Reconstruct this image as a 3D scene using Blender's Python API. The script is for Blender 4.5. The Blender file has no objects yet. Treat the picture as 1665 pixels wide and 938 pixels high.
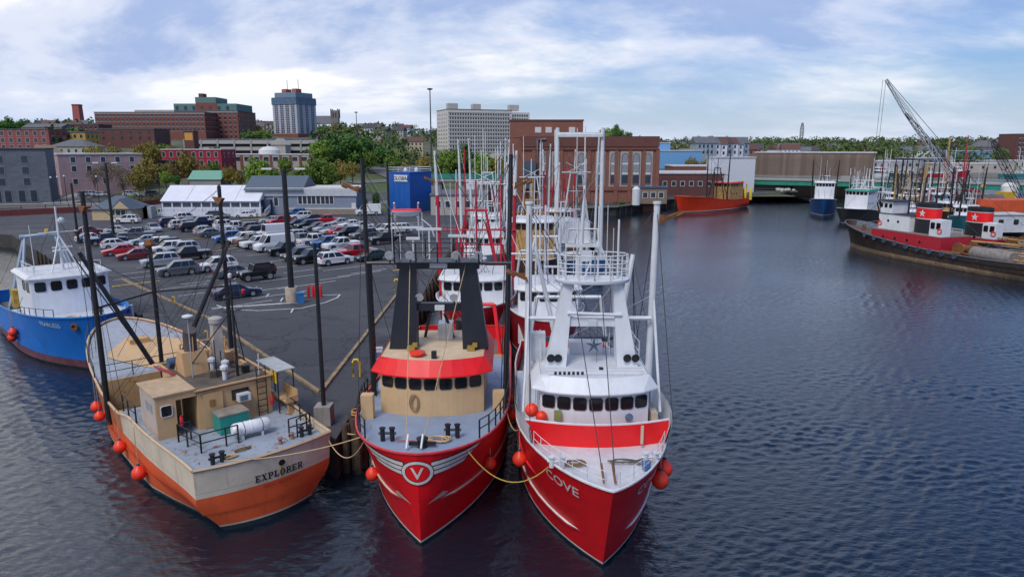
import bpy, bmesh, math, random
from mathutils import Vector, Matrix
R = math.radians
random.seed(7)
scene = bpy.context.scene
COL = scene.collection

# ------------------------------------------------------------------ camera, sky, sun, exposure
CAMZ = 17.6
FPX, HOR, CX, CY = 1133.0, 238.0, 832.5, 469.0
PITCH = math.atan((CY - HOR) / FPX)
cam = bpy.data.cameras.new('camera')
cam.sensor_width = 36.0
cam.lens = 36.0 * FPX / 1665.0
cam.clip_start = 0.5
cam.clip_end = 9000
camo = bpy.data.objects.new('camera', cam)
COL.objects.link(camo)
camo.location = (0, 0, CAMZ)
camo.rotation_euler = (R(90) - PITCH, 0, 0)
scene.camera = camo

SUN_ELEV, SUN_AZ = 52.0, 205.0          # azimuth measured clockwise from +Y
world = bpy.data.worlds.new('World')
scene.world = world
world.use_nodes = True
wn, wl = world.node_tree.nodes, world.node_tree.links
wn.clear()

def wnode(t, **k):
    n = wn.new(t)
    for a, b in k.items():
        setattr(n, a, b)
    return n

w_out = wnode('ShaderNodeOutputWorld')
w_bg = wnode('ShaderNodeBackground')
w_bg.inputs['Strength'].default_value = 0.09
sky = wnode('ShaderNodeTexSky', sky_type='NISHITA')
sky.sun_disc = False
sky.sun_elevation = R(SUN_ELEV)
sky.sun_rotation = R(SUN_AZ)
sky.air_density = 1.3
sky.dust_density = 0.6
sky.ozone_density = 2.2
w_tc = wnode('ShaderNodeTexCoord')
w_sep = wnode('ShaderNodeSeparateXYZ')
wl.new(w_tc.outputs['Generated'], w_sep.inputs[0])

def wmath(op, a, b=None, clamp=False):
    n = wnode('ShaderNodeMath', operation=op)
    n.use_clamp = clamp
    for i, v in enumerate((a, b)):
        if v is None:
            continue
        if isinstance(v, (int, float)):
            n.inputs[i].default_value = v
        else:
            wl.new(v, n.inputs[i])
    return n.outputs[0]

zz = wmath('ADD', wmath('MAXIMUM', w_sep.outputs[2], 0.0), 0.3)
w_cmb = wnode('ShaderNodeCombineXYZ')
wl.new(wmath('DIVIDE', w_sep.outputs[0], zz), w_cmb.inputs[0])
wl.new(wmath('DIVIDE', w_sep.outputs[1], zz), w_cmb.inputs[1])

def wnoise(scale, detail, rough, loc, sc=(1, 1, 1)):
    m = wnode('ShaderNodeMapping')
    m.inputs['Location'].default_value = loc
    m.inputs['Scale'].default_value = sc
    wl.new(w_cmb.outputs[0], m.inputs[0])
    n = wnode('ShaderNodeTexNoise')
    n.inputs['Scale'].default_value = scale
    n.inputs['Detail'].default_value = detail
    n.inputs['Roughness'].default_value = rough
    n.inputs['Distortion'].default_value = 0.25
    wl.new(m.outputs[0], n.inputs['Vector'])
    return n.outputs['Fac']

def wramp(fac, stops):
    r = wnode('ShaderNodeValToRGB')
    el = r.color_ramp.elements
    while len(el) < len(stops):
        el.new(0.5)
    for e, (p, c) in zip(el, stops):
        e.position = p
        e.color = (c[0], c[1], c[2], 1)
    r.color_ramp.interpolation = 'EASE'
    wl.new(fac, r.inputs[0])
    return r.outputs[0]

SKY_LOC = (-15.678, 9.936, 0)
cover_n = wmath('ADD', wmath('MULTIPLY', wnoise(0.5, 3, 0.5, SKY_LOC, (0.75, 1.0, 1)), 0.62), wmath('MULTIPLY', wnoise(1.9, 8, 0.6, (11.889, 14.388, 0), (0.6, 1, 1)), 0.38))
# the cover thins out towards the east (+x)
cover_n = wmath('SUBTRACT', cover_n, wmath('MULTIPLY', w_sep.outputs[0], 0.11))
cover = wramp(cover_n, [(0.39, (0.05, 0.05, 0.05)), (0.53, (1, 1, 1))])
shade = wramp(wnoise(1.1, 7, 0.58, (-18.535, 17.832, 0), (0.7, 1, 1)), [(0.4, (3.0, 3.9, 6.1)), (0.5, (5.7, 6.15, 7.35)), (0.59, (8.4, 8.3, 8.3))])
hz = wramp(wmath('MAXIMUM', w_sep.outputs[2], 0.0), [(0.0, (1, 1, 1)), (0.12, (0, 0, 0))])
mixc = wnode('ShaderNodeMix', data_type='RGBA')
wl.new(cover, mixc.inputs[0])
skyb = wnode('ShaderNodeMix', data_type='RGBA', blend_type='MULTIPLY')
skyb.inputs[0].default_value = 1.0
skyb.inputs[7].default_value = (0.4, 0.55, 0.88, 1)
wl.new(sky.outputs[0], skyb.inputs[6])
wl.new(skyb.outputs[2], mixc.inputs[6])
wl.new(shade, mixc.inputs[7])
mixh = wnode('ShaderNodeMix', data_type='RGBA')
wl.new(wmath('MULTIPLY', hz, 0.62), mixh.inputs[0])
wl.new(mixc.outputs[2], mixh.inputs[6])
mixh.inputs[7].default_value = (4.6, 5.4, 7.0, 1)
wl.new(mixh.outputs[2], w_bg.inputs['Color'])
wl.new(w_bg.outputs[0], w_out.inputs[0])

sun = bpy.data.lights.new('sun', 'SUN')
sun.energy = 1.3
sun.angle = R(18)
sun.color = (1.0, 0.95, 0.88)
suno = bpy.data.objects.new('sun', sun)
COL.objects.link(suno)
az, el = R(SUN_AZ), R(SUN_ELEV)
sdir = Vector((math.sin(az) * math.cos(el), math.cos(az) * math.cos(el), math.sin(el)))
suno.rotation_euler = sdir.to_track_quat('Z', 'Y').to_euler()

scene.view_settings.view_transform = 'Standard'
scene.view_settings.look = 'None'
scene.view_settings.gamma = 1.0
scene.view_settings.exposure = 0.55
scene.view_settings.use_curve_mapping = False
scene.render.engine = 'CYCLES'
scene.cycles.use_denoising = True
scene.cycles.max_bounces = 6
scene.cycles.caustics_reflective = False
scene.cycles.caustics_refractive = False

# ------------------------------------------------------------------ layout helpers: survey points read off the photograph
def ray(px, py):
    x, y = (px - CX) / FPX, -(py - CY) / FPX
    return Vector((x, math.cos(PITCH) + y * math.sin(PITCH), -math.sin(PITCH) + y * math.cos(PITCH)))

LOT = 2.3
def G(px, py, z=LOT):
    r = ray(px, py)
    return Vector((0, 0, CAMZ)) + r * ((z - CAMZ) / r.z)

def at(px, py, Y):
    r = ray(px, py)
    return Vector((0, 0, CAMZ)) + r * (Y / r.y)

# ------------------------------------------------------------------ materials
MATS = {}
def newmat(name):
    m = bpy.data.materials.new(name)
    m.use_nodes = True
    nt = m.node_tree
    return m, nt.nodes, nt.links, nt.nodes['Principled BSDF']

def coords(n, l, sc=(1, 1, 1), kind='Object'):
    tc = n.new('ShaderNodeTexCoord')
    mp = n.new('ShaderNodeMapping')
    mp.inputs['Scale'].default_value = sc
    l.new(tc.outputs[kind], mp.inputs[0])
    return mp.outputs[0]

def noise(n, l, vec, scale, detail=4, rough=0.55, dist=0.0):
    t = n.new('ShaderNodeTexNoise')
    t.inputs['Scale'].default_value = scale
    t.inputs['Detail'].default_value = detail
    t.inputs['Roughness'].default_value = rough
    t.inputs['Distortion'].default_value = dist
    l.new(vec, t.inputs['Vector'])
    return t.outputs['Fac']

def ramp(n, l, fac, stops):
    r = n.new('ShaderNodeValToRGB')
    e = r.color_ramp.elements
    while len(e) < len(stops):
        e.new(0.5)
    for q, (p, c) in zip(e, stops):
        q.position = p
        q.color = (c, c, c, 1) if isinstance(c, (int, float)) else (c[0], c[1], c[2], 1)
    l.new(fac, r.inputs[0])
    return r.outputs[0]

def mix(n, l, fac, a, b, mode='MIX'):
    m = n.new('ShaderNodeMix')
    m.data_type = 'RGBA'
    m.blend_type = mode
    for i, v in ((0, fac), (6, a), (7, b)):
        if isinstance(v, (int, float)):
            m.inputs[i].default_value = v
        elif isinstance(v, (tuple, list)):
            m.inputs[i].default_value = (v[0], v[1], v[2], 1)
        else:
            l.new(v, m.inputs[i])
    return m.outputs[2]

def mat(name, col=None, rough=0.55, metal=0.0, var=0.12, scale=2.0, rust=0.0, streak=0.0, bump=0.0, bscale=20, world=False):
    """painted / plain surface with uneven tone, optional rust patches and dirt runs"""
    if name in MATS:
        return MATS[name]
    m, n, l, b = newmat(name)
    kind = 'Object'
    v = coords(n, l, (1, 1, 1), kind)
    f = noise(n, l, v, scale, 5, 0.6)
    c = mix(n, l, ramp(n, l, f, [(0.3, 0.0), (0.7, 1.0)]), tuple(x * (1 - var) for x in col), tuple(min(1, x * (1 + var)) for x in col))
    if streak:
        sv = coords(n, l, (1.6, 1.6, 0.16), kind)
        sf = ramp(n, l, noise(n, l, sv, 2.4, 6, 0.65), [(0.5, 0.0), (0.74, 1.0)])
        sm = n.new('ShaderNodeMath'); sm.operation = 'MULTIPLY'
        l.new(sf, sm.inputs[0]); sm.inputs[1].default_value = streak
        c = mix(n, l, sm.outputs[0], c, (0.16, 0.1, 0.06))
    if rust:
        rf = ramp(n, l, noise(n, l, v, 1.7, 8, 0.7, 0.4), [(0.66 - rust * 0.25, 0.0), (0.72 - rust * 0.2, 1.0)])
        c = mix(n, l, rf, c, mix(n, l, f, (0.14, 0.045, 0.018), (0.3, 0.12, 0.04)))
    l.new(c, b.inputs['Base Color'])
    b.inputs['Roughness'].default_value = rough
    b.inputs['Metallic'].default_value = metal
    rr = n.new('ShaderNodeMapRange')
    rr.inputs[3].default_value = max(0.05, rough - 0.1); rr.inputs[4].default_value = min(1, rough + 0.12)
    l.new(f, rr.inputs[0]); l.new(rr.outputs[0], b.inputs['Roughness'])
    if bump:
        bp = n.new('ShaderNodeBump')
        bp.inputs['Strength'].default_value = bump
        bp.inputs['Distance'].default_value = 0.05
        l.new(noise(n, l, v, bscale, 3), bp.inputs['Height'])
        l.new(bp.outputs[0], b.inputs['Normal'])
    MATS[name] = m
    return m

def plated(name, col, rust=0.1, scuff=0.5, rough=0.38):
    """ship plating: hull paint with weld seams, dents, scuffs and rust weeping down from the seams"""
    m, n, l, b = newmat(name)
    v = coords(n, l)
    f = noise(n, l, v, 0.7, 5, 0.6)
    c = mix(n, l, ramp(n, l, f, [(0.3, 0.0), (0.7, 1.0)]), tuple(x * 0.84 for x in col), tuple(min(1, x * 1.12) for x in col))
    br = n.new('ShaderNodeTexBrick')
    sp = n.new('ShaderNodeSeparateXYZ'); l.new(v, sp.inputs[0])
    cb = n.new('ShaderNodeCombineXYZ'); l.new(sp.outputs[0], cb.inputs[0]); l.new(sp.outputs[2], cb.inputs[1])
    l.new(cb.outputs[0], br.inputs['Vector'])
    br.inputs['Scale'].default_value = 1.0; br.inputs['Brick Width'].default_value = 2.6; br.inputs['Row Height'].default_value = 1.15; br.inputs['Mortar Size'].default_value = 0.012
    br.inputs['Color1'].default_value = (0, 0, 0, 1); br.inputs['Color2'].default_value = (0, 0, 0, 1); br.inputs['Mortar'].default_value = (1, 1, 1, 1)
    seam = n.new('ShaderNodeMath'); seam.operation = 'MULTIPLY'; l.new(br.outputs['Color'], seam.inputs[0]); seam.inputs[1].default_value = 0.6
    c = mix(n, l, seam.outputs[0], c, tuple(x * 0.45 for x in col))
    # vertical dirty runs
    sf = ramp(n, l, noise(n, l, coords(n, l, (2.2, 2.2, 0.14)), 2.2, 6, 0.65), [(0.54, 0.0), (0.76, 0.5)])
    c = mix(n, l, sf, c, tuple(x * 0.45 + 0.015 for x in col))
    # pale rubbed scuffs
    cf = ramp(n, l, noise(n, l, coords(n, l, (0.6, 0.6, 2.2)), 2.6, 7, 0.7, 0.3), [(0.62, 0.0), (0.72, scuff)])
    c = mix(n, l, cf, c, tuple(min(1, x * 0.8 + 0.09) for x in col))
    rf = ramp(n, l, noise(n, l, coords(n, l, (1.3, 1.3, 0.5)), 1.9, 9, 0.72, 0.5), [(0.68 - rust * 0.2, 0.0), (0.74 - rust * 0.15, 0.85)])
    c = mix(n, l, rf, c, (0.17, 0.06, 0.025))
    l.new(c, b.inputs['Base Color'])
    rr = n.new('ShaderNodeMapRange'); rr.inputs[3].default_value = rough - 0.12; rr.inputs[4].default_value = rough + 0.22
    l.new(noise(n, l, v, 1.6, 5), rr.inputs[0]); l.new(rr.outputs[0], b.inputs['Roughness'])
    bp = n.new('ShaderNodeBump'); bp.inputs['Strength'].default_value = 0.3; bp.inputs['Distance'].default_value = 0.06
    ad = n.new('ShaderNodeMath'); ad.operation = 'SUBTRACT'; l.new(noise(n, l, v, 1.3, 2), ad.inputs[0]); l.new(seam.outputs[0], ad.inputs[1])
    l.new(ad.outputs[0], bp.inputs['Height']); l.new(bp.outputs[0], b.inputs['Normal'])
    MATS[name] = m
    return m

def glassy(name, col=(0.02, 0.025, 0.03), rough=0.08):
    if name in MATS:
        return MATS[name]
    m, n, l, b = newmat(name)
    v = coords(n, l)
    f = noise(n, l, v, 0.9, 2)
    l.new(mix(n, l, f, tuple(c * 0.5 for c in col), tuple(c * 1.6 for c in col)), b.inputs['Base Color'])
    b.inputs['Roughness'].default_value = rough
    b.inputs['IOR'].default_value = 1.5
    MATS[name] = m
    return m

def brickmat(name, c1, c2, mortar, bw=0.5, bh=0.16, rough=0.85, ms=0.012, soot=0.3):
    if name in MATS:
        return MATS[name]
    m, n, l, b = newmat(name)
    tc = n.new('ShaderNodeTexCoord')
    sp = n.new('ShaderNodeSeparateXYZ'); l.new(tc.outputs['Object'], sp.inputs[0])
    ad = n.new('ShaderNodeMath'); l.new(sp.outputs[0], ad.inputs[0]); l.new(sp.outputs[1], ad.inputs[1])
    cb = n.new('ShaderNodeCombineXYZ'); l.new(ad.outputs[0], cb.inputs[0]); l.new(sp.outputs[2], cb.inputs[1])
    br = n.new('ShaderNodeTexBrick')
    br.inputs['Color1'].default_value = (*c1, 1); br.inputs['Color2'].default_value = (*c2, 1); br.inputs['Mortar'].default_value = (*mortar, 1)
    br.inputs['Scale'].default_value = 1.0
    br.inputs['Brick Width'].default_value = bw; br.inputs['Row Height'].default_value = bh; br.inputs['Mortar Size'].default_value = ms
    l.new(cb.outputs[0], br.inputs['Vector'])
    f = noise(n, l, coords(n, l), 0.25, 6, 0.65)
    c = mix(n, l, ramp(n, l, f, [(0.42, 0.0), (0.75, soot)]), br.outputs[0], tuple(x * 0.4 for x in c1))
    l.new(c, b.inputs['Base Color'])
    b.inputs['Roughness'].default_value = rough
    MATS[name] = m
    return m

# ------------------------------------------------------------------ mesh building
class MB:
    def __init__(s):
        s.v, s.f = [], []
    def add(s, vs, fs):
        o = len(s.v)
        s.v += [tuple(q) for q in vs]
        s.f += [tuple(i + o for i in f) for f in fs]
        return s
    def box(s, x0, x1, y0, y1, z0, z1):
        return s.add([(x0, y0, z0), (x1, y0, z0), (x1, y1, z0), (x0, y1, z0), (x0, y0, z1), (x1, y0, z1), (x1, y1, z1), (x0, y1, z1)],
                     [(0, 3, 2, 1), (4, 5, 6, 7), (0, 1, 5, 4), (1, 2, 6, 5), (2, 3, 7, 6), (3, 0, 4, 7)])
    def cbox(s, c, sx, sy, sz):
        return s.box(c[0] - sx / 2, c[0] + sx / 2, c[1] - sy / 2, c[1] + sy / 2, c[2] - sz / 2, c[2] + sz / 2)
    def ring(s, rings, close=True, cap=True):
        n = len(rings[0])
        o = len(s.v)
        for r in rings:
            s.v += [tuple(q) for q in r]
        m = n if close else n - 1
        for i in range(len(rings) - 1):
            for j in range(m):
                a, b = o + i * n + j, o + i * n + (j + 1) % n
                s.f.append((a, b, b + n, a + n))
        if cap and close:
            s.f.append(tuple(o + j for j in reversed(range(n))))
            s.f.append(tuple(o + (len(rings) - 1) * n + j for j in range(n)))
        return s
    def bar(s, p, q, r, r2=None, n=6):
        return s.tube([p, q], r, n, r2)
    def tube(s, pts, r, n=5, r2=None):
        pts = [Vector(p) for p in pts]
        rings = []
        k = len(pts)
        for i, p in enumerate(pts):
            d = (pts[min(i + 1, k - 1)] - pts[max(i - 1, 0)])
            if d.length < 1e-6:
                d = Vector((0, 0, 1))
            d.normalize()
            u = d.cross(Vector((0, 0, 1)))
            if u.length < 1e-3:
                u = d.cross(Vector((1, 0, 0)))
            u.normalize()
            w = d.cross(u)
            rr = r if r2 is None else r + (r2 - r) * i / (k - 1)
            rings.append([p + (u * math.cos(2 * math.pi * j / n) + w * math.sin(2 * math.pi * j / n)) * rr for j in range(n)])
        return s.ring(rings)
    def beam(s, p, q, w, h, side=(0, 1, 0)):
        """rectangular bar p->q; w across along `side`, h across the other way"""
        p, q = Vector(p), Vector(q)
        d = (q - p).normalized()
        u = Vector(side); u = (u - d * u.dot(d)).normalized()
        t = d.cross(u)
        return s.ring([[c + u * (a * w / 2) + t * (b * h / 2) for a, b in ((-1, -1), (1, -1), (1, 1), (-1, 1))] for c in (p, q)])
    def lathe(s, prof, c=(0, 0, 0), n=12, axis=(0, 0, 1)):
        ax = Vector(axis).normalized()
        u = ax.cross(Vector((1, 0, 0)))
        if u.length < 1e-3:
            u = ax.cross(Vector((0, 1, 0)))
        u.normalize(); w = ax.cross(u); c = Vector(c)
        return s.ring([[c + ax * z + (u * math.cos(2 * math.pi * j / n) + w * math.sin(2 * math.pi * j / n)) * max(r, 1e-4) for j in range(n)] for r, z in prof])
    def ball(s, c, r, n=10, sq=1.0):
        return s.lathe([(r * math.sin(math.pi * i / 6), -r * sq * math.cos(math.pi * i / 6)) for i in range(7)], c, n)
    def prism(s, poly, z0, z1):
        return s.ring([[(p[0], p[1], z0) for p in poly], [(p[0], p[1], z1) for p in poly]])
    def extr(s, poly, vec):
        vec = Vector(vec)
        return s.ring([[Vector(p) for p in poly], [Vector(p) + vec for p in poly]])
    def quad(s, *p):
        return s.add(p, [tuple(range(len(p)))])
    def mesh(s, name, mt=None, smooth=None):
        me = bpy.data.meshes.new(name)
        me.from_pydata(s.v, [], s.f)
        if mt:
            me.materials.append(mt)
        if smooth:
            me.polygons.foreach_set('use_smooth', [True] * len(me.polygons))
            me.set_sharp_from_angle(angle=R(smooth))
        me.update()
        return me
    def build(s, name, mt, parent=None, smooth=None, fix=False):
        me = s.mesh(name, mt, smooth)
        if fix:
            bm = bmesh.new(); bm.from_mesh(me)
            bmesh.ops.recalc_face_normals(bm, faces=bm.faces)
            bm.to_mesh(me); bm.free()
        return link(name, me, parent)

def link(name, me, parent=None):
    o = bpy.data.objects.new(name, me)
    COL.objects.link(o)
    if parent is not None:
        o.parent = parent
    return o

def tag(o, label=None, cat=None, group=None, kind=None):
    if label: o['label'] = label
    if cat: o['category'] = cat
    if group: o['group'] = group
    if kind: o['kind'] = kind
    return o

def thing(name, label, cat, loc=(0, 0, 0), rz=0.0, group=None):
    o = bpy.data.objects.new(name, None)
    o.empty_display_size = 0.3
    COL.objects.link(o)
    o.location = loc
    o.rotation_euler = (0, 0, rz)
    return tag(o, label, cat, group)

def struct(o):
    o['kind'] = 'structure'
    return o

_txt = {}
def text_mesh(body, bold=0.0):
    """flat outline letters: list of verts (x,y) height about 1, faces"""
    k = (body, bold)
    if k not in _txt:
        cu = bpy.data.curves.new('lettering', 'FONT')
        cu.body = body
        cu.align_x = 'CENTER'
        cu.offset = bold
        cu.resolution_u = 3
        o = bpy.data.objects.new('lettering', cu)
        COL.objects.link(o)
        dg = bpy.context.evaluated_depsgraph_get()
        dg.update()
        me = o.evaluated_get(dg).to_mesh()
        vs = [(v.co.x / 0.7, v.co.y / 0.7) for v in me.vertices]
        fs = [tuple(p.vertices) for p in me.polygons]
        o.evaluated_get(dg).to_mesh_clear()
        bpy.data.objects.remove(o)
        bpy.data.curves.remove(cu)
        _txt[k] = (vs, fs)
    return _txt[k]

def lettering(body, mapf, mt, parent, size, bold=0.0, width=1.0, name='lettering', slant=0.0):
    """mapf(u, v) -> surface point; u, v in metres centred on the word"""
    vs, fs = text_mesh(body, bold)
    b = MB()
    b.add([mapf((x + slant * y) * size * width, (y - 0.5) * size) for x, y in vs], fs)
    return b.build(name, mt, parent)

def wire(name, pts, r, mt, parent=None, n=4):
    return MB().tube(pts, r, n).build(name, mt, parent, 60)

def sag(p, q, d, k=10):
    p, q = Vector(p), Vector(q)
    return [p.lerp(q, i / k) - Vector((0, 0, d * 4 * (i / k) * (1 - i / k))) for i in range(k + 1)]
# ================================================================== the setting: water, terrain, pier
def interp(x, xs, ys):
    if x <= xs[0]: return ys[0]
    for i in range(1, len(xs)):
        if x <= xs[i]:
            t = (x - xs[i - 1]) / (xs[i] - xs[i - 1])
            return ys[i - 1] + t * (ys[i] - ys[i - 1])
    return ys[-1]

def smooth01(t):
    t = max(0.0, min(1.0, t))
    return t * t * (3 - 2 * t)

def hillz(x, y):
    hl = interp(y, [205, 232, 290, 350, 480, 560, 800, 1500, 2600], [2.2, 2.6, 8.0, 12.5, 20.5, 24.5, 33, 40, 44])
    hr = interp(y, [205, 300, 430, 600, 900, 1500, 2600], [2.2, 2.6, 4.5, 9, 17, 27, 34])
    k = smooth01((x + 130) / 150)
    z = hl * (1 - k) + hr * k
    if x < -150:
        z += smooth01((-150 - x) / 120) * 3.0 * smooth01((y - 215) / 60)
    if x > 92 and y < 470:                      # the upper harbour behind the bridge
        w = smooth01((x - 92) / 14) * (1 - smooth01((y - 425) / 14))
        z = z * (1 - w) - 3.0 * w
    return z

# --- water
m, n, l, b = newmat('water')
b.inputs['Base Color'].default_value = (0.006, 0.013, 0.025, 1)
b.inputs['Roughness'].default_value = 0.04
b.inputs['IOR'].default_value = 1.72
v = coords(n, l, (1, 1, 1))
vs_ = coords(n, l, (0.5, 1.2, 1))
h3 = noise(n, l, vs_, 4.5, 4, 0.6, 0.5)
calm = ramp(n, l, noise(n, l, v, 0.02, 3, 0.5, 0.5), [(0.36, 0.5), (0.6, 1.1)])
bp1 = n.new('ShaderNodeBump'); bp1.inputs['Strength'].default_value = 0.5; bp1.inputs['Distance'].default_value = 0.1
mm = n.new('ShaderNodeMath'); mm.operation = 'MULTIPLY'
l.new(h3, mm.inputs[0]); l.new(calm, mm.inputs[1]); l.new(mm.outputs[0], bp1.inputs['Height'])
nrm = bp1.outputs[0]
l.new(nrm, b.inputs['Normal'])
MATS['water'] = m
import numpy as np
def water_sheet():
    """wind waves as real geometry: a sheet whose mesh is finer near the pier, plus flat water all round and beyond"""
    rs = np.random.RandomState(11)
    rows = 12.0 * np.exp(np.arange(0, 800) * 0.0039)
    cols = np.linspace(-1.0, 1.0, 820)
    Y = np.repeat(rows[:, None], len(cols), 1)
    X = cols[None, :] * Y
    cell = np.maximum(0.0039 * Y, 2.0 / 820 * Y)
    Z = np.zeros_like(X)
    # wind patches: slow modulation of the wave height
    pat = np.zeros_like(X)
    for i in range(7):
        a = rs.uniform(0, 2 * np.pi); k = 2 * np.pi / rs.uniform(14, 70)
        pat += np.sin(k * (X * np.cos(a) + Y * np.sin(a)) + rs.uniform(0, 6.28))
    pat = 0.4 + 0.8 / (1 + np.exp(-pat * 1.2))
    for i in range(64):
        lam = 0.18 * (1.25 / 0.18) ** (i / 63.0)
        a = np.pi / 2 + 0.35 + rs.normal(0, 0.7)
        k = 2 * np.pi / lam
        amp = 0.0058 * lam ** 0.98
        ph = k * (X * np.cos(a) + Y * np.sin(a)) + rs.uniform(0, 6.28) + 0.8 * np.sin(0.11 * X * rs.uniform(0.5, 1.5) + 0.13 * Y + rs.uniform(0, 6))
        wgt = np.clip((lam / cell - 2.0) / 1.5, 0, 1)
        Z += amp * wgt * (np.exp(np.sin(ph)) - 1.266)
    Z *= pat
    nr, nc = X.shape
    co = np.stack([X, Y, Z], -1).reshape(-1, 3)
    idx = np.arange(nr * nc).reshape(nr, nc)
    q = np.stack([idx[:-1, :-1], idx[:-1, 1:], idx[1:, 1:], idx[1:, :-1]], -1).reshape(-1, 4)
    y0, y1 = rows[0], rows[-1]
    # flat water outside the waved sheet, meeting its border
    ex = np.array([(-2500, -300, 0), (2500, -300, 0), (2500, 3000, 0), (-2500, 3000, 0), (-y0, y0, -0.02), (y0, y0, -0.02), (y1, y1, -0.02), (-y1, y1, -0.02)], float)
    o = nr * nc
    co = np.concatenate([co, ex]); eq = np.array([(0, 1, 5, 4), (1, 2, 6, 5), (2, 3, 7, 6), (3, 0, 4, 7)]) + o
    q = np.concatenate([q, eq])
    me = bpy.data.meshes.new('water')
    me.vertices.add(len(co)); me.vertices.foreach_set('co', co.ravel())
    me.loops.add(q.size); me.loops.foreach_set('vertex_index', q.ravel().astype(np.int32))
    me.polygons.add(len(q)); me.polygons.foreach_set('loop_start', np.arange(0, q.size, 4, dtype=np.int32)); me.polygons.foreach_set('loop_total', np.full(len(q), 4, np.int32))
    me.polygons.foreach_set('use_smooth', np.ones(len(q), bool))
    me.update(calc_edges=True); me.validate()
    me.materials.append(MATS['water'])
    return link('water', me)
struct(water_sheet())

# --- terrain of the town hill and the far shore
m, n, l, b = newmat('hillside')
v = coords(n, l)
c = mix(n, l, ramp(n, l, noise(n, l, v, 0.05, 6, 0.6), [(0.4, 0.0), (0.6, 1.0)]), (0.06, 0.1, 0.025), (0.15, 0.14, 0.11))
c = mix(n, l, ramp(n, l, noise(n, l, v, 0.3, 5), [(0.45, 0.0), (0.7, 0.7)]), c, (0.05, 0.075, 0.02))
l.new(c, b.inputs['Base Color']); b.inputs['Roughness'].default_value = 0.95
MATS['hillside'] = m
xs = [-1500, -1000, -700, -550] + [-450 + 15 * i for i in range(64)] + [540, 640, 800, 1100, 1600]
ys = [222 + 12 * i for i in range(30)] + [600, 640, 680, 740, 800, 900, 1000, 1200, 1500, 2000, 2600]
tb = MB()
tb.ring([[(x, y, hillz(x, y) - (0.25 if y < 250 else 0)) for x in xs] for y in ys], close=False)
tb.f = [f[::-1] for f in tb.f]
struct(tb.build('terrain', m, None, 80))

# --- pier and town-side flat ground
asph, n, l, b = newmat('asphalt')
v = coords(n, l)
f1 = noise(n, l, v, 0.09, 5, 0.6)
f2 = noise(n, l, v, 9.0, 3, 0.6)
c = mix(n, l, ramp(n, l, f1, [(0.35, 0.0), (0.68, 1.0)]), (0.035, 0.038, 0.048), (0.063, 0.067, 0.08))
c = mix(n, l, ramp(n, l, f2, [(0.4, 0.0), (0.7, 0.35)]), c, (0.11, 0.11, 0.12))
vo = n.new('ShaderNodeTexVoronoi'); vo.feature = 'DISTANCE_TO_EDGE'; vo.inputs['Scale'].default_value = 0.17
wv = n.new('ShaderNodeVectorMath'); wv.operation = 'ADD'
nn = n.new('ShaderNodeTexNoise'); nn.inputs['Scale'].default_value = 0.5; nn.inputs['Detail'].default_value = 5
l.new(v, nn.inputs['Vector'])
sc_ = n.new('ShaderNodeVectorMath'); sc_.operation = 'SCALE'; sc_.inputs['Scale'].default_value = 3.4
l.new(nn.outputs['Color'], sc_.inputs[0]); l.new(v, wv.inputs[0]); l.new(sc_.outputs[0], wv.inputs[1]); l.new(wv.outputs[0], vo.inputs['Vector'])
cr = ramp(n, l, vo.outputs['Distance'], [(0.006, 1.0), (0.022, 0.0)])
gate = ramp(n, l, noise(n, l, v, 0.06, 2), [(0.42, 0.0), (0.5, 1.0)])
mm = n.new('ShaderNodeMath'); mm.operation = 'MULTIPLY'; l.new(cr, mm.inputs[0]); l.new(gate, mm.inputs[1])
c = mix(n, l, mm.outputs[0], c, (0.022, 0.022, 0.026))
c = mix(n, l, ramp(n, l, noise(n, l, v, 0.35, 4, 0.6), [(0.6, 0.0), (0.68, 0.6)]), c, (0.022, 0.022, 0.026))
c = mix(n, l, ramp(n, l, noise(n, l, coords(n, l, (0.04, 0.13, 1)), 1.0, 2), [(0.6, 0.0), (0.63, 0.5)]), c, (0.1, 0.1, 0.105))
l.new(c, b.inputs['Base Color']); b.inputs['Roughness'].default_value = 0.82
MATS['asphalt'] = asph

EDGE = [(-9.4, 34.8), (-9.4, 152), (-4, 166), (12, 176), (27, 181), (47, 208), (98, 242), (98, 262), (98, 300), (-420, 300), (-420, 160), (-135, 142), (-88, 122)]
concrete = mat('concrete', (0.3, 0.29, 0.27), 0.85, var=0.25, scale=0.8, streak=0.5, bump=0.3)
lot = MB()
lot.add([(x, y, LOT) for x, y in EDGE], [tuple(range(len(EDGE)))])
lot = struct(lot.build('parking_lot', asph))
qw = MB()
for i in (12, 0, 1, 2, 3, 4, 5, 6, 7, 11):
    p, q = EDGE[i], EDGE[(i + 1) % len(EDGE)]
    qw.quad((p[0], p[1], -1.5), (p[0], p[1], LOT - 0.004), (q[0], q[1], LOT - 0.004), (q[0], q[1], -1.5))
struct(qw.build('quay_wall', mat('quay_stone', (0.05, 0.045, 0.04), 0.9, var=0.4, scale=0.9, bump=0.4)))

# timber kerbs along the two quay edges
tan_t = mat('kerb_timber', (0.27, 0.2, 0.12), 0.9, var=0.4, scale=1.2)
def kerb(p, q, wd=0.26, ht=0.16, nm='kerb'):
    L = (Vector(q) - Vector(p)).length
    k = max(1, round(L / 6.5))
    for i in range(k):
        a = Vector(p).lerp(Vector(q), i / k); c = Vector(p).lerp(Vector(q), (i + 1) / k)
        d = (c - a).normalized() * 0.05
        o = MB().beam((*(a + d), LOT + ht / 2 + 0.002), (*(c - d), LOT + ht / 2 + 0.002), wd, ht, side=(-(c - a).y, (c - a).x, 0)).build(nm, tan_t, lot)
kerb((-12.1, 41.8), (-12.1, 106))
kerb((-12.1, 41.8), (-27.2, 61.0))
kerb((-27.2, 61.0), (-46, 80.5))
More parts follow.
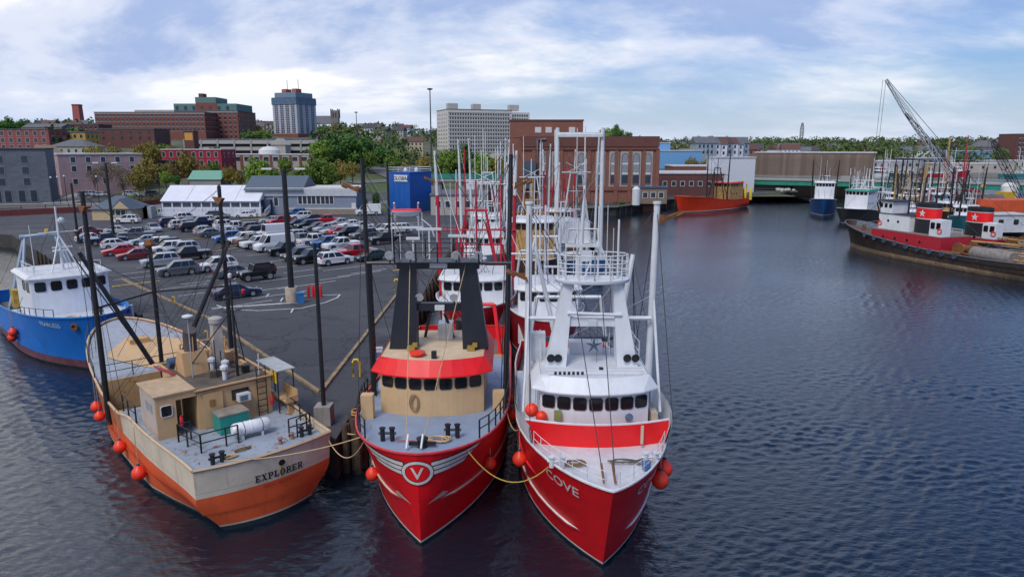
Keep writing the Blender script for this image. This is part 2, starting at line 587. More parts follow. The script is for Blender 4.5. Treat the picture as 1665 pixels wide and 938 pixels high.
# low yellow kerb islands between stalls
yel_t = mat('yellow_line', (0.5, 0.36, 0.14), 0.8, var=0.25, scale=1.5)
for a, b2 in [((183, 467), (259, 458)), ((352, 409), (385, 404)), ((286, 392), (340, 386)), ((640, 441), (662, 438)), ((130, 404), (172, 398)), ((560, 385), (620, 388)), ((395, 358), (430, 356))]:
    p, q = G(*a), G(*b2)
    MB().beam((p.x, p.y, LOT + 0.06), (q.x, q.y, LOT + 0.06), 0.3, 0.12, side=(-(q - p).y, (q - p).x, 0)).build('yellow_kerb', yel_t, lot)

# painted stall lines: u = across the lot, vdir = along the quay
UD = Vector((0.743, 0.669)); VD = Vector((-0.669, 0.743))
white_p = mat('road_paint', (0.62, 0.62, 0.62), 0.75, var=0.25, scale=2.5)
line_me = MB().box(-2.5, 2.5, -0.06, 0.06, 0, 0.004).mesh('stall_line', white_p)
def stall(p, length=5.0, ang=None, wd=1.0):
    o = link('stall_line', line_me, lot)
    o.location = (p[0], p[1], LOT + 0.004)
    o.scale = (length / 5.0, wd, 1)
    o.rotation_euler = (0, 0, math.atan2(UD.y, UD.x) if ang is None else ang)
for px, py, ln in [(470, 452, 7), (500, 463, 7), (440, 470, 6), (455, 479, 6), (330, 476, 5), (395, 495, 6), (560, 436, 6), (585, 445, 6), (545, 452, 4), (600, 441, 5),
                   (330, 458, 5), (300, 466, 5), (255, 432, 5), (232, 442, 5), (215, 452, 4), (290, 448, 5), (320, 430, 4), (360, 447, 4), (470, 433, 5), (492, 440, 5), (448, 424, 5),
                   (430, 413, 5), (412, 405, 5), (395, 398, 5), (470, 384, 5), (500, 389, 5), (530, 395, 5), (560, 400, 5), (600, 408, 5), (440, 375, 5)]:
    stall(G(px, py), ln)
for px, py in [(367, 446), (352, 449), (383, 452), (435, 480), (458, 487), (330, 441), (318, 445), (475, 505)]:
    stall(G(px, py), 1.7, math.atan2(UD.y, UD.x) + R(58), 1.1)
# hatched island by the lamp base and the sweeping white line beside it
for i in range(9):
    stall(G(362 + i * 13, 500 - i * 0.9), 2.2, R(10), 1.0)
arc = [G(x, y) for x, y in [(352, 496), (372, 503), (420, 505), (490, 501), (528, 492), (548, 484), (553, 479), (520, 480), (480, 482)]]
for p, q in zip(arc, arc[1:]):
    stall((p + q) / 2, (q - p).length, math.atan2((q - p).y, (q - p).x), 1.2)

# --- roads on the town side
roadm = mat('road_grey', (0.15, 0.145, 0.145), 0.85, var=0.18, scale=0.3)
pavem = mat('pavement_grey', (0.3, 0.28, 0.25), 0.85, var=0.15, scale=0.4)
def strip(name, pts, w, m_, dz, follow=True):
    bb = MB(); L = []; Rr = []
    for i, p in enumerate(pts):
        p = Vector(p); d = Vector(pts[min(i + 1, len(pts) - 1)]) - Vector(pts[max(i - 1, 0)])
        d.normalize(); nn_ = Vector((-d.y, d.x))
        for s_, arr in ((1, L), (-1, Rr)):
            q = p + nn_ * w / 2 * s_
            z = max(LOT, hillz(q.x, q.y)) if q.y > 222 else LOT
            arr.append((q.x, q.y, z + dz))
    bb.ring([Rr, L], close=False)
    return struct(bb.build(name, m_))
strip('road', [(-400, 178), (-135, 181), (-90, 183), (-45, 190), (-22, 205), (-30, 250), (-60, 320), (-70, 420)], 11, roadm, 0.012)
strip('pavement', [(-400, 187.5), (-135, 189), (-92, 191), (-60, 195)], 4.5, pavem, 0.02)
strip('side_street', [(-124, 190), (-133, 215), (-146, 260), (-165, 330)], 8, pavem, 0.03)
strip('ramp_road', [(-60, 262), (-40, 285), (-10, 300), (30, 310)], 9, roadm, 0.3)
grassm = mat('lawn', (0.07, 0.13, 0.03), 0.95, var=0.35, scale=0.6)
def lawn(pts, dz=0.03):
    bb = MB(); bb.add([(x, y, max(LOT, hillz(x, y) if y > 222 else LOT) + dz) for x, y in pts], [tuple(range(len(pts)))])
    tag(bb.build('lawn', grassm), kind='structure')
lawn([(-58, 172), (-32, 168), (-26, 178), (-30, 182), (-50, 184)])
lawn([(-92, 163), (-80, 161), (-76, 166), (-88, 170)])
lawn([(10, 177), (24, 181), (22, 184), (8, 180)], 0.05)
lawn([(-120, 200), (-70, 203), (-70, 212), (-118, 208)])
# ================================================================== hull and boat helpers (local axes: +x to the bow, +y to port, z = 0 at the waterline)
class Hull:
    def __init__(s, L, B, sheer, rake=2.0, wl=(0.55, 2.5), dk=(0.66, 3.0, 0.5), stern=0.88, bulge=0.35, srake=0.0, flare=1.4, tuck=0.22):
        s.tuck = tuck
        s.L, s.B, s.rake, s.wl, s.dk, s.stern, s.bulge, s.srake, s.flare = L, B, rake, wl, dk, stern, bulge, srake, flare
        s.sx, s.sz = zip(*sheer)
    def sheer(s, t):
        return interp(t, s.sx, s.sz)
    def half(s, t, z):
        h = z / s.sheer(t)
        st = s.stern + (1 - s.stern) * smooth01(t / 0.25)
        u = max(0, (t - s.wl[0]) / (1 - s.wl[0])); bw = (1 - u ** s.wl[1]) * 0.96
        u = max(0, (t - s.dk[0]) / (1 - s.dk[0])); bd = max(0, 1 - u ** s.dk[1]) ** s.dk[2]
        if h < 0:
            if t < 0.3: bw -= (1 - smooth01(t / 0.3)) * s.tuck
            return s.B / 2 * st * bw * (1 + h * 0.7)
        bb = bw + (bd - bw) * min(1.15, h) ** s.flare
        if t < 0.3:                                  # tumble the run in towards the stern at the waterline
            bb -= (1 - smooth01(t / 0.3)) * s.tuck * max(0, 1 - h * 2.2)
        return s.B / 2 * st * max(0, bb)
    def p(s, t, z, side=1, off=0.0):
        h = z / s.sheer(t)
        x = t * s.L + s.rake * h * smooth01((t - 0.55) / 0.45) ** 2
        x -= s.srake * h * (1 - smooth01(t / 0.2))
        y = s.half(t, z)
        q = Vector((x, y * side, z))
        if off:
            e = 0.004
            a = s.p(min(1, t + e), z, side) - s.p(max(0, t - e), z, side)
            c = s.p(t, z + 0.02, side) - s.p(t, z - 0.02, side)
            nn_ = a.cross(c)
            if nn_.length > 1e-9:
                nn_.normalize()
                if nn_.y * side < 0 and abs(nn_.y) > 1e-4: nn_ = -nn_
                if abs(nn_.y) <= 1e-4 and nn_.x < 0: nn_ = -nn_
                q += nn_ * off
        return q
    def zf(s, z):
        if callable(z): return z
        return lambda t: z
    TS = [0, .02, .05, .1, .17, .25, .35, .45, .53, .6, .66, .71, .76, .8, .84, .875, .905, .93, .95, .967, .98, .99, .996, 1.0]
    def band(s, z0, z1, rows=6, off=0.0, t0=0.0, t1=1.0, transom=True, inner=False):
        z0, z1 = s.zf(z0), s.zf(z1)
        ts = [t0] + [t for t in s.TS if t0 < t < t1] + [t1]
        mb = MB()
        for side in (1, -1):
            g = [[s.p(t, z0(t) + (z1(t) - z0(t)) * r / rows, side, off) for t in ts] for r in range(rows + 1)]
            k = len(mb.f)
            mb.ring(g, close=False)
            if side == -1:
                mb.f[k:] = [f[::-1] for f in mb.f[k:]]
        if transom and t0 == 0.0:
            cols = 11; g = []
            for r in range(rows + 1):
                z = z0(0) + (z1(0) - z0(0)) * r / rows
                a = s.p(0, z, 1)
                g.append([(a.x - (s.bulge + off) * (1 - ((c / (cols - 1)) * 2 - 1) ** 2), a.y * (1 - 2 * c / (cols - 1)) * (1 + off / a.y), z) for c in range(cols)])
            mb.ring(g, close=False)
        return mb
    def strake(s, z, ht, off, t0, t1, top=False):
        """raised rubbing strake with real top and bottom ledges (or only its top ledge)"""
        z = s.zf(z); mb = MB()
        ts = [t0] + [t for t in s.TS if t0 < t < t1] + [t1]
        for side in (1, -1):
            g = []
            for t in ts:
                a, b_ = z(t) - ht / 2, z(t) + ht / 2
                k = off if t0 + 0.01 < t < t1 - 0.012 else 0.01
                if top: g.append([s.p(t, b_ + 0.03, side, 0.02), s.p(t, b_ + 0.008, side, k + 0.004), s.p(t, b_ - 0.03, side, k + 0.006)])
                else: g.append([s.p(t, a - 0.05, side, -0.02), s.p(t, a, side, k), s.p(t, b_, side, k), s.p(t, b_ + 0.02, side, -0.02)])
            q = len(mb.f); mb.ring(g, close=False)
            if side == 1: mb.f[q:] = [f[::-1] for f in mb.f[q:]]
        return mb
    def tp(s, y, z, off=0.0):
        a = s.p(0, z, 1)
        return Vector((a.x - s.bulge * (1 - (y / a.y) ** 2) - off, y, z))
    def deck(s, z, t0=0.0, t1=1.0, inset=0.06, thick=None):
        z = s.zf(z)
        ts = [t0] + [t for t in s.TS if t0 < t < t1] + [t1]
        Lf, Rt = [], []
        for t in ts:
            q = s.p(t, z(t), 1)
            q.y = max(0.0, q.y - inset)
            if t == 1: q.x -= inset
            if t == 0: q.x -= s.bulge * 0
            Lf.append(Vector((q.x, q.y, z(t)))); Rt.append(Vector((q.x, -q.y, z(t))))
        mb = MB().ring([Rt, Lf], close=False)
        if t0 == 0 and s.bulge > 0.01:
            a = s.p(0, z(0), 1)
            k = 8
            mb.add([(a.x - (s.bulge - 0.04) * (1 - (2 * i / k - 1) ** 2), (a.y - inset) * (1 - 2 * i / k), z(0)) for i in range(k + 1)], [tuple(range(k + 1))])
        return mb
    def rail_pts(s, z, t0, t1, side, n, off=0.0):
        z = s.zf(z)
        return [s.p(t0 + (t1 - t0) * i / (n - 1), min(z(t0 + (t1 - t0) * i / (n - 1)), 99), side, off) for i in range(n)]

def hull_side_map(H, t, z, side, flip=1):
    """(u, v) in metres around the hull point (t, z); u runs to the bow for flip=1"""
    def f(u, v, o=0.03):
        tt = t + flip * u / H.L
        return H.p(min(0.9995, tt), z + v, side, o)
    return f

def caprail(H, root, mt, r=0.07, t0=0.0, t1=1.0, dz=0.0, name='cap_rail'):
    ts = [t0] + [t for t in Hull.TS if t0 < t < t1] + [t1]
    pts = [H.p(t, H.sheer(t) + dz, 1) for t in ts]
    pts2 = [H.p(t, H.sheer(t) + dz, -1) for t in reversed(ts)]
    if t1 == 1.0:
        path = pts + pts2[1:]
    else:
        path = None
    mb = MB()
    if path: mb.tube(path, r, 5)
    else:
        mb.tube(pts, r, 5); mb.tube(pts2, r, 5)
    if t0 == 0.0:
        mb.tube([H.tp(y, H.sheer(0) + dz) for y in [pts[0].y * (1 - 2 * i / 8) for i in range(9)]], r, 5)
    return mb.build(name, mt, root, 60)

def railing(root, pts, mt, h=0.95, rails=(0.5, 1.0), r=0.028, name='railing', posts=True):
    mb = MB()
    P = [Vector(p) for p in pts]
    for k in rails:
        mb.tube([p + Vector((0, 0, h * k)) for p in P], r, 4)
    if posts:
        for p in P:
            mb.bar(p - Vector((0, 0, 0.03)), p + Vector((0, 0, h)), r * 1.25, n=4)
    return mb.build(name, mt, root, 60)

def front_path(xf, hw, curve, xb, n=11):
    """plan outline of a wheelhouse: bowed front at xf, sides at +-hw back to xb; port to starboard"""
    pts = [(xb, hw)]
    for i in range(n):
        y = hw * (1 - 2 * i / (n - 1))
        pts.append((xf - curve * (y / hw) ** 2, y))
    pts.append((xb, -hw))
    return pts

def walls(path, z0, z1, top=None, back=True):
    mb = MB()
    mb.ring([[(x, y, z0) for x, y in path], [(x, y, z1) for x, y in path]], close=back, cap=False)
    return mb

def visor(path, z0, z1, out, thick=0.06):
    """sloping brim along the outline: low outer edge z0, high inner edge z1"""
    lo, hi = [], []
    n = len(path)
    for i, (x, y) in enumerate(path):
        a = Vector(path[max(i - 1, 0)]); c = Vector(path[min(i + 1, n - 1)])
        d = (c - a).normalized(); nn_ = Vector((-d.y, d.x)) * -1
        if nn_.dot(Vector((x - path[0][0], y)) + Vector((0.5, 0))) < 0: nn_ = -nn_
        q = Vector((x, y)) + nn_ * out
        lo.append(Vector((q.x, q.y, z0))); hi.append(Vector((x, y, z1)))
    mb = MB()
    up = Vector((0, 0, thick))
    mb.ring([lo, hi, [p + up for p in hi], [p + up for p in lo], lo], close=False)
    mb.quad(lo[0], hi[0], hi[0] + up, lo[0] + up); mb.quad(lo[-1], lo[-1] + up, hi[-1] + up, hi[-1])
    return mb

def pane(c, u, v, w, h, nrm, mt, parent, name='window', rim=None, proud=0.02, cham=0.13):
    """rounded window standing a little proud of a wall: centre c, in-plane axes u, v"""
    c, u, v, nrm = Vector(c), Vector(u).normalized(), Vector(v).normalized(), Vector(nrm).normalized()
    k = min(w, h) * cham
    def oct_(w_, h_, k_, d):
        return [c + u * a + v * b_ + nrm * d for a, b_ in ((-w_ / 2 + k_, -h_ / 2), (w_ / 2 - k_, -h_ / 2), (w_ / 2, -h_ / 2 + k_), (w_ / 2, h_ / 2 - k_), (w_ / 2 - k_, h_ / 2), (-w_ / 2 + k_, h_ / 2), (-w_ / 2, h_ / 2 - k_), (-w_ / 2, -h_ / 2 + k_))]
    mb = MB().ring([oct_(w, h, k, -0.03), oct_(w, h, k, proud)])
    o = mb.build(name, mt, parent, fix=True)
    if rim is not None:
        e = 0.035
        rb = MB()
        rb.ring([oct_(w, h, k, proud * 0.5), oct_(w, h, k, proud + 0.025), oct_(w + 2 * e, h + 2 * e, k + e * 0.5, proud + 0.02), oct_(w + 2 * e, h + 2 * e, k + e * 0.5, -0.02)], cap=False)
        rb.build('rim', rim, o)
    return o

def front_windows(root, path, zc, h, n, frac, mt, rim=None, gap=0.2):
    """n windows spread along the bowed front of a wheelhouse"""
    P = [Vector(p) for p in path[1:-1]]
    L = [0]
    for a, c in zip(P, P[1:]): L.append(L[-1] + (c - a).length)
    tot = L[-1]; w = tot * frac / n * (1 - gap)
    for i in range(n):
        d = tot * (1 - frac) / 2 + tot * frac * (i + 0.5) / n
        for j in range(1, len(L)):
            if d <= L[j]: break
        t = (d - L[j - 1]) / (L[j] - L[j - 1])
        q = P[j - 1].lerp(P[j], t); dr = (P[j] - P[j - 1]).normalized()
        nn_ = Vector((-dr.y, dr.x)); nn_ = nn_ if nn_.x > 0 else -nn_
        pane((q.x, q.y, zc), (dr.x, dr.y, 0), (0, 0, 1), w, h, (nn_.x, nn_.y, 0), mt, root, 'window', rim)

orange_b = mat('buoy_orange', (0.85, 0.05, 0.02), 0.45, var=0.15, scale=3)
black_m = mat('black_steel', (0.012, 0.013, 0.017), 0.5, var=0.4, scale=3, rust=0.12)
white_m = mat('white_steel', (0.66, 0.68, 0.7), 0.45, var=0.08, scale=1.5, streak=0.12)
wire_m = mat('wire_rope', (0.04, 0.035, 0.035), 0.7)
rope_m = mat('hemp_rope', (0.5, 0.36, 0.2), 0.9, var=0.2, scale=8)
glass_b = glassy('boat_glass', (0.012, 0.014, 0.018), 0.12)
def buoy(p, label, r=0.42, group='orange fenders along the hulls', hang=1.6):
    """ball fender on a line: p = centre of the ball"""
    t = thing('fender', label, 'fender', p, 0, group)
    MB().lathe([(0.02, -r * 1.02), (r * 0.5, -r * 0.88), (r * 0.85, -r * 0.52), (r, 0), (r * 0.9, r * 0.45), (r * 0.6, r * 0.85), (r * 0.3, r * 1.12), (r * 0.2, r * 1.3)], (0, 0, 0), 14).build('ball', orange_b, t, 60)
    MB().lathe([(r * 0.24, r * 1.2), (r * 0.26, r * 1.4), (r * 0.1, r * 1.5)], (0, 0, 0), 8).build('eye', mat('buoy_blue', (0.03, 0.05, 0.12), 0.5), t, 60)
    if hang: MB().bar((0, 0, r * 1.4), (0, 0, r * 1.4 + hang), 0.02, n=4).build('line', rope_m, t)
    return t

def flood(root, p, r=0.22, mt=None, facing=(1, 0, -0.3)):
    o = MB().lathe([(0.04, -r * 0.9), (r * 0.6, -r * 0.75), (r, -r * 0.1), (r * 1.02, 0.02), (r * 0.9, 0.03), (0.02, -r * 0.1)], p, 12, facing).build('floodlight', mt or mat('lamp_metal', (0.5, 0.53, 0.56), 0.35, 0.3), root, 50)
    return o

def bitts(root, c, mt=None, h=0.55):
    mb = MB()
    for s_ in (-1, 1):
        mb.lathe([(0.11, 0), (0.11, h), (0.15, h + 0.03), (0.15, h + 0.08)], (c[0], c[1] + 0.22 * s_, c[2]), 8)
    mb.bar((c[0], c[1] - 0.4, c[2] + h * 0.65), (c[0], c[1] + 0.4, c[2] + h * 0.65), 0.06)
    return mb.build('mooring_bitts', mt or black_m, root, 50)

def coil(root, c, r, mt, turns=4, name='rope_coil', seed=1, flat=0.7):
    rnd = random.Random(seed)
    pts = []
    for i in range(turns * 12):
        a = 2 * math.pi * i / 12
        k = r * (0.55 + 0.45 * rnd.random())
        pts.append((c[0] + k * math.cos(a) * flat, c[1] + k * math.sin(a) * 1.2 + 0.02 * i * 0.3, c[2] + 0.04 + 0.012 * (i // 12) + 0.02 * rnd.random()))
    return MB().tube(pts, 0.035, 4).build(name, mt, root, 60)

def dredge(root, p, w, mt, name='scallop_dredge'):
    """paravane stabiliser: a rusty delta wing slung from the pole, with fin and weighted nose"""
    mb = MB()
    x, y, z = p
    s_ = 1 if y > 0 else -1
    mb.extr([(x, y + s_ * w * 0.5, z + w * 0.2), (x + w * 0.28, y - s_ * w * 0.5, z - w * 0.22), (x - w * 0.28, y - s_ * w * 0.5, z - w * 0.22)], (0, s_ * 0.06, 0.2))
    mb.extr([(x, y + s_ * w * 0.2, z + w * 0.12), (x, y - s_ * w * 0.45, z - w * 0.15), (x, y - s_ * w * 0.45, z + w * 0.18)], (0.05, 0, 0))
    mb.bar((x, y + s_ * w * 0.55, z + w * 0.25), (x, y + s_ * w * 0.25, z + w * 0.1), 0.1)
    return mb.build(name, mt, root)

def ladder(root, p, q, w, mt, n=8, side=(0, 1, 0), r=0.03, name='ladder'):
    p, q, sd = Vector(p), Vector(q), Vector(side)
    mb = MB()
    for s_ in (-1, 1):
        mb.bar(p + sd * w / 2 * s_, q + sd * w / 2 * s_, r, n=4)
    for i in range(n):
        c = p.lerp(q, (i + 0.5) / n)
        mb.bar(c - sd * w / 2, c + sd * w / 2, r * 0.8, n=4)
    return mb.build(name, mt, root)
# ================================================================== the four boats in front
red_h = plated('hull_red', (0.76, 0.006, 0.013), 0.1, 0.4)
red_b = mat('visor_red', (0.86, 0.01, 0.013), 0.4, var=0.08, scale=1.0)
rub_m = mat('strake_red', (0.75, 0.035, 0.06), 0.4, var=0.12)
tan_m = mat('tan_paint', (0.64, 0.42, 0.22), 0.55, var=0.08, scale=0.9, streak=0.1)
cream_m = mat('cream_paint', (0.55, 0.47, 0.36), 0.55, var=0.08, scale=1.2, streak=0.25)
deckgrey = mat('deck_grey', (0.26, 0.33, 0.45), 0.6, var=0.12, scale=0.7, rust=0.06)
boot_m = mat('boot_black', (0.016, 0.017, 0.014), 0.75, var=0.5, rust=0.15)
navy_m = mat('gallows_navy', (0.012, 0.016, 0.026), 0.42, var=0.3, scale=1.0)
whited = mat('deck_white', (0.6, 0.62, 0.66), 0.55, var=0.1, scale=1.2, streak=0.15)
house_w = mat('house_white', (0.74, 0.76, 0.79), 0.45, var=0.06, scale=0.8, streak=0.1)
rusty = mat('rusty_iron', (0.2, 0.085, 0.03), 0.85, var=0.45, scale=3, bump=0.4)
yell_m = mat('yellow_paint', (0.75, 0.5, 0.03), 0.5, var=0.12)
rim_m = mat('window_gasket', (0.03, 0.03, 0.03), 0.7)
line_w = mat('white_line', (0.7, 0.68, 0.64), 0.5, var=0.12)

def stem_map(H, zc):
    """wrap (u, v) round the stem: u < 0 to starboard, u > 0 to port, measured along the plating"""
    cache = {}
    def f(u, v, off=0.03):
        z = zc + v
        k = round(z, 3)
        if k not in cache:
            ts = [1 - 0.45 * (i / 160) ** 2 for i in range(161)]
            P = [H.p(t, z, 1) for t in ts]
            L = [0.0]
            for a, c in zip(P, P[1:]): L.append(L[-1] + (c - a).length)
            cache[k] = (ts, L)
        ts, L = cache[k]
        d = abs(u)
        for i in range(1, len(L)):
            if L[i] >= d:
                t = ts[i - 1] + (ts[i] - ts[i - 1]) * (d - L[i - 1]) / max(1e-6, L[i] - L[i - 1]); break
        else:
            t = ts[-1]
        q = H.p(t, z, 1 if u >= 0 else -1, 0)
        q2 = H.p(max(0.5, t - 0.004), z, 1 if u >= 0 else -1, 0)
        d_ = (q2 - q); nn_ = Vector((abs(d_.y), (-d_.x) * (1 if u >= 0 else -1), -0.25 * d_.length))
        if nn_.length > 1e-8: nn_.normalize()
        if t > 0.9985: nn_ = Vector((1, 0, -0.2)).normalized()
        return q + nn_ * off
    return f

def mapped_poly(poly, f, mt, parent, name, nu=6, off=0.03):
    """quad (4 corners in u, v) subdivided and wrapped on a surface"""
    a, b_, c, d = [Vector(p) for p in poly]
    g = []
    for i in range(3):
        s_ = i / 2
        g.append([f(*(a.lerp(b_, k / nu).lerp(d.lerp(c, k / nu), s_)), off) for k in range(nu + 1)])
    return MB().ring(g, close=False).build(name, mt, parent)

def common_hull(root, H, hullm, zboot=0.12, line=0.1, bootm=boot_m, linem=line_w, inner=None, top=None):
    H.band(-0.9, zboot, 3).build('boot_top', bootm, root, 40)
    if line:
        H.band(zboot, zboot + line, 1, 0.012).build('waterline_stripe', linem, root, 40)
    H.band(zboot, top or (lambda t: H.sheer(t)), 8).build('hull', hullm, root, 50)
    if inner:
        ib = H.band(lambda t: H.sheer(t) - 1.25, lambda t: H.sheer(t), 2, -0.09, 0.001, 0.985, transom=False)
        ib.f = [f[::-1] for f in ib.f]
        ib.build('bulwark_lining', inner, root, 50)

# ------------------------------------------------------------------ red boat with the winged badge
def boat_badge():
    root = thing('fishing_boat', 'red fishing boat with winged round badge on its bow and tan wheelhouse', 'fishing boat', (-4.1, 56, 0), R(-90), 'fishing boats at the pier')
    H = Hull(27.5, 8.0, [(0, 3.0), (0.3, 3.2), (0.5, 3.8), (0.7, 4.2), (0.9, 4.45), (1, 4.7)], 0.7, (0.55, 2.4), (0.66, 2.9, 0.55))
    common_hull(root, H, red_h)
    dz = lambda t: H.sheer(t) - 0.14
    H.deck(dz, 0.34, 1.0).build('foredeck', deckgrey, root)
    H.deck(1.9, 0.0, 0.34).build('work_deck', mat('work_deck', (0.16, 0.14, 0.12), 0.8, var=0.3, rust=0.3), root)
    MB().box(9.3, 9.36, -3.85, 3.85, 1.9, 3.4).build('deck_break', tan_m, root)
    caprail(H, root, mat('cap_pink', (0.6, 0.05, 0.06), 0.45), 0.06)
    # rubbing strake with cream edge and arrow heads
    zst = lambda t: 1.45 + 0.55 * smooth01((t - 0.6) / 0.4)
    H.strake(zst, 0.18, 0.09, 0.1, 0.975).build('rubbing_strake', rub_m, root, 40)
    H.strake(zst, 0.18, 0.09, 0.1, 0.97, True).build('strake_line', cream_m, root, 40)
    f = stem_map(H, 2.18)
    for s_ in (-1, 1):
        a = MB()
        a.add([f(0.35 * s_, -0.12), f(1.35 * s_, 0.02), f(1.25 * s_, 0.3), f(1.6 * s_, 0.12)], [(0, 1, 2), (1, 3, 2)])
        a.build('arrow_head', cream_m, root)
    # badge: ring, letter, wings
    f = stem_map(H, 3.78)
    def annulus(r0, r1, mt, nm, off):
        k = 28
        g = [[f(r * 1.18 * math.cos(2 * math.pi * i / k), r * math.sin(2 * math.pi * i / k), off) for i in range(k)] for r in (r0, (r0 + r1) / 2, r1)]
        MB().ring(g, cap=False).build(nm, mt, root)
    disc = MB().ring([[f(r * 1.18 * math.cos(2 * math.pi * i / 24), r * math.sin(2 * math.pi * i / 24), 0.045) for i in range(24)] for r in (0.02, 0.15, 0.3, 0.45)], cap=False)
    disc.build('badge_field', red_b, root)
    annulus(0.43, 0.62, mat('badge_dark', (0.06, 0.03, 0.03), 0.5), 'badge_outline', 0.05)
    annulus(0.46, 0.585, line_w, 'badge_ring', 0.06)
    lettering('V', lambda u, v: f(u, v, 0.065), line_w, root, 0.55, 0.015, 1.15, 'badge_letter')
    for s_ in (-1, 1):
        for k in range(3):
            v0, v1 = 0.33 - k * 0.235, 0.51 - k * 0.235
            ue = 3.15 - k * 0.42
            rise = 0.14
            poly = [(0.62 * s_, v0 - 0.04), (ue * s_, v0 + rise * ue / 3), ((ue + 0.22) * s_, v1 + rise * ue / 3), (0.62 * s_, v1 - 0.04)]
            mapped_poly(poly, f, line_w, root, 'wing_stripe', 8, 0.04)
        poly = [(0.6 * s_, -0.21), (2.42 * s_, -0.09), (3.45 * s_, 0.71), (0.6 * s_, 0.53)]
        mapped_poly(poly, f, mat('badge_dark', None), root, 'wing_outline', 8, 0.02)
    # wheelhouse
    path = front_path(22.7, 2.65, 0.75, 16.6)
    walls(path, 4.0, 7.0).build('wheelhouse', tan_m, root)
    MB().prism(path, 7.0, 7.08).build('roof', mat('tan_roof', (0.66, 0.5, 0.34), 0.7, var=0.15, scale=1.3), root)
    front_windows(root, path, 5.9, 0.52, 7, 0.97, glass_b, rim_m, 0.26)
    visor(path, 6.36, 7.1, 0.45).build('visor', red_b, root)
    for s_ in (-1, 1):
        for i in range(3):
            pane((21 - i * 1.3, s_ * 2.65, 6.0), (1, 0, 0), (0, 0, 1), 0.8, 0.5, (0, s_, 0), glass_b, root)
    hs = [(23.35 - 0.02, -0.85 + 0.2 * math.cos(a), 4.95 + 0.42 * math.sin(a)) for a in [i * math.pi / 9 for i in range(19)]]
    MB().tube([(22.72, y, z) for _, y, z in hs], 0.035, 5).build('hose_loop', mat('hose', (0.4, 0.05, 0.05), 0.6), root, 60)
    MB().tube([(22.76, y * 0.98 + 0.03, z) for _, y, z in hs], 0.03, 5).build('hose_loop', mat('hose2', (0.25, 0.3, 0.12), 0.6), root, 60)
    # mast gantry: two fins and cross beams
    for s_, yb0, yb1, yt0, yt1 in ((-1, -2.4, -0.95, -1.7, -0.85), (1, 1.5, 2.85, 1.35, 2.2)):
        g = []
        for y0, y1, z, xd in ((yb0, yb1, 7.05, 0.5), ((yb0 * 0.55 + yt0 * 0.45), (yb1 * 0.55 + yt1 * 0.45), 9.2, 0.42), (yt0, yt1, 11.7, 0.32)):
            g.append([(20 - xd, y0, z), (20 + xd, y0, z), (20 + xd, y1, z), (20 - xd, y1, z)])
        MB().ring(g).build('gantry_leg', navy_m, root)
    MB().box(19.75, 20.3, -1.9, 2.4, 11.35, 11.75).build('top_beam', navy_m, root)
    MB().box(19.8, 20.2, -1.1, 1.6, 9.1, 9.5).build('middle_beam', navy_m, root)
    MB().bar((20, -3.5, 11.62), (20, 4.05, 11.62), 0.09).build('spreader', navy_m, root)
    MB().box(19.3, 20.9, -1.9, 2.4, 11.76, 11.8).build('platform', navy_m, root)
    railing(root, [(20.9, -1.9, 11.8), (20.9, -0.8, 11.8), (20.9, 0.3, 11.8), (20.9, 1.4, 11.8), (20.9, 2.4, 11.8), (19.3, 2.4, 11.8), (19.3, 1.0, 11.8), (19.3, -0.5, 11.8), (19.3, -1.9, 11.8), (20.9, -1.9, 11.8)], navy_m, 1.0, (0.5, 1.0))
    for y in (-2.15, -1.1, 1.25, 2.4):
        flood(root, (20.9, y, 12.15), 0.24)
        MB().bar((20.75, y, 11.7), (20.75, y, 12.1), 0.04).build('lamp_stem', navy_m, root)
    for y in (-0.75, 1.05):
        flood(root, (20.35, y, 9.85), 0.22)
        MB().bar((20.2, y, 9.45), (20.2, y, 9.8), 0.04).build('lamp_stem', navy_m, root)
    MB().cbox((20.45, 0.3, 11.6), 0.25, 0.9, 0.3).build('radar_box', white_m, root)
    MB().cbox((20.3, 0.3, 9.3), 0.25, 0.5, 0.25).build('radar_box', white_m, root)
    for x, y, z, w in ((20, -0.2, 13.4, 1.3), (19.6, 1.3, 13.0, 1.1), (20.3, -1.0, 12.95, 0.7)):
        o = MB(); o.bar((x, y, 11.8), (x, y, z), 0.045); o.cbox((x, y, z), 0.12, w, 0.13)
        o.build('radar', white_m, root)
    MB().bar((20, 0.2, 11.8), (20, 0.2, 14.6), 0.03, n=5).bar((20.1, 1.9, 11.8), (20.1, 1.9, 14), 0.025, n=5).bar((20.1, -1.7, 11.8), (20.1, -1.7, 13.2), 0.025, n=5).build('antenna', white_m, root)
    # roof gear
    MB().lathe([(0.12, 0), (0.3, 0.05), (0.42, 0.12), (0.42, 0.2), (0.2, 0.26)], (21.7, -0.75, 7.1), 12).build('life_ring', orange_b, root, 50)
    MB().cbox((22.1, 0.15, 7.28), 0.25, 0.25, 0.35).build('searchlight', black_m, root)
    for y in (-1.2, 1.95):
        MB().cbox((20.6, y, 7.2), 0.6, 0.4, 0.22).cbox((20.7, y + 0.2, 7.38), 0.25, 0.25, 0.2).build('winch', mat('winch_yellow', (0.35, 0.24, 0.05), 0.6, rust=0.3), root)
    MB().cbox((18.2, 0.4, 7.55), 0.9, 0.8, 0.9).build('vent_box', whited, root)
    # outriggers
    for s_, y0, y1, zt in ((-1, -3.55, -3.7, 17.0), (1, 3.75, 4.05, 17.2)):
        MB().bar((19.2, y0, 3.9), (19.2, y1, zt), 0.16, 0.11, 8).build('outrigger', black_m, root, 40)
        dredge(root, (19.2, y1 + 0.6 * s_, zt - 1.6), 0.9, rusty, 'stabiliser')
    MB().bar((18.7, -3.6, 3.9), (18.7, -3.6, 11.6), 0.1, n=6).build('mast_pole', black_m, root, 40)
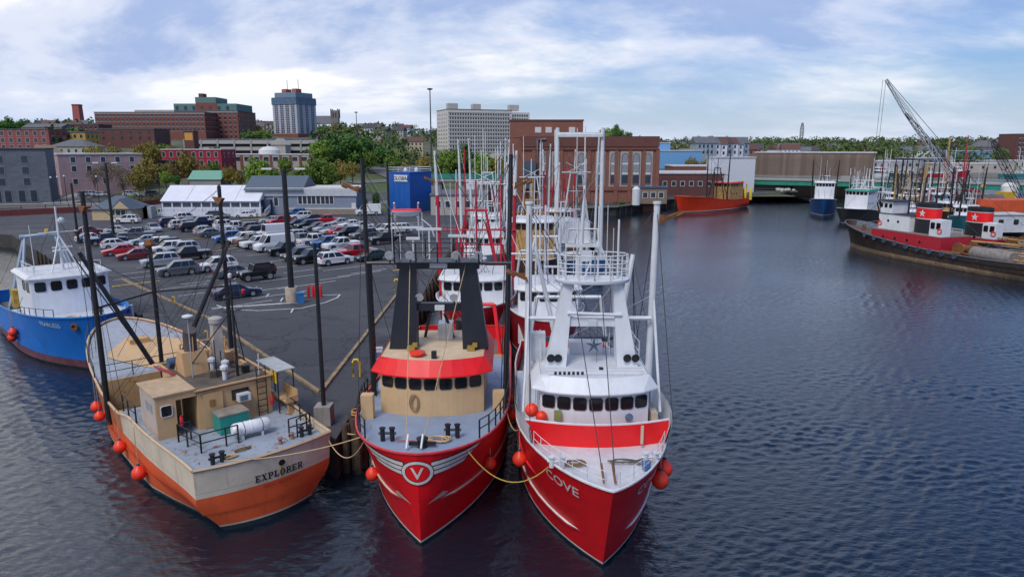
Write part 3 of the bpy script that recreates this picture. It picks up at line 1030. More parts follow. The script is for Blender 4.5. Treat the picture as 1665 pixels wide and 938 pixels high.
    ladder(root, (19.6, -3.3, 4.2), (19.6, -3.4, 11.4), 0.4, black_m, 20, (1, 0, 0), 0.02)
    ladder(root, (19.6, 3.5, 4.2), (19.6, 3.7, 11.4), 0.4, black_m, 20, (1, 0, 0), 0.02)
    # foredeck gear
    for s_ in (-1, 1):
        pts = H.rail_pts(lambda t: H.sheer(t), 0.7, 0.93, s_, 9, -0.1)
        railing(root, pts, black_m, 0.85, (0.5, 1.0), 0.032)
    MB().box(22.6, 23.1, -3.45, -2.85, 4.2, 5.45).build('tan_locker', tan_m, root)
    MB().box(21.4, 21.9, 3.1, 3.7, 4.1, 5.2).build('tan_locker', tan_m, root)
    bitts(root, (26.1, -1.6, 4.4)); bitts(root, (25.7, 1.35, 4.4))
    MB().lathe([(0.25, 0), (0.18, 0.2), (0.28, 0.42), (0.1, 0.5)], (26.9, 0.1, 4.45), 10).cbox((26.9, 0.1, 4.62), 0.2, 1.2, 0.12).build('anchor_windlass', black_m, root, 40)
    coil(root, (26.2, 0.5, 4.45), 0.55, rope_m, 4, seed=3)
    wire('deck_rope', [(26.3, -1.2, 4.5), (26.3, -0.4, 4.48), (26.5, 0.4, 4.48), (26.0, 1.2, 4.5)], 0.035, mat('red_rope', (0.4, 0.12, 0.08), 0.9), root)
    for y0, y1 in ((-0.55, -1.2), (0.1, 1.7)):
        wire('forestay', [(27.4, y0, 4.6), (20.3, y1, 11.6)], 0.022, rope_m, root)
        MB().bar((27.4, y0, 4.6), (27.0, y0 + 0.05, 5.1), 0.05).build('turnbuckle', white_m, root)
    for a, c in [((20, -3.4, 11.6), (12, -3.4, 3.5)), ((20, 3.9, 11.6), (12, 3.5, 3.5)), ((19.2, -3.7, 16.5), (20, -0.8, 11.7)), ((19.2, 4.0, 16.8), (20, 1.8, 11.7)), ((19.2, -3.7, 16.9), (25.4, -3.1, 4.6)), ((19.2, 4.05, 17), (24, 3.7, 4.6))]:
        wire('stay', [a, c], 0.018, wire_m, root)
    rg = random.Random(3)
    for i in range(16):
        a = rg.choice([(19.2, -3.7, rg.uniform(12, 16.8)), (19.2, 4.0, rg.uniform(12, 17)), (20, rg.uniform(-1.8, 2.3), 11.7)])
        c = rg.choice([(rg.uniform(10, 17), rg.choice((-3.4, 3.4)), 3.9), (rg.uniform(15, 17), rg.uniform(-2, 2), 7.1), (6.8, rg.uniform(-2.6, 2.6), 6.4), (19.2, a[1] * 0.98, 4.2)])
        wire('rigging', sag(a, c, rg.uniform(0, 0.25), 6), 0.012, rg.choice((wire_m, wire_m, rope_m)), root, 3)
    for y in (-2.2, -0.6, 0.9, 2.1):
        MB().bar((19.6, y, 11.8), (19.6, y, rg.uniform(13, 16)), 0.018, n=4).build('whip_antenna', white_m, root)
    # working aft deck, mostly out of sight behind the house
    MB().box(13.2, 16.2, -2.0, 2.0, 3.7, 5.6).build('engine_casing', whited, root)
    MB().lathe([(0.35, 0), (0.35, 1.6), (0.4, 1.62)], (14.5, 1.0, 5.6), 10).build('funnel', black_m, root, 40)
    for s_ in (-1, 1):
        MB().bar((16.4, s_ * 1.6, 4.0), (18.8, s_ * 0.4, 8.6), 0.09).build('brace', navy_m, root)
        g = MB(); g.bar((6.5, s_ * 3.4, 2), (6.8, s_ * 2.8, 6.4), 0.14); g.bar((8.6, s_ * 3.4, 2), (6.8, s_ * 2.8, 6.4), 0.12)
        g.build('gallows', red_b, root)
    MB().bar((6.8, -2.8, 6.4), (6.8, 2.8, 6.4), 0.14).build('gallows_beam', red_b, root)
    MB().lathe([(0.7, -1.2), (0.7, -1.1), (0.4, -1.1), (0.4, 1.1), (0.7, 1.1), (0.7, 1.2)], (10.5, 0, 4.3), 12, (0, 1, 0)).build('trawl_winch', rusty, root, 40)
    return root, H

# ------------------------------------------------------------------ red and white boat
def boat_white():
    root = thing('fishing_boat', 'red hulled fishing boat lettered COVE with white wheelhouse, outermost at the pier', 'fishing boat', (3.88, 52, 0), R(-90.0), 'fishing boats at the pier')
    H = Hull(25.1, 7.3, [(0, 2.9), (0.3, 3.1), (0.5, 3.7), (0.7, 4.3), (0.85, 4.5), (1, 4.65)], 2.3, (0.5, 2.9), (0.74, 2.0, 0.88), flare=1.25)
    common_hull(root, H, red_h)
    caprail(H, root, white_m, 0.055)
    H.deck(lambda t: H.sheer(t) - 0.16, 0.3, 1.0).build('foredeck', whited, root)
    H.deck(1.9, 0.0, 0.3).build('work_deck', mat('work_deck', None), root)
    H.strake(1.3, 0.18, 0.09, 0.1, 0.955).build('rubbing_strake', rub_m, root, 40)
    H.strake(1.3, 0.18, 0.09, 0.1, 0.95, True).build('strake_line', line_w, root, 40)
    H.strake(2.5, 0.16, 0.08, 0.5, 0.85).build('upper_strake', rub_m, root, 40)
    # breakwater: red bowed wall across the deck
    bw = [(22.75 - 0.75 * (y / 3.35) ** 2, y) for y in [3.2 - 6.4 * i / 14 for i in range(15)]]
    bk = MB(); bk.ring([[(x, y, 4.3) for x, y in bw], [(x + 0.12, y * 1.015, 5.42) for x, y in bw], [(x, y * 1.015, 5.42) for x, y in bw], [(x - 0.12, y, 4.3) for x, y in bw]], close=False)
    bk.build('breakwater', red_b, root, 40)
    MB().tube([(x + 0.06, y * 1.015, 5.45) for x, y in bw], 0.05, 5).build('breakwater_cap', white_m, root, 60)
    up = H.band(lambda t: H.sheer(t) + 0.02, lambda t: H.sheer(t) + 1.0 - 0.5 * smooth01((0.62 - t) / 0.2), 1, 0.0, 0.4, 0.855, False)
    up.build('upper_bulwark', house_w, root, 40)
    ub = H.band(lambda t: H.sheer(t) - 0.1, lambda t: H.sheer(t) + 1.0 - 0.5 * smooth01((0.62 - t) / 0.2), 1, -0.07, 0.4, 0.855, False)
    ub.f = [f_[::-1] for f_ in ub.f]
    ub.build('bulwark_lining', house_w, root, 40)
    # wheelhouse
    path = front_path(21.5, 2.55, 0.6, 16.2)
    walls(path, 4.2, 7.0).build('wheelhouse', house_w, root)
    MB().prism(path, 7.0, 7.08).build('roof', whited, root)
    front_windows(root, path, 5.92, 0.55, 7, 0.98, glass_b, rim_m, 0.24)
    visor(path, 6.48, 7.12, 0.42).build('visor', house_w, root)
    for s_ in (-1, 1):
        for i in range(3):
            pane((20.0 - i * 1.25, s_ * 2.55, 6.0), (1, 0, 0), (0, 0, 1), 0.9, 0.52, (0, s_, 0), glass_b, root)
    MB().tube([(21.0, y, 7.1 + 0.28) for y in (-2.3, 0, 2.3)], 0.03, 4).build('name_board_rail', white_m, root)
    MB().box(20.7, 20.78, -2.2, 2.2, 7.08, 7.3).build('name_board', house_w, root)
    for i in range(7):
        MB().box(20.78, 20.8, -1.9 + i * 0.21, -1.78 + i * 0.21, 7.12, 7.26).build('name_letter', black_m, root)
    MB().lathe([(0.2, 0), (0.1, 0.25), (0.12, 0.3)], (21.55, 1.55, 5.3), 8, (1, 0, 0.2)).build('horn', mat('horn_blue', (0.1, 0.15, 0.25), 0.4), root, 50)
    MB().cbox((21.45, -1.75, 5.35), 0.12, 0.35, 0.5).build('deck_cleat_bag', mat('bag_green', (0.25, 0.28, 0.1), 0.8), root)
    # gantry
    for yb0, yb1, yt0, yt1 in ((-2.25, -1.25, -1.4, -0.95), (1.25, 2.25, 0.95, 1.4)):
        g = [[(19 - xd, y0, z), (19 + xd, y0, z), (19 + xd, y1, z), (19 - xd, y1, z)] for y0, y1, z, xd in ((yb0, yb1, 7.05, 0.5), (yt0, yt1, 11.2, 0.3))]
        MB().ring(g).build('gantry_leg', house_w, root)
    pf = MB().lathe([(0.0, 0), (1.0, 0), (1.04, 0.05), (1.04, 0.18), (0, 0.2)], (0, 0, 0), 20).build('platform', house_w, root, 40)
    pf.location = (19, 0, 11.2); pf.scale = (0.85, 1.72, 1)
    ring_ = [(19 + 0.84 * math.cos(a), 1.7 * math.sin(a), 11.4) for a in [2 * math.pi * i / 14 for i in range(15)]]
    railing(root, ring_, white_m, 1.15, (0.33, 0.66, 1.0), 0.03)
    MB().box(18.75, 19.25, -1.6, 1.6, 9.05, 9.45).build('middle_beam', house_w, root)
    MB().cbox((19.3, 0, 9.25), 0.2, 0.4, 0.32).build('radar_box', white_m, root)
    MB().bar((19.0, -3.1, 9.4), (19.0, 2.9, 9.4), 0.11).build('spreader', white_m, root)
    MB().bar((19.4, -1.2, 9.75), (19.4, 1.4, 9.65), 0.09).build('boom', white_m, root)
    for y, zt in ((-0.75, 14.2), (0.25, 14.8), (-0.3, 12.9), (1.2, 14.2)):
        MB().bar((19, y, 11.4), (19, y, zt), 0.05, n=6).build('antenna_mast', white_m, root, 60)
    MB().bar((19, 0.25, 13.2), (19.6, -0.5, 11.4), 0.035).bar((19, 0.25, 13.2), (19.2, 1.0, 11.4), 0.035).build('mast_brace', white_m, root)
    MB().cbox((19.3, -0.55, 13.0), 0.14, 1.6, 0.14).build('radar', white_m, root)
    MB().cbox((19.2, -0.35, 12.5), 0.35, 0.5, 0.5).build('radar_pedestal', white_m, root)
    # outriggers and booms
    for y0, y1 in ((-3.1, -3.05), (2.95, 3.05)):
        MB().bar((18.6, y0, 4.2), (18.6, y1, 14.9), 0.2, 0.15, 10).build('outrigger', white_m, root, 40)
        MB().lathe([(0.2, 0), (0.2, 0.12)], (18.6, y1, 14.9), 10).build('outrigger_cap', white_m, root)
        MB().bar((18.6, y1, 10.5), (20.6, y0 * 1.08, 5.2), 0.07).build('outrigger_stay', white_m, root)
    dr = dredge(root, (18.6, 3.7, 14.2), 1.1, rusty, 'stabiliser')
    dr = dredge(root, (18.6, -3.6, 11.4), 1.0, rusty, 'stabiliser')
    MB().bar((17.5, 1.5, 7.6), (16.8, 2.3, 12.2), 0.16, 0.12, 8).build('cargo_boom', white_m, root, 40)
    ladder(root, (17.4, 1.2, 7.6), (16.9, 1.9, 11.4), 0.35, white_m, 10, (0, 1, 0.3), 0.02)
    MB().bar((17.5, -1.5, 7.3), (16.8, -2.7, 12.6), 0.14, 0.1, 8).build('cargo_boom', white_m, root, 40)
    # roof gear
    for y in (-2.0, -1.65, 1.7, 2.1):
        flood(root, (19.6, y, 7.55), 0.2, black_m, (1, 0.2, 0))
    MB().cbox((20.4, 0.35, 7.2), 0.3, 0.18, 0.25).build('searchlight', black_m, root)
    st = MB()
    for i in range(5):
        a = 2 * math.pi * i / 5 + math.pi / 2
        st.extr([(18.9, 0.15 + 0.42 * math.cos(a), 8.0 + 0.42 * math.sin(a)), (18.9, 0.15 + 0.13 * math.cos(a + 0.5), 8.0 + 0.13 * math.sin(a + 0.5)), (18.9, 0.15, 8.0), (18.9, 0.15 + 0.13 * math.cos(a - 0.5), 8.0 + 0.13 * math.sin(a - 0.5))], (0.08, 0, 0))
    st.build('star_ornament', mat('star_blue', (0.06, 0.08, 0.13), 0.5), root)
    MB().box(16.6, 17.4, -0.9, 0.8, 7.08, 7.7).build('roof_locker', whited, root)
    MB().box(16.3, 16.5, -2.4, 2.4, 7.5, 7.75).build('dark_roof_beam', mat('beam_slate', (0.06, 0.08, 0.12), 0.5), root)
    MB().box(17.6, 18.3, -2.9, -2.2, 7.0, 8.4).build('exhaust_casing', whited, root)
    railing(root, [(16.3, -2.4, 7.1), (17.4, -2.4, 7.1), (18.6, -2.45, 7.1)], white_m, 1.0)
    railing(root, [(16.3, 2.4, 7.1), (17.4, 2.4, 7.1), (18.6, 2.45, 7.1)], white_m, 1.0)
    # side deck bits
    MB().ball((21.0, -2.95, 5.45), 0.33, 10).ball((21.2, -2.5, 5.2), 0.28, 10).build('deck_float', orange_b, root, 50)
    MB().box(19.5, 21.0, 2.7, 3.0, 4.3, 5.3).build('side_locker', cream_m, root)
    MB().box(22.86, 22.94, 1.85, 1.97, 4.6, 5.45).build('fender_board', cream_m, root)
    # foredeck: rails, ropes
    for s_ in (-1, 1):
        pts = H.rail_pts(lambda t: H.sheer(t), 0.86, 0.992, s_, 7, -0.05)
        railing(root, pts, white_m, 0.7, (0.5, 1.0), 0.014)
    coil(root, (24.7, -1.35, 4.48), 0.42, mat('brown_rope', (0.16, 0.1, 0.03), 0.9), 3, seed=5)
    coil(root, (24.5, 0.75, 4.48), 0.6, mat('grey_rope', (0.1, 0.1, 0.08), 0.9), 2, seed=9, flat=0.35)
    coil(root, (24.6, 1.6, 4.48), 0.35, mat('grey_rope', None), 2, seed=11)
    bitts(root, (24.9, -2.0, 4.45), white_m, 0.4); bitts(root, (24.5, 2.0, 4.45), white_m, 0.4)
    MB().cbox((25.1, 1.7, 4.6), 0.3, 0.3, 0.35).build('deck_box', mat('deck_box_blue', (0.05, 0.15, 0.35), 0.5), root)
    for y0, y1 in ((-0.25, -1.0), (0.2, 0.35)):
        wire('forestay', [(26.6, y0, 4.6), (19.4, y1, 11.3)], 0.02, wire_m, root)
        MB().bar((26.6, y0, 4.6), (26.0, y0 - 0.05, 5.15), 0.05).build('turnbuckle', rusty, root)
    for a, c in [((18.6, -3.05, 14.8), (19, -0.9, 11.5)), ((18.6, 3.05, 14.8), (19, 0.9, 11.5)), ((18.6, 3.05, 14.6), (12, 3.2, 3.6)), ((18.6, -3.05, 14.6), (12, -3.2, 3.6)), ((16.8, 2.3, 12.1), (14, 3.2, 4)), ((16.8, 2.3, 12.1), (18.6, 3.0, 8)), ((18.6, 3.05, 14.7), (23.2, 3.2, 5.6)), ((16.9, 2.2, 11.8), (16, 3.2, 4.6)), ((18.6, -3.05, 14.7), (23.5, -3.1, 5.5))]:
        wire('stay', [a, c], 0.018, wire_m, root)
    rg = random.Random(4)
    for i in range(18):
        a = rg.choice([(18.6, -3.05, rg.uniform(10, 14.8)), (18.6, 3.05, rg.uniform(10, 14.8)), (19, rg.uniform(-1.3, 1.3), 11.3), (16.8, 2.3, 12.1), (16.8, -2.7, 12.5)])
        c = rg.choice([(rg.uniform(8, 16), rg.choice((-3.1, 3.1)), 4.2), (rg.uniform(16.4, 17.6), rg.uniform(-2, 2), 7.1), (5.4, rg.uniform(-2, 2), 7.5), (18.8, a[1], 5.0)])
        wire('rigging', sag(a, c, rg.uniform(0, 0.25), 6), 0.012, rg.choice((wire_m, wire_m, white_m)), root, 3)
    for y in (-1.3, -0.9, 0.7, 1.0):
        MB().bar((18.7, y, 11.4), (18.7, y, rg.uniform(12.8, 15.2)), 0.018, n=4).build('whip_antenna', white_m, root)
    # name on both bows
    for s_, t in ((-1, 0.925), (1, 0.92)):
        lettering('COVE', hull_side_map(H, t, 3.75, s_, 1 if s_ < 0 else -1), line_w, root, 0.5, 0.01, 0.9, 'bow_name')
    # working deck aft
    MB().box(10.5, 14.0, -1.9, 1.9, 3.3, 5.4).build('engine_casing', whited, root)
    MB().lathe([(0.6, -1.2), (0.6, -1.1), (0.35, -1.1), (0.35, 1.1), (0.6, 1.1), (0.6, 1.2)], (9, 0, 3.4), 12, (0, 1, 0)).build('trawl_winch', rusty, root, 40)
    g = MB()
    for s_ in (-1, 1):
        g.bar((5, s_ * 3.0, 2), (5.4, s_ * 2.2, 7.5), 0.14)
    g.bar((5.4, -2.2, 7.5), (5.4, 2.2, 7.5), 0.14)
    g.build('gallows', white_m, root)
    return root, H
# ------------------------------------------------------------------ tan and orange boat lying stern-on
SLAB = {
    'E': [(0, 0, 1.0, .16), (0, .84, 1.0, 1), (.14, 0, .42, 1), (.4, .42, .72, .58), (.62, .36, .74, .64), (.86, .0, 1.0, .3), (.86, .7, 1.0, 1)],
    'L': [(0, 0, 1.0, .16), (0, .84, .58, 1), (.14, 0, .44, 1), (.86, 0, 1.0, .36)],
    'P': [(0, 0, .6, .14), (0, .86, .7, 1), (.14, 0, .42, 1), (.4, .42, .72, .56), (.7, .46, .98, .96), (.62, .42, .86, .5), (.62, .9, .86, 1)],
    'R': [(0, 0, .54, .14), (0, .86, .7, 1), (.14, 0, .42, 1), (.4, .44, .72, .58), (.7, .5, .96, .96), (.62, .44, .84, .54), (.62, .9, .84, 1), (.8, 0, 1.06, .14), ('d', .5, .5, .86, .02, .26)],
    'O': [(.3, 0, .7, .14), (.3, .86, .7, 1), (0, .24, .28, .76), (.72, .24, 1.0, .76), ('d', .02, .72, .32, 1.0, .24), ('d', .98, .72, .68, 1.0, -.24), ('d', .02, .28, .32, 0, .24), ('d', .98, .28, .68, 0, -.24)],
    'X': [(-.02, 0, .38, .13), (.62, 0, 1.04, .13), (-.02, .87, .4, 1), (.64, .87, 1.02, 1), ('d', .06, 1, .66, 0, .3), ('d', .16, 0, .72, 1, .17)],
}
def slab_word(word, mapf, mt, parent, size, width, name='stern_name'):
    mb = MB(); step = 1.2; x0 = -len(word) * step / 2
    for i, ch in enumerate(word):
        ox = x0 + i * step
        for q in SLAB[ch]:
            if q[0] == 'd':
                _, xa, ya, xb, yb, w = q
                P = [(xa, ya), (xa + w, ya), (xb + w, yb), (xb, yb)]
            else:
                xa, ya, xb, yb = q
                P = [(xa, ya), (xb, ya), (xb, yb), (xa, yb)]
            mb.quad(*[mapf((ox + a) * size * width, (b_ - 0.5) * size) for a, b_ in P])
    return mb.build(name, mt, parent)

def boat_explorer():
    root = thing('fishing_boat', 'tan and orange fishing boat lettered EXPLORER on its stern', 'fishing boat', (-11.9, 31.1, 0), R(132), 'fishing boats at the pier')
    H = Hull(25.0, 7.4, [(0, 3.5), (0.42, 3.4), (0.45, 2.95), (0.58, 3.0), (0.66, 3.6), (0.8, 4.3), (1, 5.0)], 1.5, (0.5, 2.2), (0.6, 2.3, 0.6), stern=0.9, bulge=0.5, srake=0.35, flare=1.0, tuck=0.34)
    orange = plated('hull_orange', (0.76, 0.115, 0.032), 0.24, 0.35, 0.5)
    buff = plated('hull_buff', (0.66, 0.57, 0.44), 0.25, 0.2, 0.55)
    tanr = mat('tan_weathered', (0.56, 0.36, 0.17), 0.6, var=0.12, scale=1.0, streak=0.25, rust=0.22)
    tanw = mat('tan_house', (0.62, 0.39, 0.19), 0.6, var=0.08, scale=0.8, streak=0.22)
    pinkw = mat('buff_side', (0.5, 0.42, 0.37), 0.6, var=0.08, streak=0.15)
    greyd = mat('rusty_deck', (0.3, 0.35, 0.42), 0.7, var=0.15, scale=0.8, rust=0.42)
    roofd = mat('dark_roof', (0.11, 0.09, 0.075), 0.85, var=0.4, scale=1.3, rust=0.3)
    H.band(-0.9, 0.26, 3).build('boot_top', mat('boot_dark', (0.012, 0.025, 0.035), 0.85, var=0.4, rust=0.15), root, 40)
    H.band(0.26, 0.36, 1, 0.012).build('waterline_stripe', cream_m, root, 40)
    zc = lambda t: 2.05 - 0.25 * smooth01((t - 0.1) / 0.5) if t < 0.47 else 1.85
    H.band(0.26, zc, 6).build('hull', orange, root, 50)
    H.band(zc, lambda t: H.sheer(t), 4, 0, 0, 0.43).build('buff_topsides', buff, root, 50)
    rust_side = mat('rust_side', (0.42, 0.13, 0.05), 0.7, var=0.35, scale=1.0, rust=0.5, streak=0.3)
    H.band(zc, lambda t: H.sheer(t), 4, 0, 0.43, 1.0).build('forward_topsides', rust_side, root, 50)
    H.band(1.12, 1.26, 1, 0.07).build('rubbing_strake', orange, root, 40)
    caprail(H, root, mat('tan_rail', (0.55, 0.4, 0.25), 0.6, rust=0.25), 0.08)
    H.deck(3.08, 0.0, 0.44).build('poop_deck', greyd, root)
    H.deck(1.5, 0.44, 0.64).build('well_deck', mat('well_deck', (0.13, 0.09, 0.06), 0.85, var=0.4, rust=0.4), root)
    ib = H.band(1.5, lambda t: H.sheer(t), 2, -0.1, 0.44, 0.66, transom=False); ib.f = [f_[::-1] for f_ in ib.f]
    ib.build('bulwark_lining', tanr, root, 40)
    H.deck(lambda t: H.sheer(t) - 0.12, 0.64, 1.0).build('whaleback_deck', mat('whaleback_grey', (0.34, 0.37, 0.42), 0.7, var=0.15, rust=0.15), root)
    MB().box(15.95, 16.05, -3.5, 3.5, 1.5, 3.45).build('whaleback_bulkhead', tanr, root)
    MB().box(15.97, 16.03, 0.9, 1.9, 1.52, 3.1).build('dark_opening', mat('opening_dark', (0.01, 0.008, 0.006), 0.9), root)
    # painted buff patch on the whaleback
    pt = [(19.4 + (2.4 + 0.35 * math.sin(3 * a) + 0.2 * math.sin(7 * a)) * math.cos(a), -0.3 + (2.3 + 0.3 * math.cos(4 * a)) * math.sin(a)) for a in [2 * math.pi * i / 28 for i in range(28)]]
    MB().add([(x, y, H.sheer(min(1, x / H.L)) - 0.12 + 0.03) for x, y in pt], [tuple(range(28))]).build('buff_deck_patch', tan_m, root)
    MB().box(20.6, 21.5, -0.6, 0.6, 4.1, 4.6).build('fore_hatch', tanr, root)
    # deck house
    MB().box(5.2, 11.2, -2.7, 1.2, 3.08, 5.15).build('deckhouse', tanw, root)
    MB().box(5.1, 11.3, -2.8, 1.3, 5.15, 5.22).build('deckhouse_roof', roofd, root)
    for a in (((5.1, -2.8), (5.1, 1.3)), ((5.1, 1.3), (11.3, 1.3)), ((11.3, 1.3), (11.3, -2.8)), ((11.3, -2.8), (5.1, -2.8))):
        MB().beam((*a[0], 5.27), (*a[1], 5.27), 0.08, 0.12, (0, 0, 1)).build('roof_edge', tanw, root)
    # companionway box on the port side, with its open doorway
    cab = MB()
    x0, x1, y0, y1, z0, z1 = 5.2, 8.0, 1.25, 3.2, 3.08, 5.35
    cab.box(x0 + 0.0, x0 + 0.06, 2.25, y1, z0, z1)            # aft wall beside the doorway
    cab.box(x0, x0 + 0.06, y0 - 0.02, 2.25, 5.0, z1)          # lintel
    cab.box(x0 + 0.06, x1, y1 - 0.06, y1, z0, z1)
    cab.box(x1 - 0.06, x1, y0, y1 - 0.06, z0, z1)
    cab.build('companionway', tanw, root)
    MB().box(x0 - 0.08, x1 + 0.1, y0 + 0.02, y1 + 0.1, z1, z1 + 0.07).build('companionway_roof', mat('roof_buff', (0.5, 0.36, 0.22), 0.75, var=0.15, rust=0.15), root)
    MB().box(x0 + 0.06, x1 - 0.06, y1 - 0.003, y1 + 0.02, z0, z1 - 0.02).build('buff_side_panel', pinkw, root)
    pane((x0 - 0.005, 2.72, 4.55), (0, 1, 0), (0, 0, 1), 0.5, 0.55, (-1, 0, 0), glass_b, root, 'window', white_m)
    for xx in (6.0, 6.65):
        pane((xx, y1 + 0.02, 4.6), (1, 0, 0), (0, 0, 1), 0.45, 0.5, (0, 1, 0), mat('dull_pane', (0.3, 0.33, 0.38), 0.3), root, 'window', None)
    dr = MB().box(5.1, 5.16, -0.05, 0.95, 3.12, 5.0).build('door', tanw, root)
    pane((5.095, 0.5, 4.45), (0, 1, 0), (0, 0, 1), 0.3, 0.38, (-1, 0, 0), mat('door_pane', (0.3, 0.17, 0.06), 0.5), dr, 'door_window')
    MB().bar((5.08, 0.1, 4.0), (5.08, 0.25, 4.0), 0.025).build('door_handle', black_m, dr)
    # wall gear: window unit, ladder, extinguishers
    MB().box(5.14, 5.2, -1.45, -0.55, 4.3, 4.85).build('dark_window', glass_b, root)
    ac = MB().box(4.75, 5.16, -1.4, -0.75, 4.25, 4.65).build('air_conditioner', white_m, root)
    MB().box(4.73, 4.75, -1.22, -0.82, 4.3, 4.58).build('grille', mat('grille', (0.12, 0.15, 0.18), 0.6), ac)
    ladder(root, (5.08, -2.15, 3.1), (5.08, -2.15, 5.9), 0.5, black_m, 8)
    for x, y in ((5.05, -2.62), (5.3, 2.05)):
        MB().lathe([(0.09, 0), (0.1, 0.05), (0.1, 0.42), (0.04, 0.5), (0.04, 0.56)], (x - 0.08, y, 3.6), 8).build('extinguisher', mat('ext_red', (0.6, 0.02, 0.03), 0.35), root, 50)
    # deck gear
    gb = MB().box(3.75, 4.85, -0.85, 0.65, 3.1, 4.05).build('green_locker', mat('locker_green', (0.02, 0.27, 0.22), 0.5, var=0.12, rust=0.1), root)
    MB().box(3.72, 4.88, -0.88, 0.68, 4.05, 4.12).build('lid', mat('locker_top', (0.28, 0.24, 0.2), 0.8, var=0.3), gb)
    rf = MB().lathe([(0.05, -0.95), (0.26, -0.93), (0.34, -0.8), (0.34, -0.02), (0.36, -0.02), (0.36, 0.02), (0.34, 0.02), (0.34, 0.8), (0.26, 0.93), (0.05, 0.95)], (2.7, -0.5, 3.6), 14, (0.1, 1, 0)).build('liferaft_canister', mat('raft_white', (0.75, 0.76, 0.78), 0.4), root, 40)
    MB().cbox((2.7, -1.0, 3.2), 0.6, 0.08, 0.25).cbox((2.7, 0.0, 3.2), 0.6, 0.08, 0.25).build('cradle', white_m, rf)
    for q in (-0.5, 0.4):
        MB().tube([(2.7 + 0.36 * math.cos(a) + 0.1 * q, -0.5 + q, 3.6 + 0.36 * math.sin(a)) for a in [i * math.pi / 6 for i in range(13)]], 0.015, 4).build('strap', black_m, rf)
    rails_ = [[(2.3, 2.1, 3.08), (2.3, 0.9, 3.08), (2.3, 0.3, 3.08)], [(2.3, 2.1, 3.08), (3.5, 2.35, 3.08), (4.4, 2.5, 3.08)], [(4.4, 2.5, 3.08), (4.4, 1.9, 3.08)], [(1.0, -2.2, 3.08), (1.4, -2.9, 3.08)], [(1.4, -3.1, 3.08), (3.0, -3.3, 3.08), (4.6, -3.35, 3.08)], [(8.5, 3.4, 3.1), (9.8, 3.45, 3.1), (10.9, 3.45, 3.1)], [(1.4, -3.1, 3.08), (1.3, -1.9, 3.08)]]
    for r_ in rails_:
        railing(root, r_, black_m, 0.95, (0.52, 1.0), 0.035)
    for c in ((0.7, 1.9, 3.08), (0.9, -2.6, 3.08)):
        bitts(root, c, black_m, 0.45)
    for c in ((0.8, -1.2, 3.08), (1.0, -1.9, 3.08)):
        MB().lathe([(0.14, 0), (0.09, 0.12), (0.09, 0.22), (0.15, 0.3), (0.1, 0.34)], c, 10).build('bollard', mat('bollard_rust', (0.25, 0.14, 0.12), 0.8), root, 50)
    coil(root, (0.9, 1.2, 3.1), 0.35, rope_m, 4, seed=2); coil(root, (1.3, 0.4, 3.1), 0.4, mat('brown_rope', None), 2, seed=8, flat=0.4)
    # canopy over the starboard side deck with its work table
    cp = MB().box(4.6, 7.4, -3.9, -2.85, 5.5, 5.56).build('side_canopy', mat('canopy_grey', (0.42, 0.43, 0.43), 0.7, var=0.15), root)
    for x, y in ((4.7, -3.8), (7.3, -3.8), (4.7, -2.9)):
        MB().bar((x, y, 3.08), (x, y, 5.5), 0.04).build('canopy_post', black_m, cp)
    tb_ = MB().box(4.2, 6.0, -3.75, -3.1, 3.75, 3.82).box(4.2, 6.0, -3.8, -3.75, 3.75, 4.4).box(4.2, 4.26, -3.75, -3.1, 3.82, 4.1).box(4.4, 4.6, -3.6, -3.3, 3.08, 3.75).build('cutting_table', tanr, root)
    for x in (4.9, 5.4):
        MB().box(x, x + 0.2, -2.99, -2.9, 4.75, 5.45).build('oilskin', yell_m, root)
    # roof gear: funnel, vents, mast with lights
    MB().extr([(8.0, -0.4, 5.2), (9.8, -0.4, 5.2), (9.0, -0.4, 6.5), (8.2, -0.4, 6.5)], (0, 1.3, 0)).build('funnel_casing', tanw, root)
    MB().tube([(8.6, 0.3, 6.4), (8.6, 0.3, 7.3), (8.4, 0.3, 7.7)], 0.36, 12).build('funnel', mat('funnel_dark', (0.09, 0.07, 0.07), 0.7, rust=0.2), root, 40)
    MB().bar((6.3, -1.35, 5.2), (6.3, -1.35, 10.6), 0.08, 0.05, 8).bar((6.3, -2.1, 9.6), (6.3, -0.6, 9.6), 0.035).bar((6.3, -1.9, 8.9), (6.3, -0.8, 8.9), 0.03).build('light_mast', black_m, root, 50)
    for y, z, m_ in ((-2.0, 9.75, mat('lamp_red', (0.5, 0.02, 0.03), 0.4)), (-0.7, 9.72, black_m), (-1.35, 10.7, white_m)):
        MB().lathe([(0.09, 0), (0.11, 0.05), (0.11, 0.2), (0.03, 0.26)], (6.3, y, z), 8).build('mast_light', m_, root, 50)
    for a, c in (((6.3, -1.35, 9), (8.5, -2.6, 5.2)), ((6.3, -1.35, 9), (8.5, 0.8, 5.2))):
        MB().bar(a, c, 0.03).build('mast_stay', black_m, root)
    MB().bar((7.6, 0.6, 5.2), (7.6, 0.6, 8.6), 0.035).build('whip_pole', mat('grey_pole', (0.35, 0.36, 0.37), 0.5), root)
    MB().lathe([(0.02, 0), (0.28, 0.03), (0.28, 0.1), (0.1, 0.16)], (7.6, 0.6, 8.6), 12).build('dome_antenna', white_m, root, 50)
    MB().box(8.3, 8.8, -1.4, -0.9, 5.2, 7.8).build('vent_trunk', mat('vent_pale', (0.5, 0.44, 0.38), 0.7, streak=0.3), root)
    MB().lathe([(0.3, 0), (0.38, 0.05), (0.38, 0.3), (0.2, 0.4)], (8.55, -1.15, 7.8), 12).build('vent_cap', mat('vent_grey', (0.4, 0.38, 0.36), 0.6), root, 40)
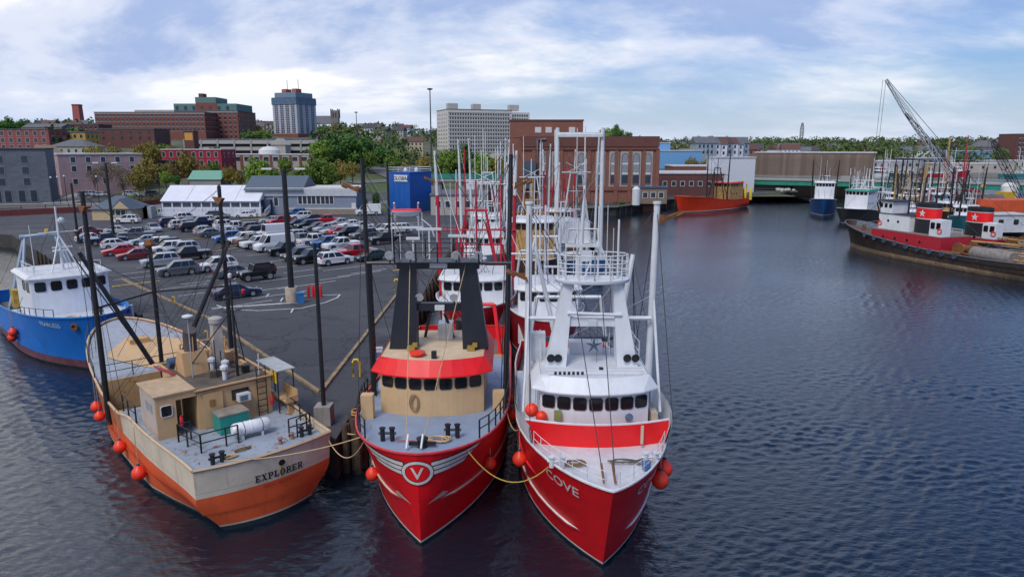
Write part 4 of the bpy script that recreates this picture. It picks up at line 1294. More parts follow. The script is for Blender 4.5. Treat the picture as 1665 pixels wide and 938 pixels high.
    for c, s3, m_ in (((7.0, -0.5, 5.4), (0.35, 0.9, 0.35), roofd), ((6.6, -1.9, 5.45), (0.35, 0.35, 0.4), black_m), ((9.5, -2.1, 5.5), (0.6, 0.8, 0.6), tanw), ((10.4, -0.6, 5.55), (0.9, 1.0, 0.7), tanr), ((7.8, -2.2, 5.4), (0.8, 0.2, 0.3), tanw), ((10.6, -2.2, 5.7), (0.4, 0.4, 1.0), tanw)):
        MB().cbox(c, *s3).build('roof_box', m_, root)
    MB().extr([(7.9, 1.4, 5.45), (8.9, 1.4, 5.45), (8.9, 2.2, 5.9), (7.9, 2.2, 5.9)], (0, 0, 0.06)).build('red_hatch', mat('hatch_red', (0.5, 0.05, 0.07), 0.6, var=0.15), root)
    for y in (-2.0, -0.5, 0.5):
        MB().bar((9.8, y, 5.2), (9.8, y, 6.6), 0.06).build('roof_post', tanw, root)
    MB().bar((9.8, -2.0, 6.6), (9.8, 0.5, 6.6), 0.05).build('roof_rail', tanw, root)
    MB().bar((9.3, -2.3, 5.2), (10.6, -1.6, 7.6), 0.05).bar((9.3, -0.9, 5.2), (10.6, -1.6, 7.6), 0.05).build('roof_tripod', mat('tripod_tan', (0.4, 0.3, 0.2), 0.6), root)
    # wheelhouse-side clutter in the well: winch, hatch
    MB().lathe([(0.6, -1.1), (0.6, -1.0), (0.32, -1.0), (0.32, 1.0), (0.6, 1.0), (0.6, 1.1)], (12.4, 0.3, 2.3), 12, (0, 1, 0)).build('trawl_winch', rusty, root, 40)
    MB().box(13.5, 15.0, -1.6, -0.2, 1.5, 1.9).build('fish_hatch', tanr, root)
    rnd = random.Random(12)
    for i in range(10):
        x, y = rnd.uniform(11.4, 15.6), rnd.uniform(-3.0, 3.0)
        MB().cbox((x, y, 1.5 + 0.25), rnd.uniform(0.4, 1.0), rnd.uniform(0.3, 0.8), rnd.uniform(0.3, 0.9)).build('deck_box', rnd.choice((tanr, rusty, roofd, mat('crate_grey', (0.3, 0.3, 0.3), 0.8), mat('crate_blue', (0.06, 0.14, 0.3), 0.7))), root)
    for i in range(8):
        x, y = rnd.uniform(5.6, 10.8), rnd.uniform(-2.4, 0.9)
        if rnd.random() < 0.5: MB().lathe([(0.12, 0), (0.12, 0.5), (0.22, 0.6), (0.22, 0.75), (0.05, 0.85)], (x, y, 5.22), 8).build('roof_vent', rnd.choice((tanw, roofd, white_m)), root, 40)
        else: MB().bar((x, y, 5.22), (x + rnd.uniform(-0.1, 0.1), y, 5.22 + rnd.uniform(0.9, 2.4)), 0.03, n=5).build('roof_stanchion', rnd.choice((black_m, tanw, white_m)), root)
    MB().tube([(11, -1.8, 5.35), (10, -1.2, 5.3), (9.2, -1.9, 5.35), (8, -1.6, 5.3), (7.2, -2.2, 5.35)], 0.04, 5).build('roof_hose', mat('hose_black', (0.02, 0.02, 0.02), 0.8), root)
    MB().lathe([(0.28, -0.5), (0.28, 0.5)], (10.2, 0.6, 5.55), 12, (0, 1, 0)).build('roof_drum', mat('drum_blue', (0.05, 0.1, 0.2), 0.6), root, 40)
    # black masts and booms
    def pole(p, q, r0, r1, nm):
        return MB().bar(p, q, r0, r1, 8).build(nm, black_m, root, 40)
    pole((13.4, 3.75, 1.6), (13.2, 3.75, 15.2), 0.17, 0.12, 'outrigger')
    pole((13.4, -3.6, 1.6), (13.2, -3.6, 15.2), 0.16, 0.12, 'outrigger')
    pole((14.6, 0.3, 1.6), (14.6, 0.3, 11.8), 0.14, 0.12, 'main_mast')
    pole((13.9, 1.0, 4.6), (15.2, 3.9, 11.6), 0.15, 0.12, 'boom')
    pole((13.4, -0.4, 4.6), (13.0, -3.9, 11.8), 0.15, 0.12, 'boom')
    MB().bar((13.3, 3.75, 8.6), (14.6, 0.3, 8.9), 0.06).bar((14.6, 0.3, 8.9), (13.3, -3.6, 8.9), 0.06).build('cross_tree', black_m, root)
    MB().lathe([(0.3, 0), (0.35, 0.1), (0.2, 0.4)], (14.6, 0.3, 11.7), 8).build('mast_head', rusty, root, 40)
    ladder(root, (14.0, 1.4, 5.4), (15.3, 4.2, 11.4), 0.4, black_m, 12, (1, 0, 0), 0.02)
    for p in ((13.2, 3.75, 14.4), (13.2, -3.6, 14.5)):
        MB().extr([(p[0] - 0.9, p[1], p[2]), (p[0] + 0.9, p[1], p[2]), (p[0] + 0.2, p[1], p[2] - 0.4), (p[0] - 0.2, p[1], p[2] - 0.4)], (0.1, 0.14, 0)).bar((p[0], p[1], p[2]), (p[0], p[1], p[2] + 0.8), 0.08).build('stabiliser', rusty, root)
    for a, c in [((13.2, 3.75, 15), (14.6, 0.3, 11.8)), ((13.2, -3.6, 15), (14.6, 0.3, 11.8)), ((14.6, 0.3, 11.7), (22, 0, 4.4)), ((14.6, 0.3, 11.7), (9, -2.4, 5.3)), ((14.6, 0.3, 11.7), (9, 1.0, 5.3)), ((15.2, 3.9, 11.5), (19, 3.2, 4.2)), ((13.0, -3.9, 11.7), (19, -3.2, 4.2)), ((13.2, 3.75, 14.8), (20, 2.8, 4.4)), ((13.2, -3.6, 14.8), (20, -2.8, 4.4)), ((15.2, 3.9, 11.5), (14.6, 0.3, 9)), ((13, -3.9, 11.7), (14.6, .3, 9)), ((14.6, .3, 9), (18, 2, 4.3)), ((14.6, .3, 9), (18, -2, 4.3)), ((13.2, 3.75, 13), (11, 3.4, 3))]:
        wire('stay', [a, c], 0.017, wire_m, root)
    for i in range(18):
        a = rnd.choice([(13.2, 3.75, rnd.uniform(9, 15)), (13.2, -3.6, rnd.uniform(9, 15)), (14.6, 0.3, rnd.uniform(8, 11.7)), (15.2, 3.9, 11.5), (13.0, -3.9, 11.7), (6.3, -1.35, 9.8)])
        c = rnd.choice([(rnd.uniform(15, 22), rnd.uniform(-2.8, 2.8), 4.3), (rnd.uniform(6, 11), rnd.uniform(-2.6, 1.2), 5.25), (rnd.uniform(11, 14), rnd.choice((-3.4, 3.4)), 3.0)])
        wire('rigging', sag(a, c, rnd.uniform(0, 0.3), 6), 0.012, wire_m, root, 3)
    railing(root, [H.p(t, H.sheer(t), s_) for s_, t in ((1, 0.66), (1, 0.74), (1, 0.82), (1, 0.9))], black_m, 0.8, (1.0,), 0.025)
    railing(root, [(16.2, y, 3.5) for y in (3.2, 1.6, 0, -1.6, -3.2)], black_m, 0.9, (0.5, 1.0), 0.025)
    MB().ball((16.5, -1.9, 4.1), 0.35).ball((16.7, -2.5, 4.1), 0.3).build('deck_float', orange_b, root, 50)
    # stern: name, port of registry, hawse hole
    slab_word('EXPLORER', lambda u, v: H.tp(-0.45 - u, 2.38 + v, 0.03), boot_m, root, 0.35, 0.72)
    lettering('NEW BEDFORD', lambda u, v: H.tp(-0.55 - u, 1.88 + v, 0.03), mat('faded_red', (0.5, 0.04, 0.02), 0.6), root, 0.15, 0.005, 1.2, 'port_name')
    MB().ring([[H.tp(-0.55 + 0.16 * math.cos(a), 2.86 + 0.15 * math.sin(a), o_) for a in [2 * math.pi * i / 14 for i in range(14)]] for o_ in (0.0, 0.035)]).build('hawse_hole', mat('opening_dark', None), root)
    MB().quad(*[H.tp(y, z, 0.02) for y, z in ((-0.62, 2.72), (-0.48, 2.72), (-0.5, 2.1), (-0.6, 2.1))]).build('rust_run', mat('rust_yellow', (0.5, 0.33, 0.04), 0.7), root)
    return root, H

# ------------------------------------------------------------------ blue boat
def boat_blue():
    root = thing('fishing_boat', 'blue hulled fishing boat lettered FEARLESS with white wheelhouse', 'fishing boat', (-50.9, 72.0, 0), R(-45.5), 'fishing boats at the pier')
    H = Hull(25.8, 7.8, [(0, 3.0), (0.4, 3.2), (0.6, 3.7), (0.8, 4.2), (1, 4.7)], 1.2, (0.52, 2.3), (0.62, 2.4, 0.58))
    blue = plated('hull_blue', (0.008, 0.17, 0.6), 0.12, 0.25, 0.42)
    H.band(-0.9, 0.12, 3).build('boot_top', boot_m, root, 40)
    H.band(0.12, 0.75, 2, 0.012).build('boot_stripe', mat('boot_maroon', (0.13, 0.05, 0.07), 0.6, var=0.3, rust=0.25), root, 40)
    H.band(0.7, lambda t: H.sheer(t), 8).build('hull', blue, root, 50)
    caprail(H, root, mat('cap_blue', (0.02, 0.18, 0.5), 0.45), 0.07)
    H.deck(lambda t: H.sheer(t) - 0.5, 0.36, 1.0).build('foredeck', whited, root)
    H.deck(1.8, 0.0, 0.36).build('work_deck', mat('work_deck', None), root)
    path = front_path(18.9, 2.9, 0.45, 12.5, 9)
    walls(path, 3.2, 6.75).build('wheelhouse', house_w, root)
    visor(path, 6.72, 6.95, 0.35, 0.08).build('roof_brim', white_m, root)
    MB().prism(path, 6.86, 7.0).build('roof', whited, root)
    front_windows(root, path, 6.05, 0.75, 5, 0.97, glass_b, rim_m, 0.35)
    for s_ in (-1, 1):
        for i in range(2):
            pane((17.2 - i * 1.5, s_ * 2.9, 5.9), (1, 0, 0), (0, 0, 1), 0.9, 0.75, (0, s_, 0), glass_b, root, 'window', rim_m)
    railing(root, [(18.2, 2.5, 7), (18.4, 0, 7), (18.2, -2.5, 7), (16, -2.6, 7), (14, -2.6, 7)], white_m, 0.8)
    # tripod mast
    MB().bar((16.3, 0, 7), (16.3, 0, 12.5), 0.13, 0.08, 8).bar((17.6, 1.1, 7), (16.3, 0, 10), 0.07).bar((17.6, -1.1, 7), (16.3, 0, 10), 0.07).bar((15.0, 1.0, 7), (16.3, 0, 10), 0.07).build('tripod_mast', white_m, root, 40)
    MB().bar((16.3, -1.5, 10.3), (16.3, 1.5, 10.3), 0.05).cbox((16.4, 0, 8.7), 0.6, 1.2, 0.06).build('mast_yard', white_m, root)
    MB().cbox((16.6, 0.1, 9.0), 0.14, 1.5, 0.14).build('radar', white_m, root)
    MB().ball((16.4, 0.3, 11.3), 0.28).build('radome', white_m, root, 50)
    MB().bar((15.8, -2.0, 7), (15.8, -2.0, 11), 0.03).bar((15.8, 2.0, 7), (15.8, 2.0, 10.5), 0.03).build('antenna', white_m, root)
    # aft gantry with stays
    pale = mat('gantry_pale', (0.35, 0.42, 0.5), 0.5, rust=0.2)
    g = MB()
    for s_ in (-1, 1):
        g.bar((8, s_ * 3.2, 2), (8.6, s_ * 1.2, 9.3), 0.2); g.bar((11, s_ * 2.6, 3), (8.6, s_ * 1.2, 9.3), 0.13)
    g.bar((8.6, -1.6, 9.3), (8.6, 1.6, 9.3), 0.2)
    g.build('gallows', pale, root)
    MB().bar((8.6, -1.2, 9.3), (16.3, 0, 10.3), 0.12).build('gantry_boom', pale, root)
    MB().lathe([(0.1, -.2), (0.3, -.1), (0.3, .1), (0.1, .2)], (8.6, 0.6, 9.6), 10, (0, 1, 0)).build('net_block', mat('block_yellow', (0.5, 0.3, 0.04), 0.6), root, 40)
    MB().box(3, 7, -2.2, 2.2, 1.8, 3.6).build('net_heap', mat('net_teal', (0.05, 0.16, 0.2), 0.95, var=0.5, scale=3, bump=0.8), root)
    MB().cbox((10.8, -2.9, 4.0), 1.2, 0.5, 1.6).build('gear_rack', mat('gear_yellow', (0.45, 0.28, 0.05), 0.8, var=0.4), root)
    for a, c in [((16.3, 0, 12.3), (25.5, 0, 4.8)), ((16.3, 0, 12.3), (8.6, 1.2, 9.3)), ((8.6, -1.5, 9.3), (1, -3, 3)), ((8.6, 1.5, 9.3), (1, 3, 3)), ((16.3, 0, 12), (14, 3.4, 3.4)), ((16.3, 0, 12), (14, -3.4, 3.4))]:
        wire('stay', [a, c], 0.018, wire_m, root)
    railing(root, H.rail_pts(lambda t: H.sheer(t), 0.7, 0.9, -1, 6, -0.08), black_m, 0.6, (1.0,), 0.025)
    lettering('FEARLESS', hull_side_map(H, 0.87, 3.75, -1, 1), mat('letter_pale', (0.5, 0.65, 0.75), 0.5), root, 0.36, 0.012, 1.0, 'bow_name')
    lettering('FEARLESS', hull_side_map(H, 0.9, 3.85, 1, -1), mat('letter_pale', None), root, 0.36, 0.012, 1.0, 'bow_name')
    for s_ in (-1, 1):
        q = H.p(0.955, 3.85, s_, 0.02)
        MB().lathe([(0.1, -0.05), (0.3, 0), (0.3, 0.12), (0.18, 0.14), (0.16, 0.02)], q, 10, (0.7, s_ * 0.7, -0.1)).build('hawse_pipe', rusty, root, 40)
    MB().tube([(22.5 + 0.5 * math.cos(a), -1.0 + 0.5 * math.sin(a), 3.9) for a in [i * math.pi / 6 for i in range(13)]], 0.12, 6).build('mooring_ring', cream_m, root, 50)
    bitts(root, (23.6, 0.6, 4.0))
    return root, H

bc, HC = boat_badge()
bd_, HD = boat_white()
ba, HA = boat_explorer()
bb_, HB = boat_blue()
# ================================================================== the rest of the fleet
def trawler(label, loc, rz, L=25, B=7.2, hullm=red_h, housem=None, gantm=None, outm=None, tipm=None, house=0.72, hl=5.0, decks=1, bow=4.5, group='fishing boats at the pier', tall=15.5, gear=None, trim=None, spread=True, small=False, boot=boot_m, brimm=None, lattice=False, windows=6):
    housem = housem or house_w; gantm = gantm or white_m; outm = outm or white_m; tipm = tipm or outm; gear = gear or rusty
    root = thing('fishing_boat', label, 'fishing boat', (loc[0], loc[1], 0), rz, group)
    k = bow / 4.5
    H = Hull(L, B, [(0, 2.8 * k), (0.3, 2.7 * k), (0.5, 3.1 * k), (0.72, 3.9 * k), (1, bow)], 1.4, (0.52, 2.4), (0.62, 2.4, 0.58))
    common_hull(root, H, hullm, 0.15, 0.12, boot, inner=housem)
    caprail(H, root, trim or white_m, 0.07)
    H.deck(lambda t: H.sheer(t) - 0.35, 0.55, 1.0).build('foredeck', whited, root)
    H.deck(1.3 * k, 0.0, 0.55).build('work_deck', mat('work_deck', None), root)
    xf = L * house + hl / 2; xb = xf - hl; hw = B * 0.36
    zb = H.sheer(house) - 0.5; zt = zb + 2.5 * decks + 0.3
    path = front_path(xf, hw, 0.5, xb, 9)
    walls(path, min(zb, 1.4), zt).build('wheelhouse', housem, root)
    visor(path, zt - 0.28, zt + 0.1, 0.35).build('roof_brim', brimm or white_m, root)
    MB().prism(path, zt, zt + 0.07).build('roof', whited, root)
    front_windows(root, path, zt - 0.8, 0.65, windows, 0.96, glass_b, rim_m, 0.25)
    for s_ in (-1, 1):
        for i in range(3):
            pane((xf - 1.3 - i * 1.25, s_ * hw, zt - 0.8), (1, 0, 0), (0, 0, 1), 0.8, 0.6, (0, s_, 0), glass_b, root)
        if decks > 1:
            for i in range(3):
                pane((xf - 1.3 - i * 1.25, s_ * hw, zt - 3.2), (1, 0, 0), (0, 0, 1), 0.45, 0.45, (0, s_, 0), glass_b, root, 'porthole', None, 0.02, 0.45)
    # mast and gantry behind the house
    xm = xb - 0.8 if house > 0.45 else xf + 2.2
    zg = tall * 0.68
    if lattice:
        g = MB()
        for s_ in (-1, 1):
            for xx in (-1.2, 1.2):
                g.bar((xm + xx, s_ * hw, 2.6), (xm + xx * 0.25, s_ * 0.9, zg), 0.09)
            for i in range(6):
                a, c = i / 6, (i + 1) / 6
                f_ = lambda t, q: Vector((xm + q * 1.2 * (1 - 0.75 * t), s_ * (hw + (0.9 - hw) * t), 2.6 + (zg - 2.6) * t))
                g.bar(f_(a, -1), f_(c, 1), 0.045, n=4); g.bar(f_(a, 1), f_(c, -1), 0.045, n=4); g.bar(f_(a, -1), f_(a, 1), 0.045, n=4)
        for z in (0.5, 0.75, 1.0):
            zz_ = 2.6 + (zg - 2.6) * z; yy = hw + (0.9 - hw) * z
            g.bar((xm, -yy * 1.0, zz_), (xm, yy, zz_), 0.08)
        g.bar((xm, -2.2, zg + 0.1), (xm, 2.2, zg + 0.1), 0.1); g.bar((xm, -1.6, zg), (xm, 1.6, zg + 1.6), 0.05); g.bar((xm, 1.6, zg), (xm, -1.6, zg + 1.6), 0.05)
        g.build('lattice_gantry', gantm, root, 60)
    else:
        g = MB()
        for s_ in (-1, 1):
            g.bar((xm, s_ * hw, 2.4), (xm, s_ * 0.9, zg), 0.15, 0.12)
            g.bar((xm - 2.5, s_ * hw, 2.0), (xm, s_ * 0.9, zg * 0.9), 0.1)
        g.bar((xm, -B * 0.5, zg * 0.84), (xm, B * 0.5, zg * 0.84), 0.1)
        g.bar((xm, -1.1, zg), (xm, 1.1, zg), 0.13)
        g.build('gantry', gantm, root, 60)
        MB().bar((xm, 0, 2.4), (xm, 0, zg + 2.8), 0.17, 0.09, 8).build('main_mast', gantm, root, 40)
    for i in range(3):
        MB().bar((xf - 1.5 - i * 0.9, (-0.8, 0.9, 0.1)[i], zt), (xf - 1.5 - i * 0.9, (-0.8, 0.9, 0.1)[i], zt + (2.2, 3.4, 5.5)[i]), 0.035, n=5).build('antenna', white_m, root)
    MB().bar((xf - 1.6, 0.4, zt), (xf - 1.6, 0.4, zt + 1.5), 0.07).cbox((xf - 1.5, 0.4, zt + 1.5), 0.16, 1.5, 0.15).build('radar', white_m, root)
    if spread:
        for s_ in (-1, 1):
            y0 = B * 0.45 * s_
            sp = y0 * 1.12
            o = MB().bar((xm - 0.3, y0, 2.4), (xm - 0.3, y0 + (sp - y0) * 0.62, 2.4 + (tall - 2.4) * 0.72), 0.21, 0.17, 8).build('outrigger', outm, root, 40)
            MB().bar((xm - 0.3, y0 + (sp - y0) * 0.62, 2.4 + (tall - 2.4) * 0.72), (xm - 0.3, sp, tall), 0.16, 0.11, 8).build('outrigger_tip', tipm, root, 40)
            wire('stay', [(xm - 0.3, sp, tall - 0.2), (xm, 0, zg)], 0.03, wire_m, root)
            wire('stay', [(xm - 0.3, sp, tall - 0.2), (L * 0.9, s_ * 1.2, H.sheer(0.9))], 0.025, wire_m, root)
            if tipm is not outm and not small: dredge(root, (xm - 0.3, sp + 0.5 * s_, tall * 0.84), 1.0, rusty, 'stabiliser')
    wire('stay', [(xm, 0, zg), (L * 0.98, 0, bow)], 0.03, wire_m, root)
    wire('stay', [(xm, 0, zg), (2, 0, 4)], 0.03, wire_m, root)
    rg = random.Random(int(loc[0] * 7 + loc[1]))
    for i in range(4 if small else 9):
        a = rg.choice([(xm, 0, zg), (xm, rg.uniform(-1, 1), zg * 0.84), (xm - 0.3, rg.choice((-1, 1)) * B * 0.47, tall * rg.uniform(0.6, 0.95))])
        c = rg.choice([(rg.uniform(1, L * 0.9), rg.choice((-1, 1)) * B * 0.42, 2.8), (2.4, 0, 6.4), (xf - 2, rg.uniform(-1.5, 1.5), zt)])
        wire('rigging', sag(a, c, rg.uniform(0, 0.3), 5), 0.018, rg.choice((wire_m, wire_m, white_m)), root, 3)
    for i in range(2 if small else 4):
        x, y = xm + rg.uniform(-3.5, 2), rg.uniform(-hw, hw)
        MB().bar((x, y, zt * 0.6), (x, y + rg.uniform(-0.2, 0.2), rg.uniform(0.75, 1.1) * tall), 0.06 if small else 0.1, 0.03 if small else 0.06, 6).build('pole_mast', rg.choice((outm, white_m, gantm)), root, 40)
    # stern gallows, winch, gear
    sg = MB()
    for s_ in (-1, 1):
        sg.bar((2.0, s_ * B * 0.4, 1.3), (2.4, s_ * B * 0.3, 6.4), 0.13)
    sg.bar((2.4, -B * 0.3, 6.4), (2.4, B * 0.3, 6.4), 0.13)
    sg.build('stern_gallows', gantm, root, 60)
    xw = (xb - 3) if house > 0.45 else L * 0.62
    MB().lathe([(0.6, -1.3), (0.6, -1.2), (0.35, -1.2), (0.35, 1.2), (0.6, 1.2), (0.6, 1.3)], (xw, 0, 2.4), 10, (0, 1, 0)).build('trawl_winch', gear, root, 40)
    MB().box(4.5, 7.5, -1.8, 1.8, 1.3, 2.2).box(5.0, 7.0, -1.2, 1.5, 2.2, 2.7).build('deck_gear', gear, root)
    return root, H

tan2 = mat('tan_gear', (0.45, 0.27, 0.1), 0.7, var=0.3, rust=0.3)
red2 = plated('boat_red', (0.46, 0.012, 0.025), 0.1, 0.3)
redg = mat('gantry_red', (0.5, 0.015, 0.04), 0.45, var=0.12)
trawler('red fishing boat with white wheelhouse and red gantry, moored astern of the winged-badge boat', (-3.4, 83, 0), R(-90), 26, 7.6, red2, house_w, redg, redg, white_m, house=0.8, hl=6.0, tall=17.2, bow=4.6)
trawler('red fishing boat with white wheelhouse and pale gantry, moored astern of the boat lettered COVE', (3.0, 78, 0), R(-90), 24.5, 6.9, red2, house_w, white_m, white_m, house=0.79, hl=5.5, tall=14.2, bow=4.4, gear=tan2)
trawler('tan decked fishing boat between the red boats and the blue-sterned boat', (2.8, 106, 0), R(-90), 24, 7.0, mat('hull_brown', (0.1, 0.05, 0.03), 0.6, rust=0.3), tan2, mat('tan_gantry', (0.4, 0.22, 0.07), 0.6, rust=0.3), white_m, house=0.66, hl=6, decks=2, tall=15.5, gear=tan2)
bg_, _hg = trawler('blue fishing boat seen from astern under a tall white lattice gantry', (9.8, 93.5, 0), R(90), 25, 6.6, mat('boat_blue', (0.01, 0.07, 0.22), 0.45, streak=0.2), house_w, white_m, white_m, house=0.7, hl=5.5, tall=20, lattice=True, bow=4.4)
for s_ in (-1, 1):
    MB().bar((9.0, s_ * 3.3, 2.4), (9.0, s_ * 3.25, 20.2), 0.34, 0.28, 10).build('arch_leg', white_m, bg_, 40)
MB().box(8.4, 9.6, -3.2, 3.2, 18.9, 19.3).box(8.7, 9.3, -3.2, 3.2, 19.3, 19.55).build('arch_beam', white_m, bg_)
trawler('white hulled fishing boat with tall pale poles, two boats astern of the badge boat', (-3.9, 113, 0), R(-90), 25, 7.0, house_w, house_w, white_m, white_m, house=0.74, tall=18.5, lattice=True, bow=4.2)
trawler('white and blue fishing boat with tall outriggers nearest the low sheds', (-4.2, 142, 0), R(-91), 24, 6.6, mat('boat_blue', None), house_w, white_m, white_m, house=0.74, tall=19, bow=4.0)
trawler('green trimmed white fishing boat rafted outside the white and blue one', (3.2, 136, 0), R(-89), 23, 6.4, mat('boat_green', (0.02, 0.12, 0.09), 0.5, streak=0.2), house_w, white_m, white_m, house=0.74, tall=18, bow=4.0, lattice=True)
trawler('dark red fishing boat with red topped poles by the brick power station', (9.6, 150, 0), R(-92), 22, 6.2, red2, house_w, redg, redg, white_m, house=0.74, tall=17, bow=4.0)
# across the water
trawler('bright orange fishing boat with tan wheelhouse aft, alongside the brick wharf', (67.5, 207.5, 0), R(-140.5), 29, 7.4, plated('hull_vermilion', (0.75, 0.05, 0.012), 0.12, 0.3), tan2, black_m, black_m, house=0.22, hl=7, decks=2, tall=17, group='fishing boats across the water', trim=orange_b, brimm=mat('brim_red', (0.6, 0.05, 0.03), 0.5), spread=True, small=True)
trawler('blue fishing boat with white house and black poles, moored below the green bridge', (88, 199, 0), R(-112), 21, 6.4, mat('boat_blue', None), house_w, black_m, black_m, house=0.66, hl=6, decks=2, tall=14, group='fishing boats across the water', small=True)
trawler('small white fishing boat with pale blue house behind the dark tug', (114.5, 189, 0), R(-115), 19, 5.8, house_w, mat('house_paleblue', (0.3, 0.42, 0.55), 0.5), white_m, white_m, house=0.64, tall=12.5, group='fishing boats across the water', small=True)
trawler('white fishing boat with red boot stripe beside the red containers', (103.5, 184, 0), R(-118), 19, 5.8, house_w, house_w, black_m, black_m, house=0.64, tall=13, group='fishing boats across the water', small=True, boot=red2)
trawler('teal hulled fishing boat with white house at the crowded yard', (97.5, 151, 0), R(-120), 18, 5.6, mat('boat_teal', (0.03, 0.2, 0.24), 0.5), house_w, black_m, black_m, house=0.64, tall=13.5, group='fishing boats across the water', small=True)
trawler('grey fishing boat with buff mast under the crane', (119, 216, 0), R(-110), 20, 6, mat('boat_grey', (0.25, 0.27, 0.3), 0.5, rust=0.15), house_w, tan2, black_m, house=0.64, tall=14, group='fishing boats across the water', small=True)
trawler('red and white fishing boat afloat beyond the green bridge', (232, 398, 0), R(6), 27, 7.4, red2, house_w, white_m, white_m, house=0.7, tall=17, group='fishing boats beyond the bridge', small=True)
trawler('fishing boat with red gantry afloat beyond the green bridge', (208, 392, 0), R(176), 26, 7.2, house_w, house_w, redg, redg, house=0.7, tall=16, group='fishing boats beyond the bridge', small=True)
trawler('white fishing boat with dark hull beyond the bridge, left of the red gantry boat', (168, 398, 0), R(178), 24, 7, mat('boat_blue', None), house_w, white_m, white_m, house=0.7, tall=15, group='fishing boats beyond the bridge', small=True)

more = [('white hulled lobster boat squeezed beside the dark green-trimmed tug', (97, 197), -112, 15, 5.0, house_w, house_w, black_m, 10),
        ('black hulled boat with white house, directly below the crane boom', (108, 203), -108, 20, 6.0, boot_m, house_w, black_m, 15),
        ('navy hulled boat with buff mast behind the nearest tug\'s wheelhouse', (90, 158), -125, 17, 5.4, mat('boat_navy', (0.012, 0.03, 0.08), 0.5), house_w, tan2, 13),
        ('pale green boat with white house rafted behind the nearest tug', (84, 146), -128, 15, 5.0, mat('boat_sage', (0.2, 0.3, 0.25), 0.6), house_w, black_m, 12),
        ('rusty brown boat with tan house rafted by the yard edge', (105, 168), -122, 18, 5.6, mat('hull_brown', None), tan2, black_m, 14),
        ('white boat with grey house and tall black poles near the bridge piers', (126, 222), -105, 22, 6.2, house_w, mat('house_grey', (0.35, 0.37, 0.4), 0.6), black_m, 16),
        ('small red boat with white house near the bridge piers', (108, 222), -106, 14, 4.6, red2, house_w, white_m, 11),
        ('dark blue boat with white house second from the bridge piers', (134, 219), -104, 20, 6, mat('boat_navy', None), house_w, redg, 15)]
for lab, (x, y), rz_, L_, B_, hm, wm_, gm, tl in more:
    trawler(lab, (x, y, 0), R(rz_), L_, B_, hm, wm_, gm, gm, house=0.62, hl=4.2, decks=1, tall=tl, bow=3.8, group='fishing boats across the water', small=True, windows=5)
for lab, (x, y), rz_, hm, gm, tl in (('teal fishing boat at the far quay, rightmost beyond the bridge', (275, 396), 4, mat('boat_teal', None), white_m, 17), ('green fishing boat at the far quay left of the red and white one', (226, 404), 178, mat('boat_green', None), white_m, 16), ('orange fishing boat at the far quay behind the crane boom', (190, 404), 175, mat('hull_vermilion', None), tan2, 15), ('white fishing boat at the far quay nearest the corrugated building', (146, 402), 178, house_w, redg, 15)):
    trawler(lab, (x, y, 0), R(rz_), 23, 6.6, hm, house_w, gm, gm, house=0.66, tall=tl, bow=4.2, group='fishing boats beyond the bridge', small=True)
# ------------------------------------------------------------------ tugs with starred funnels
def star_poly(c, r, ax_u, ax_v, nrm, mt, parent):
    c = Vector(c); u, v, n_ = Vector(ax_u), Vector(ax_v), Vector(nrm)
    pts = []
    for i in range(10):
        a = math.pi / 2 + i * math.pi / 5
        q = r if i % 2 == 0 else r * 0.42
        pts.append(c + u * q * math.cos(a) + v * q * math.sin(a))
    return MB().extr(pts, n_ * 0.04).build('star', mt, parent, fix=True)

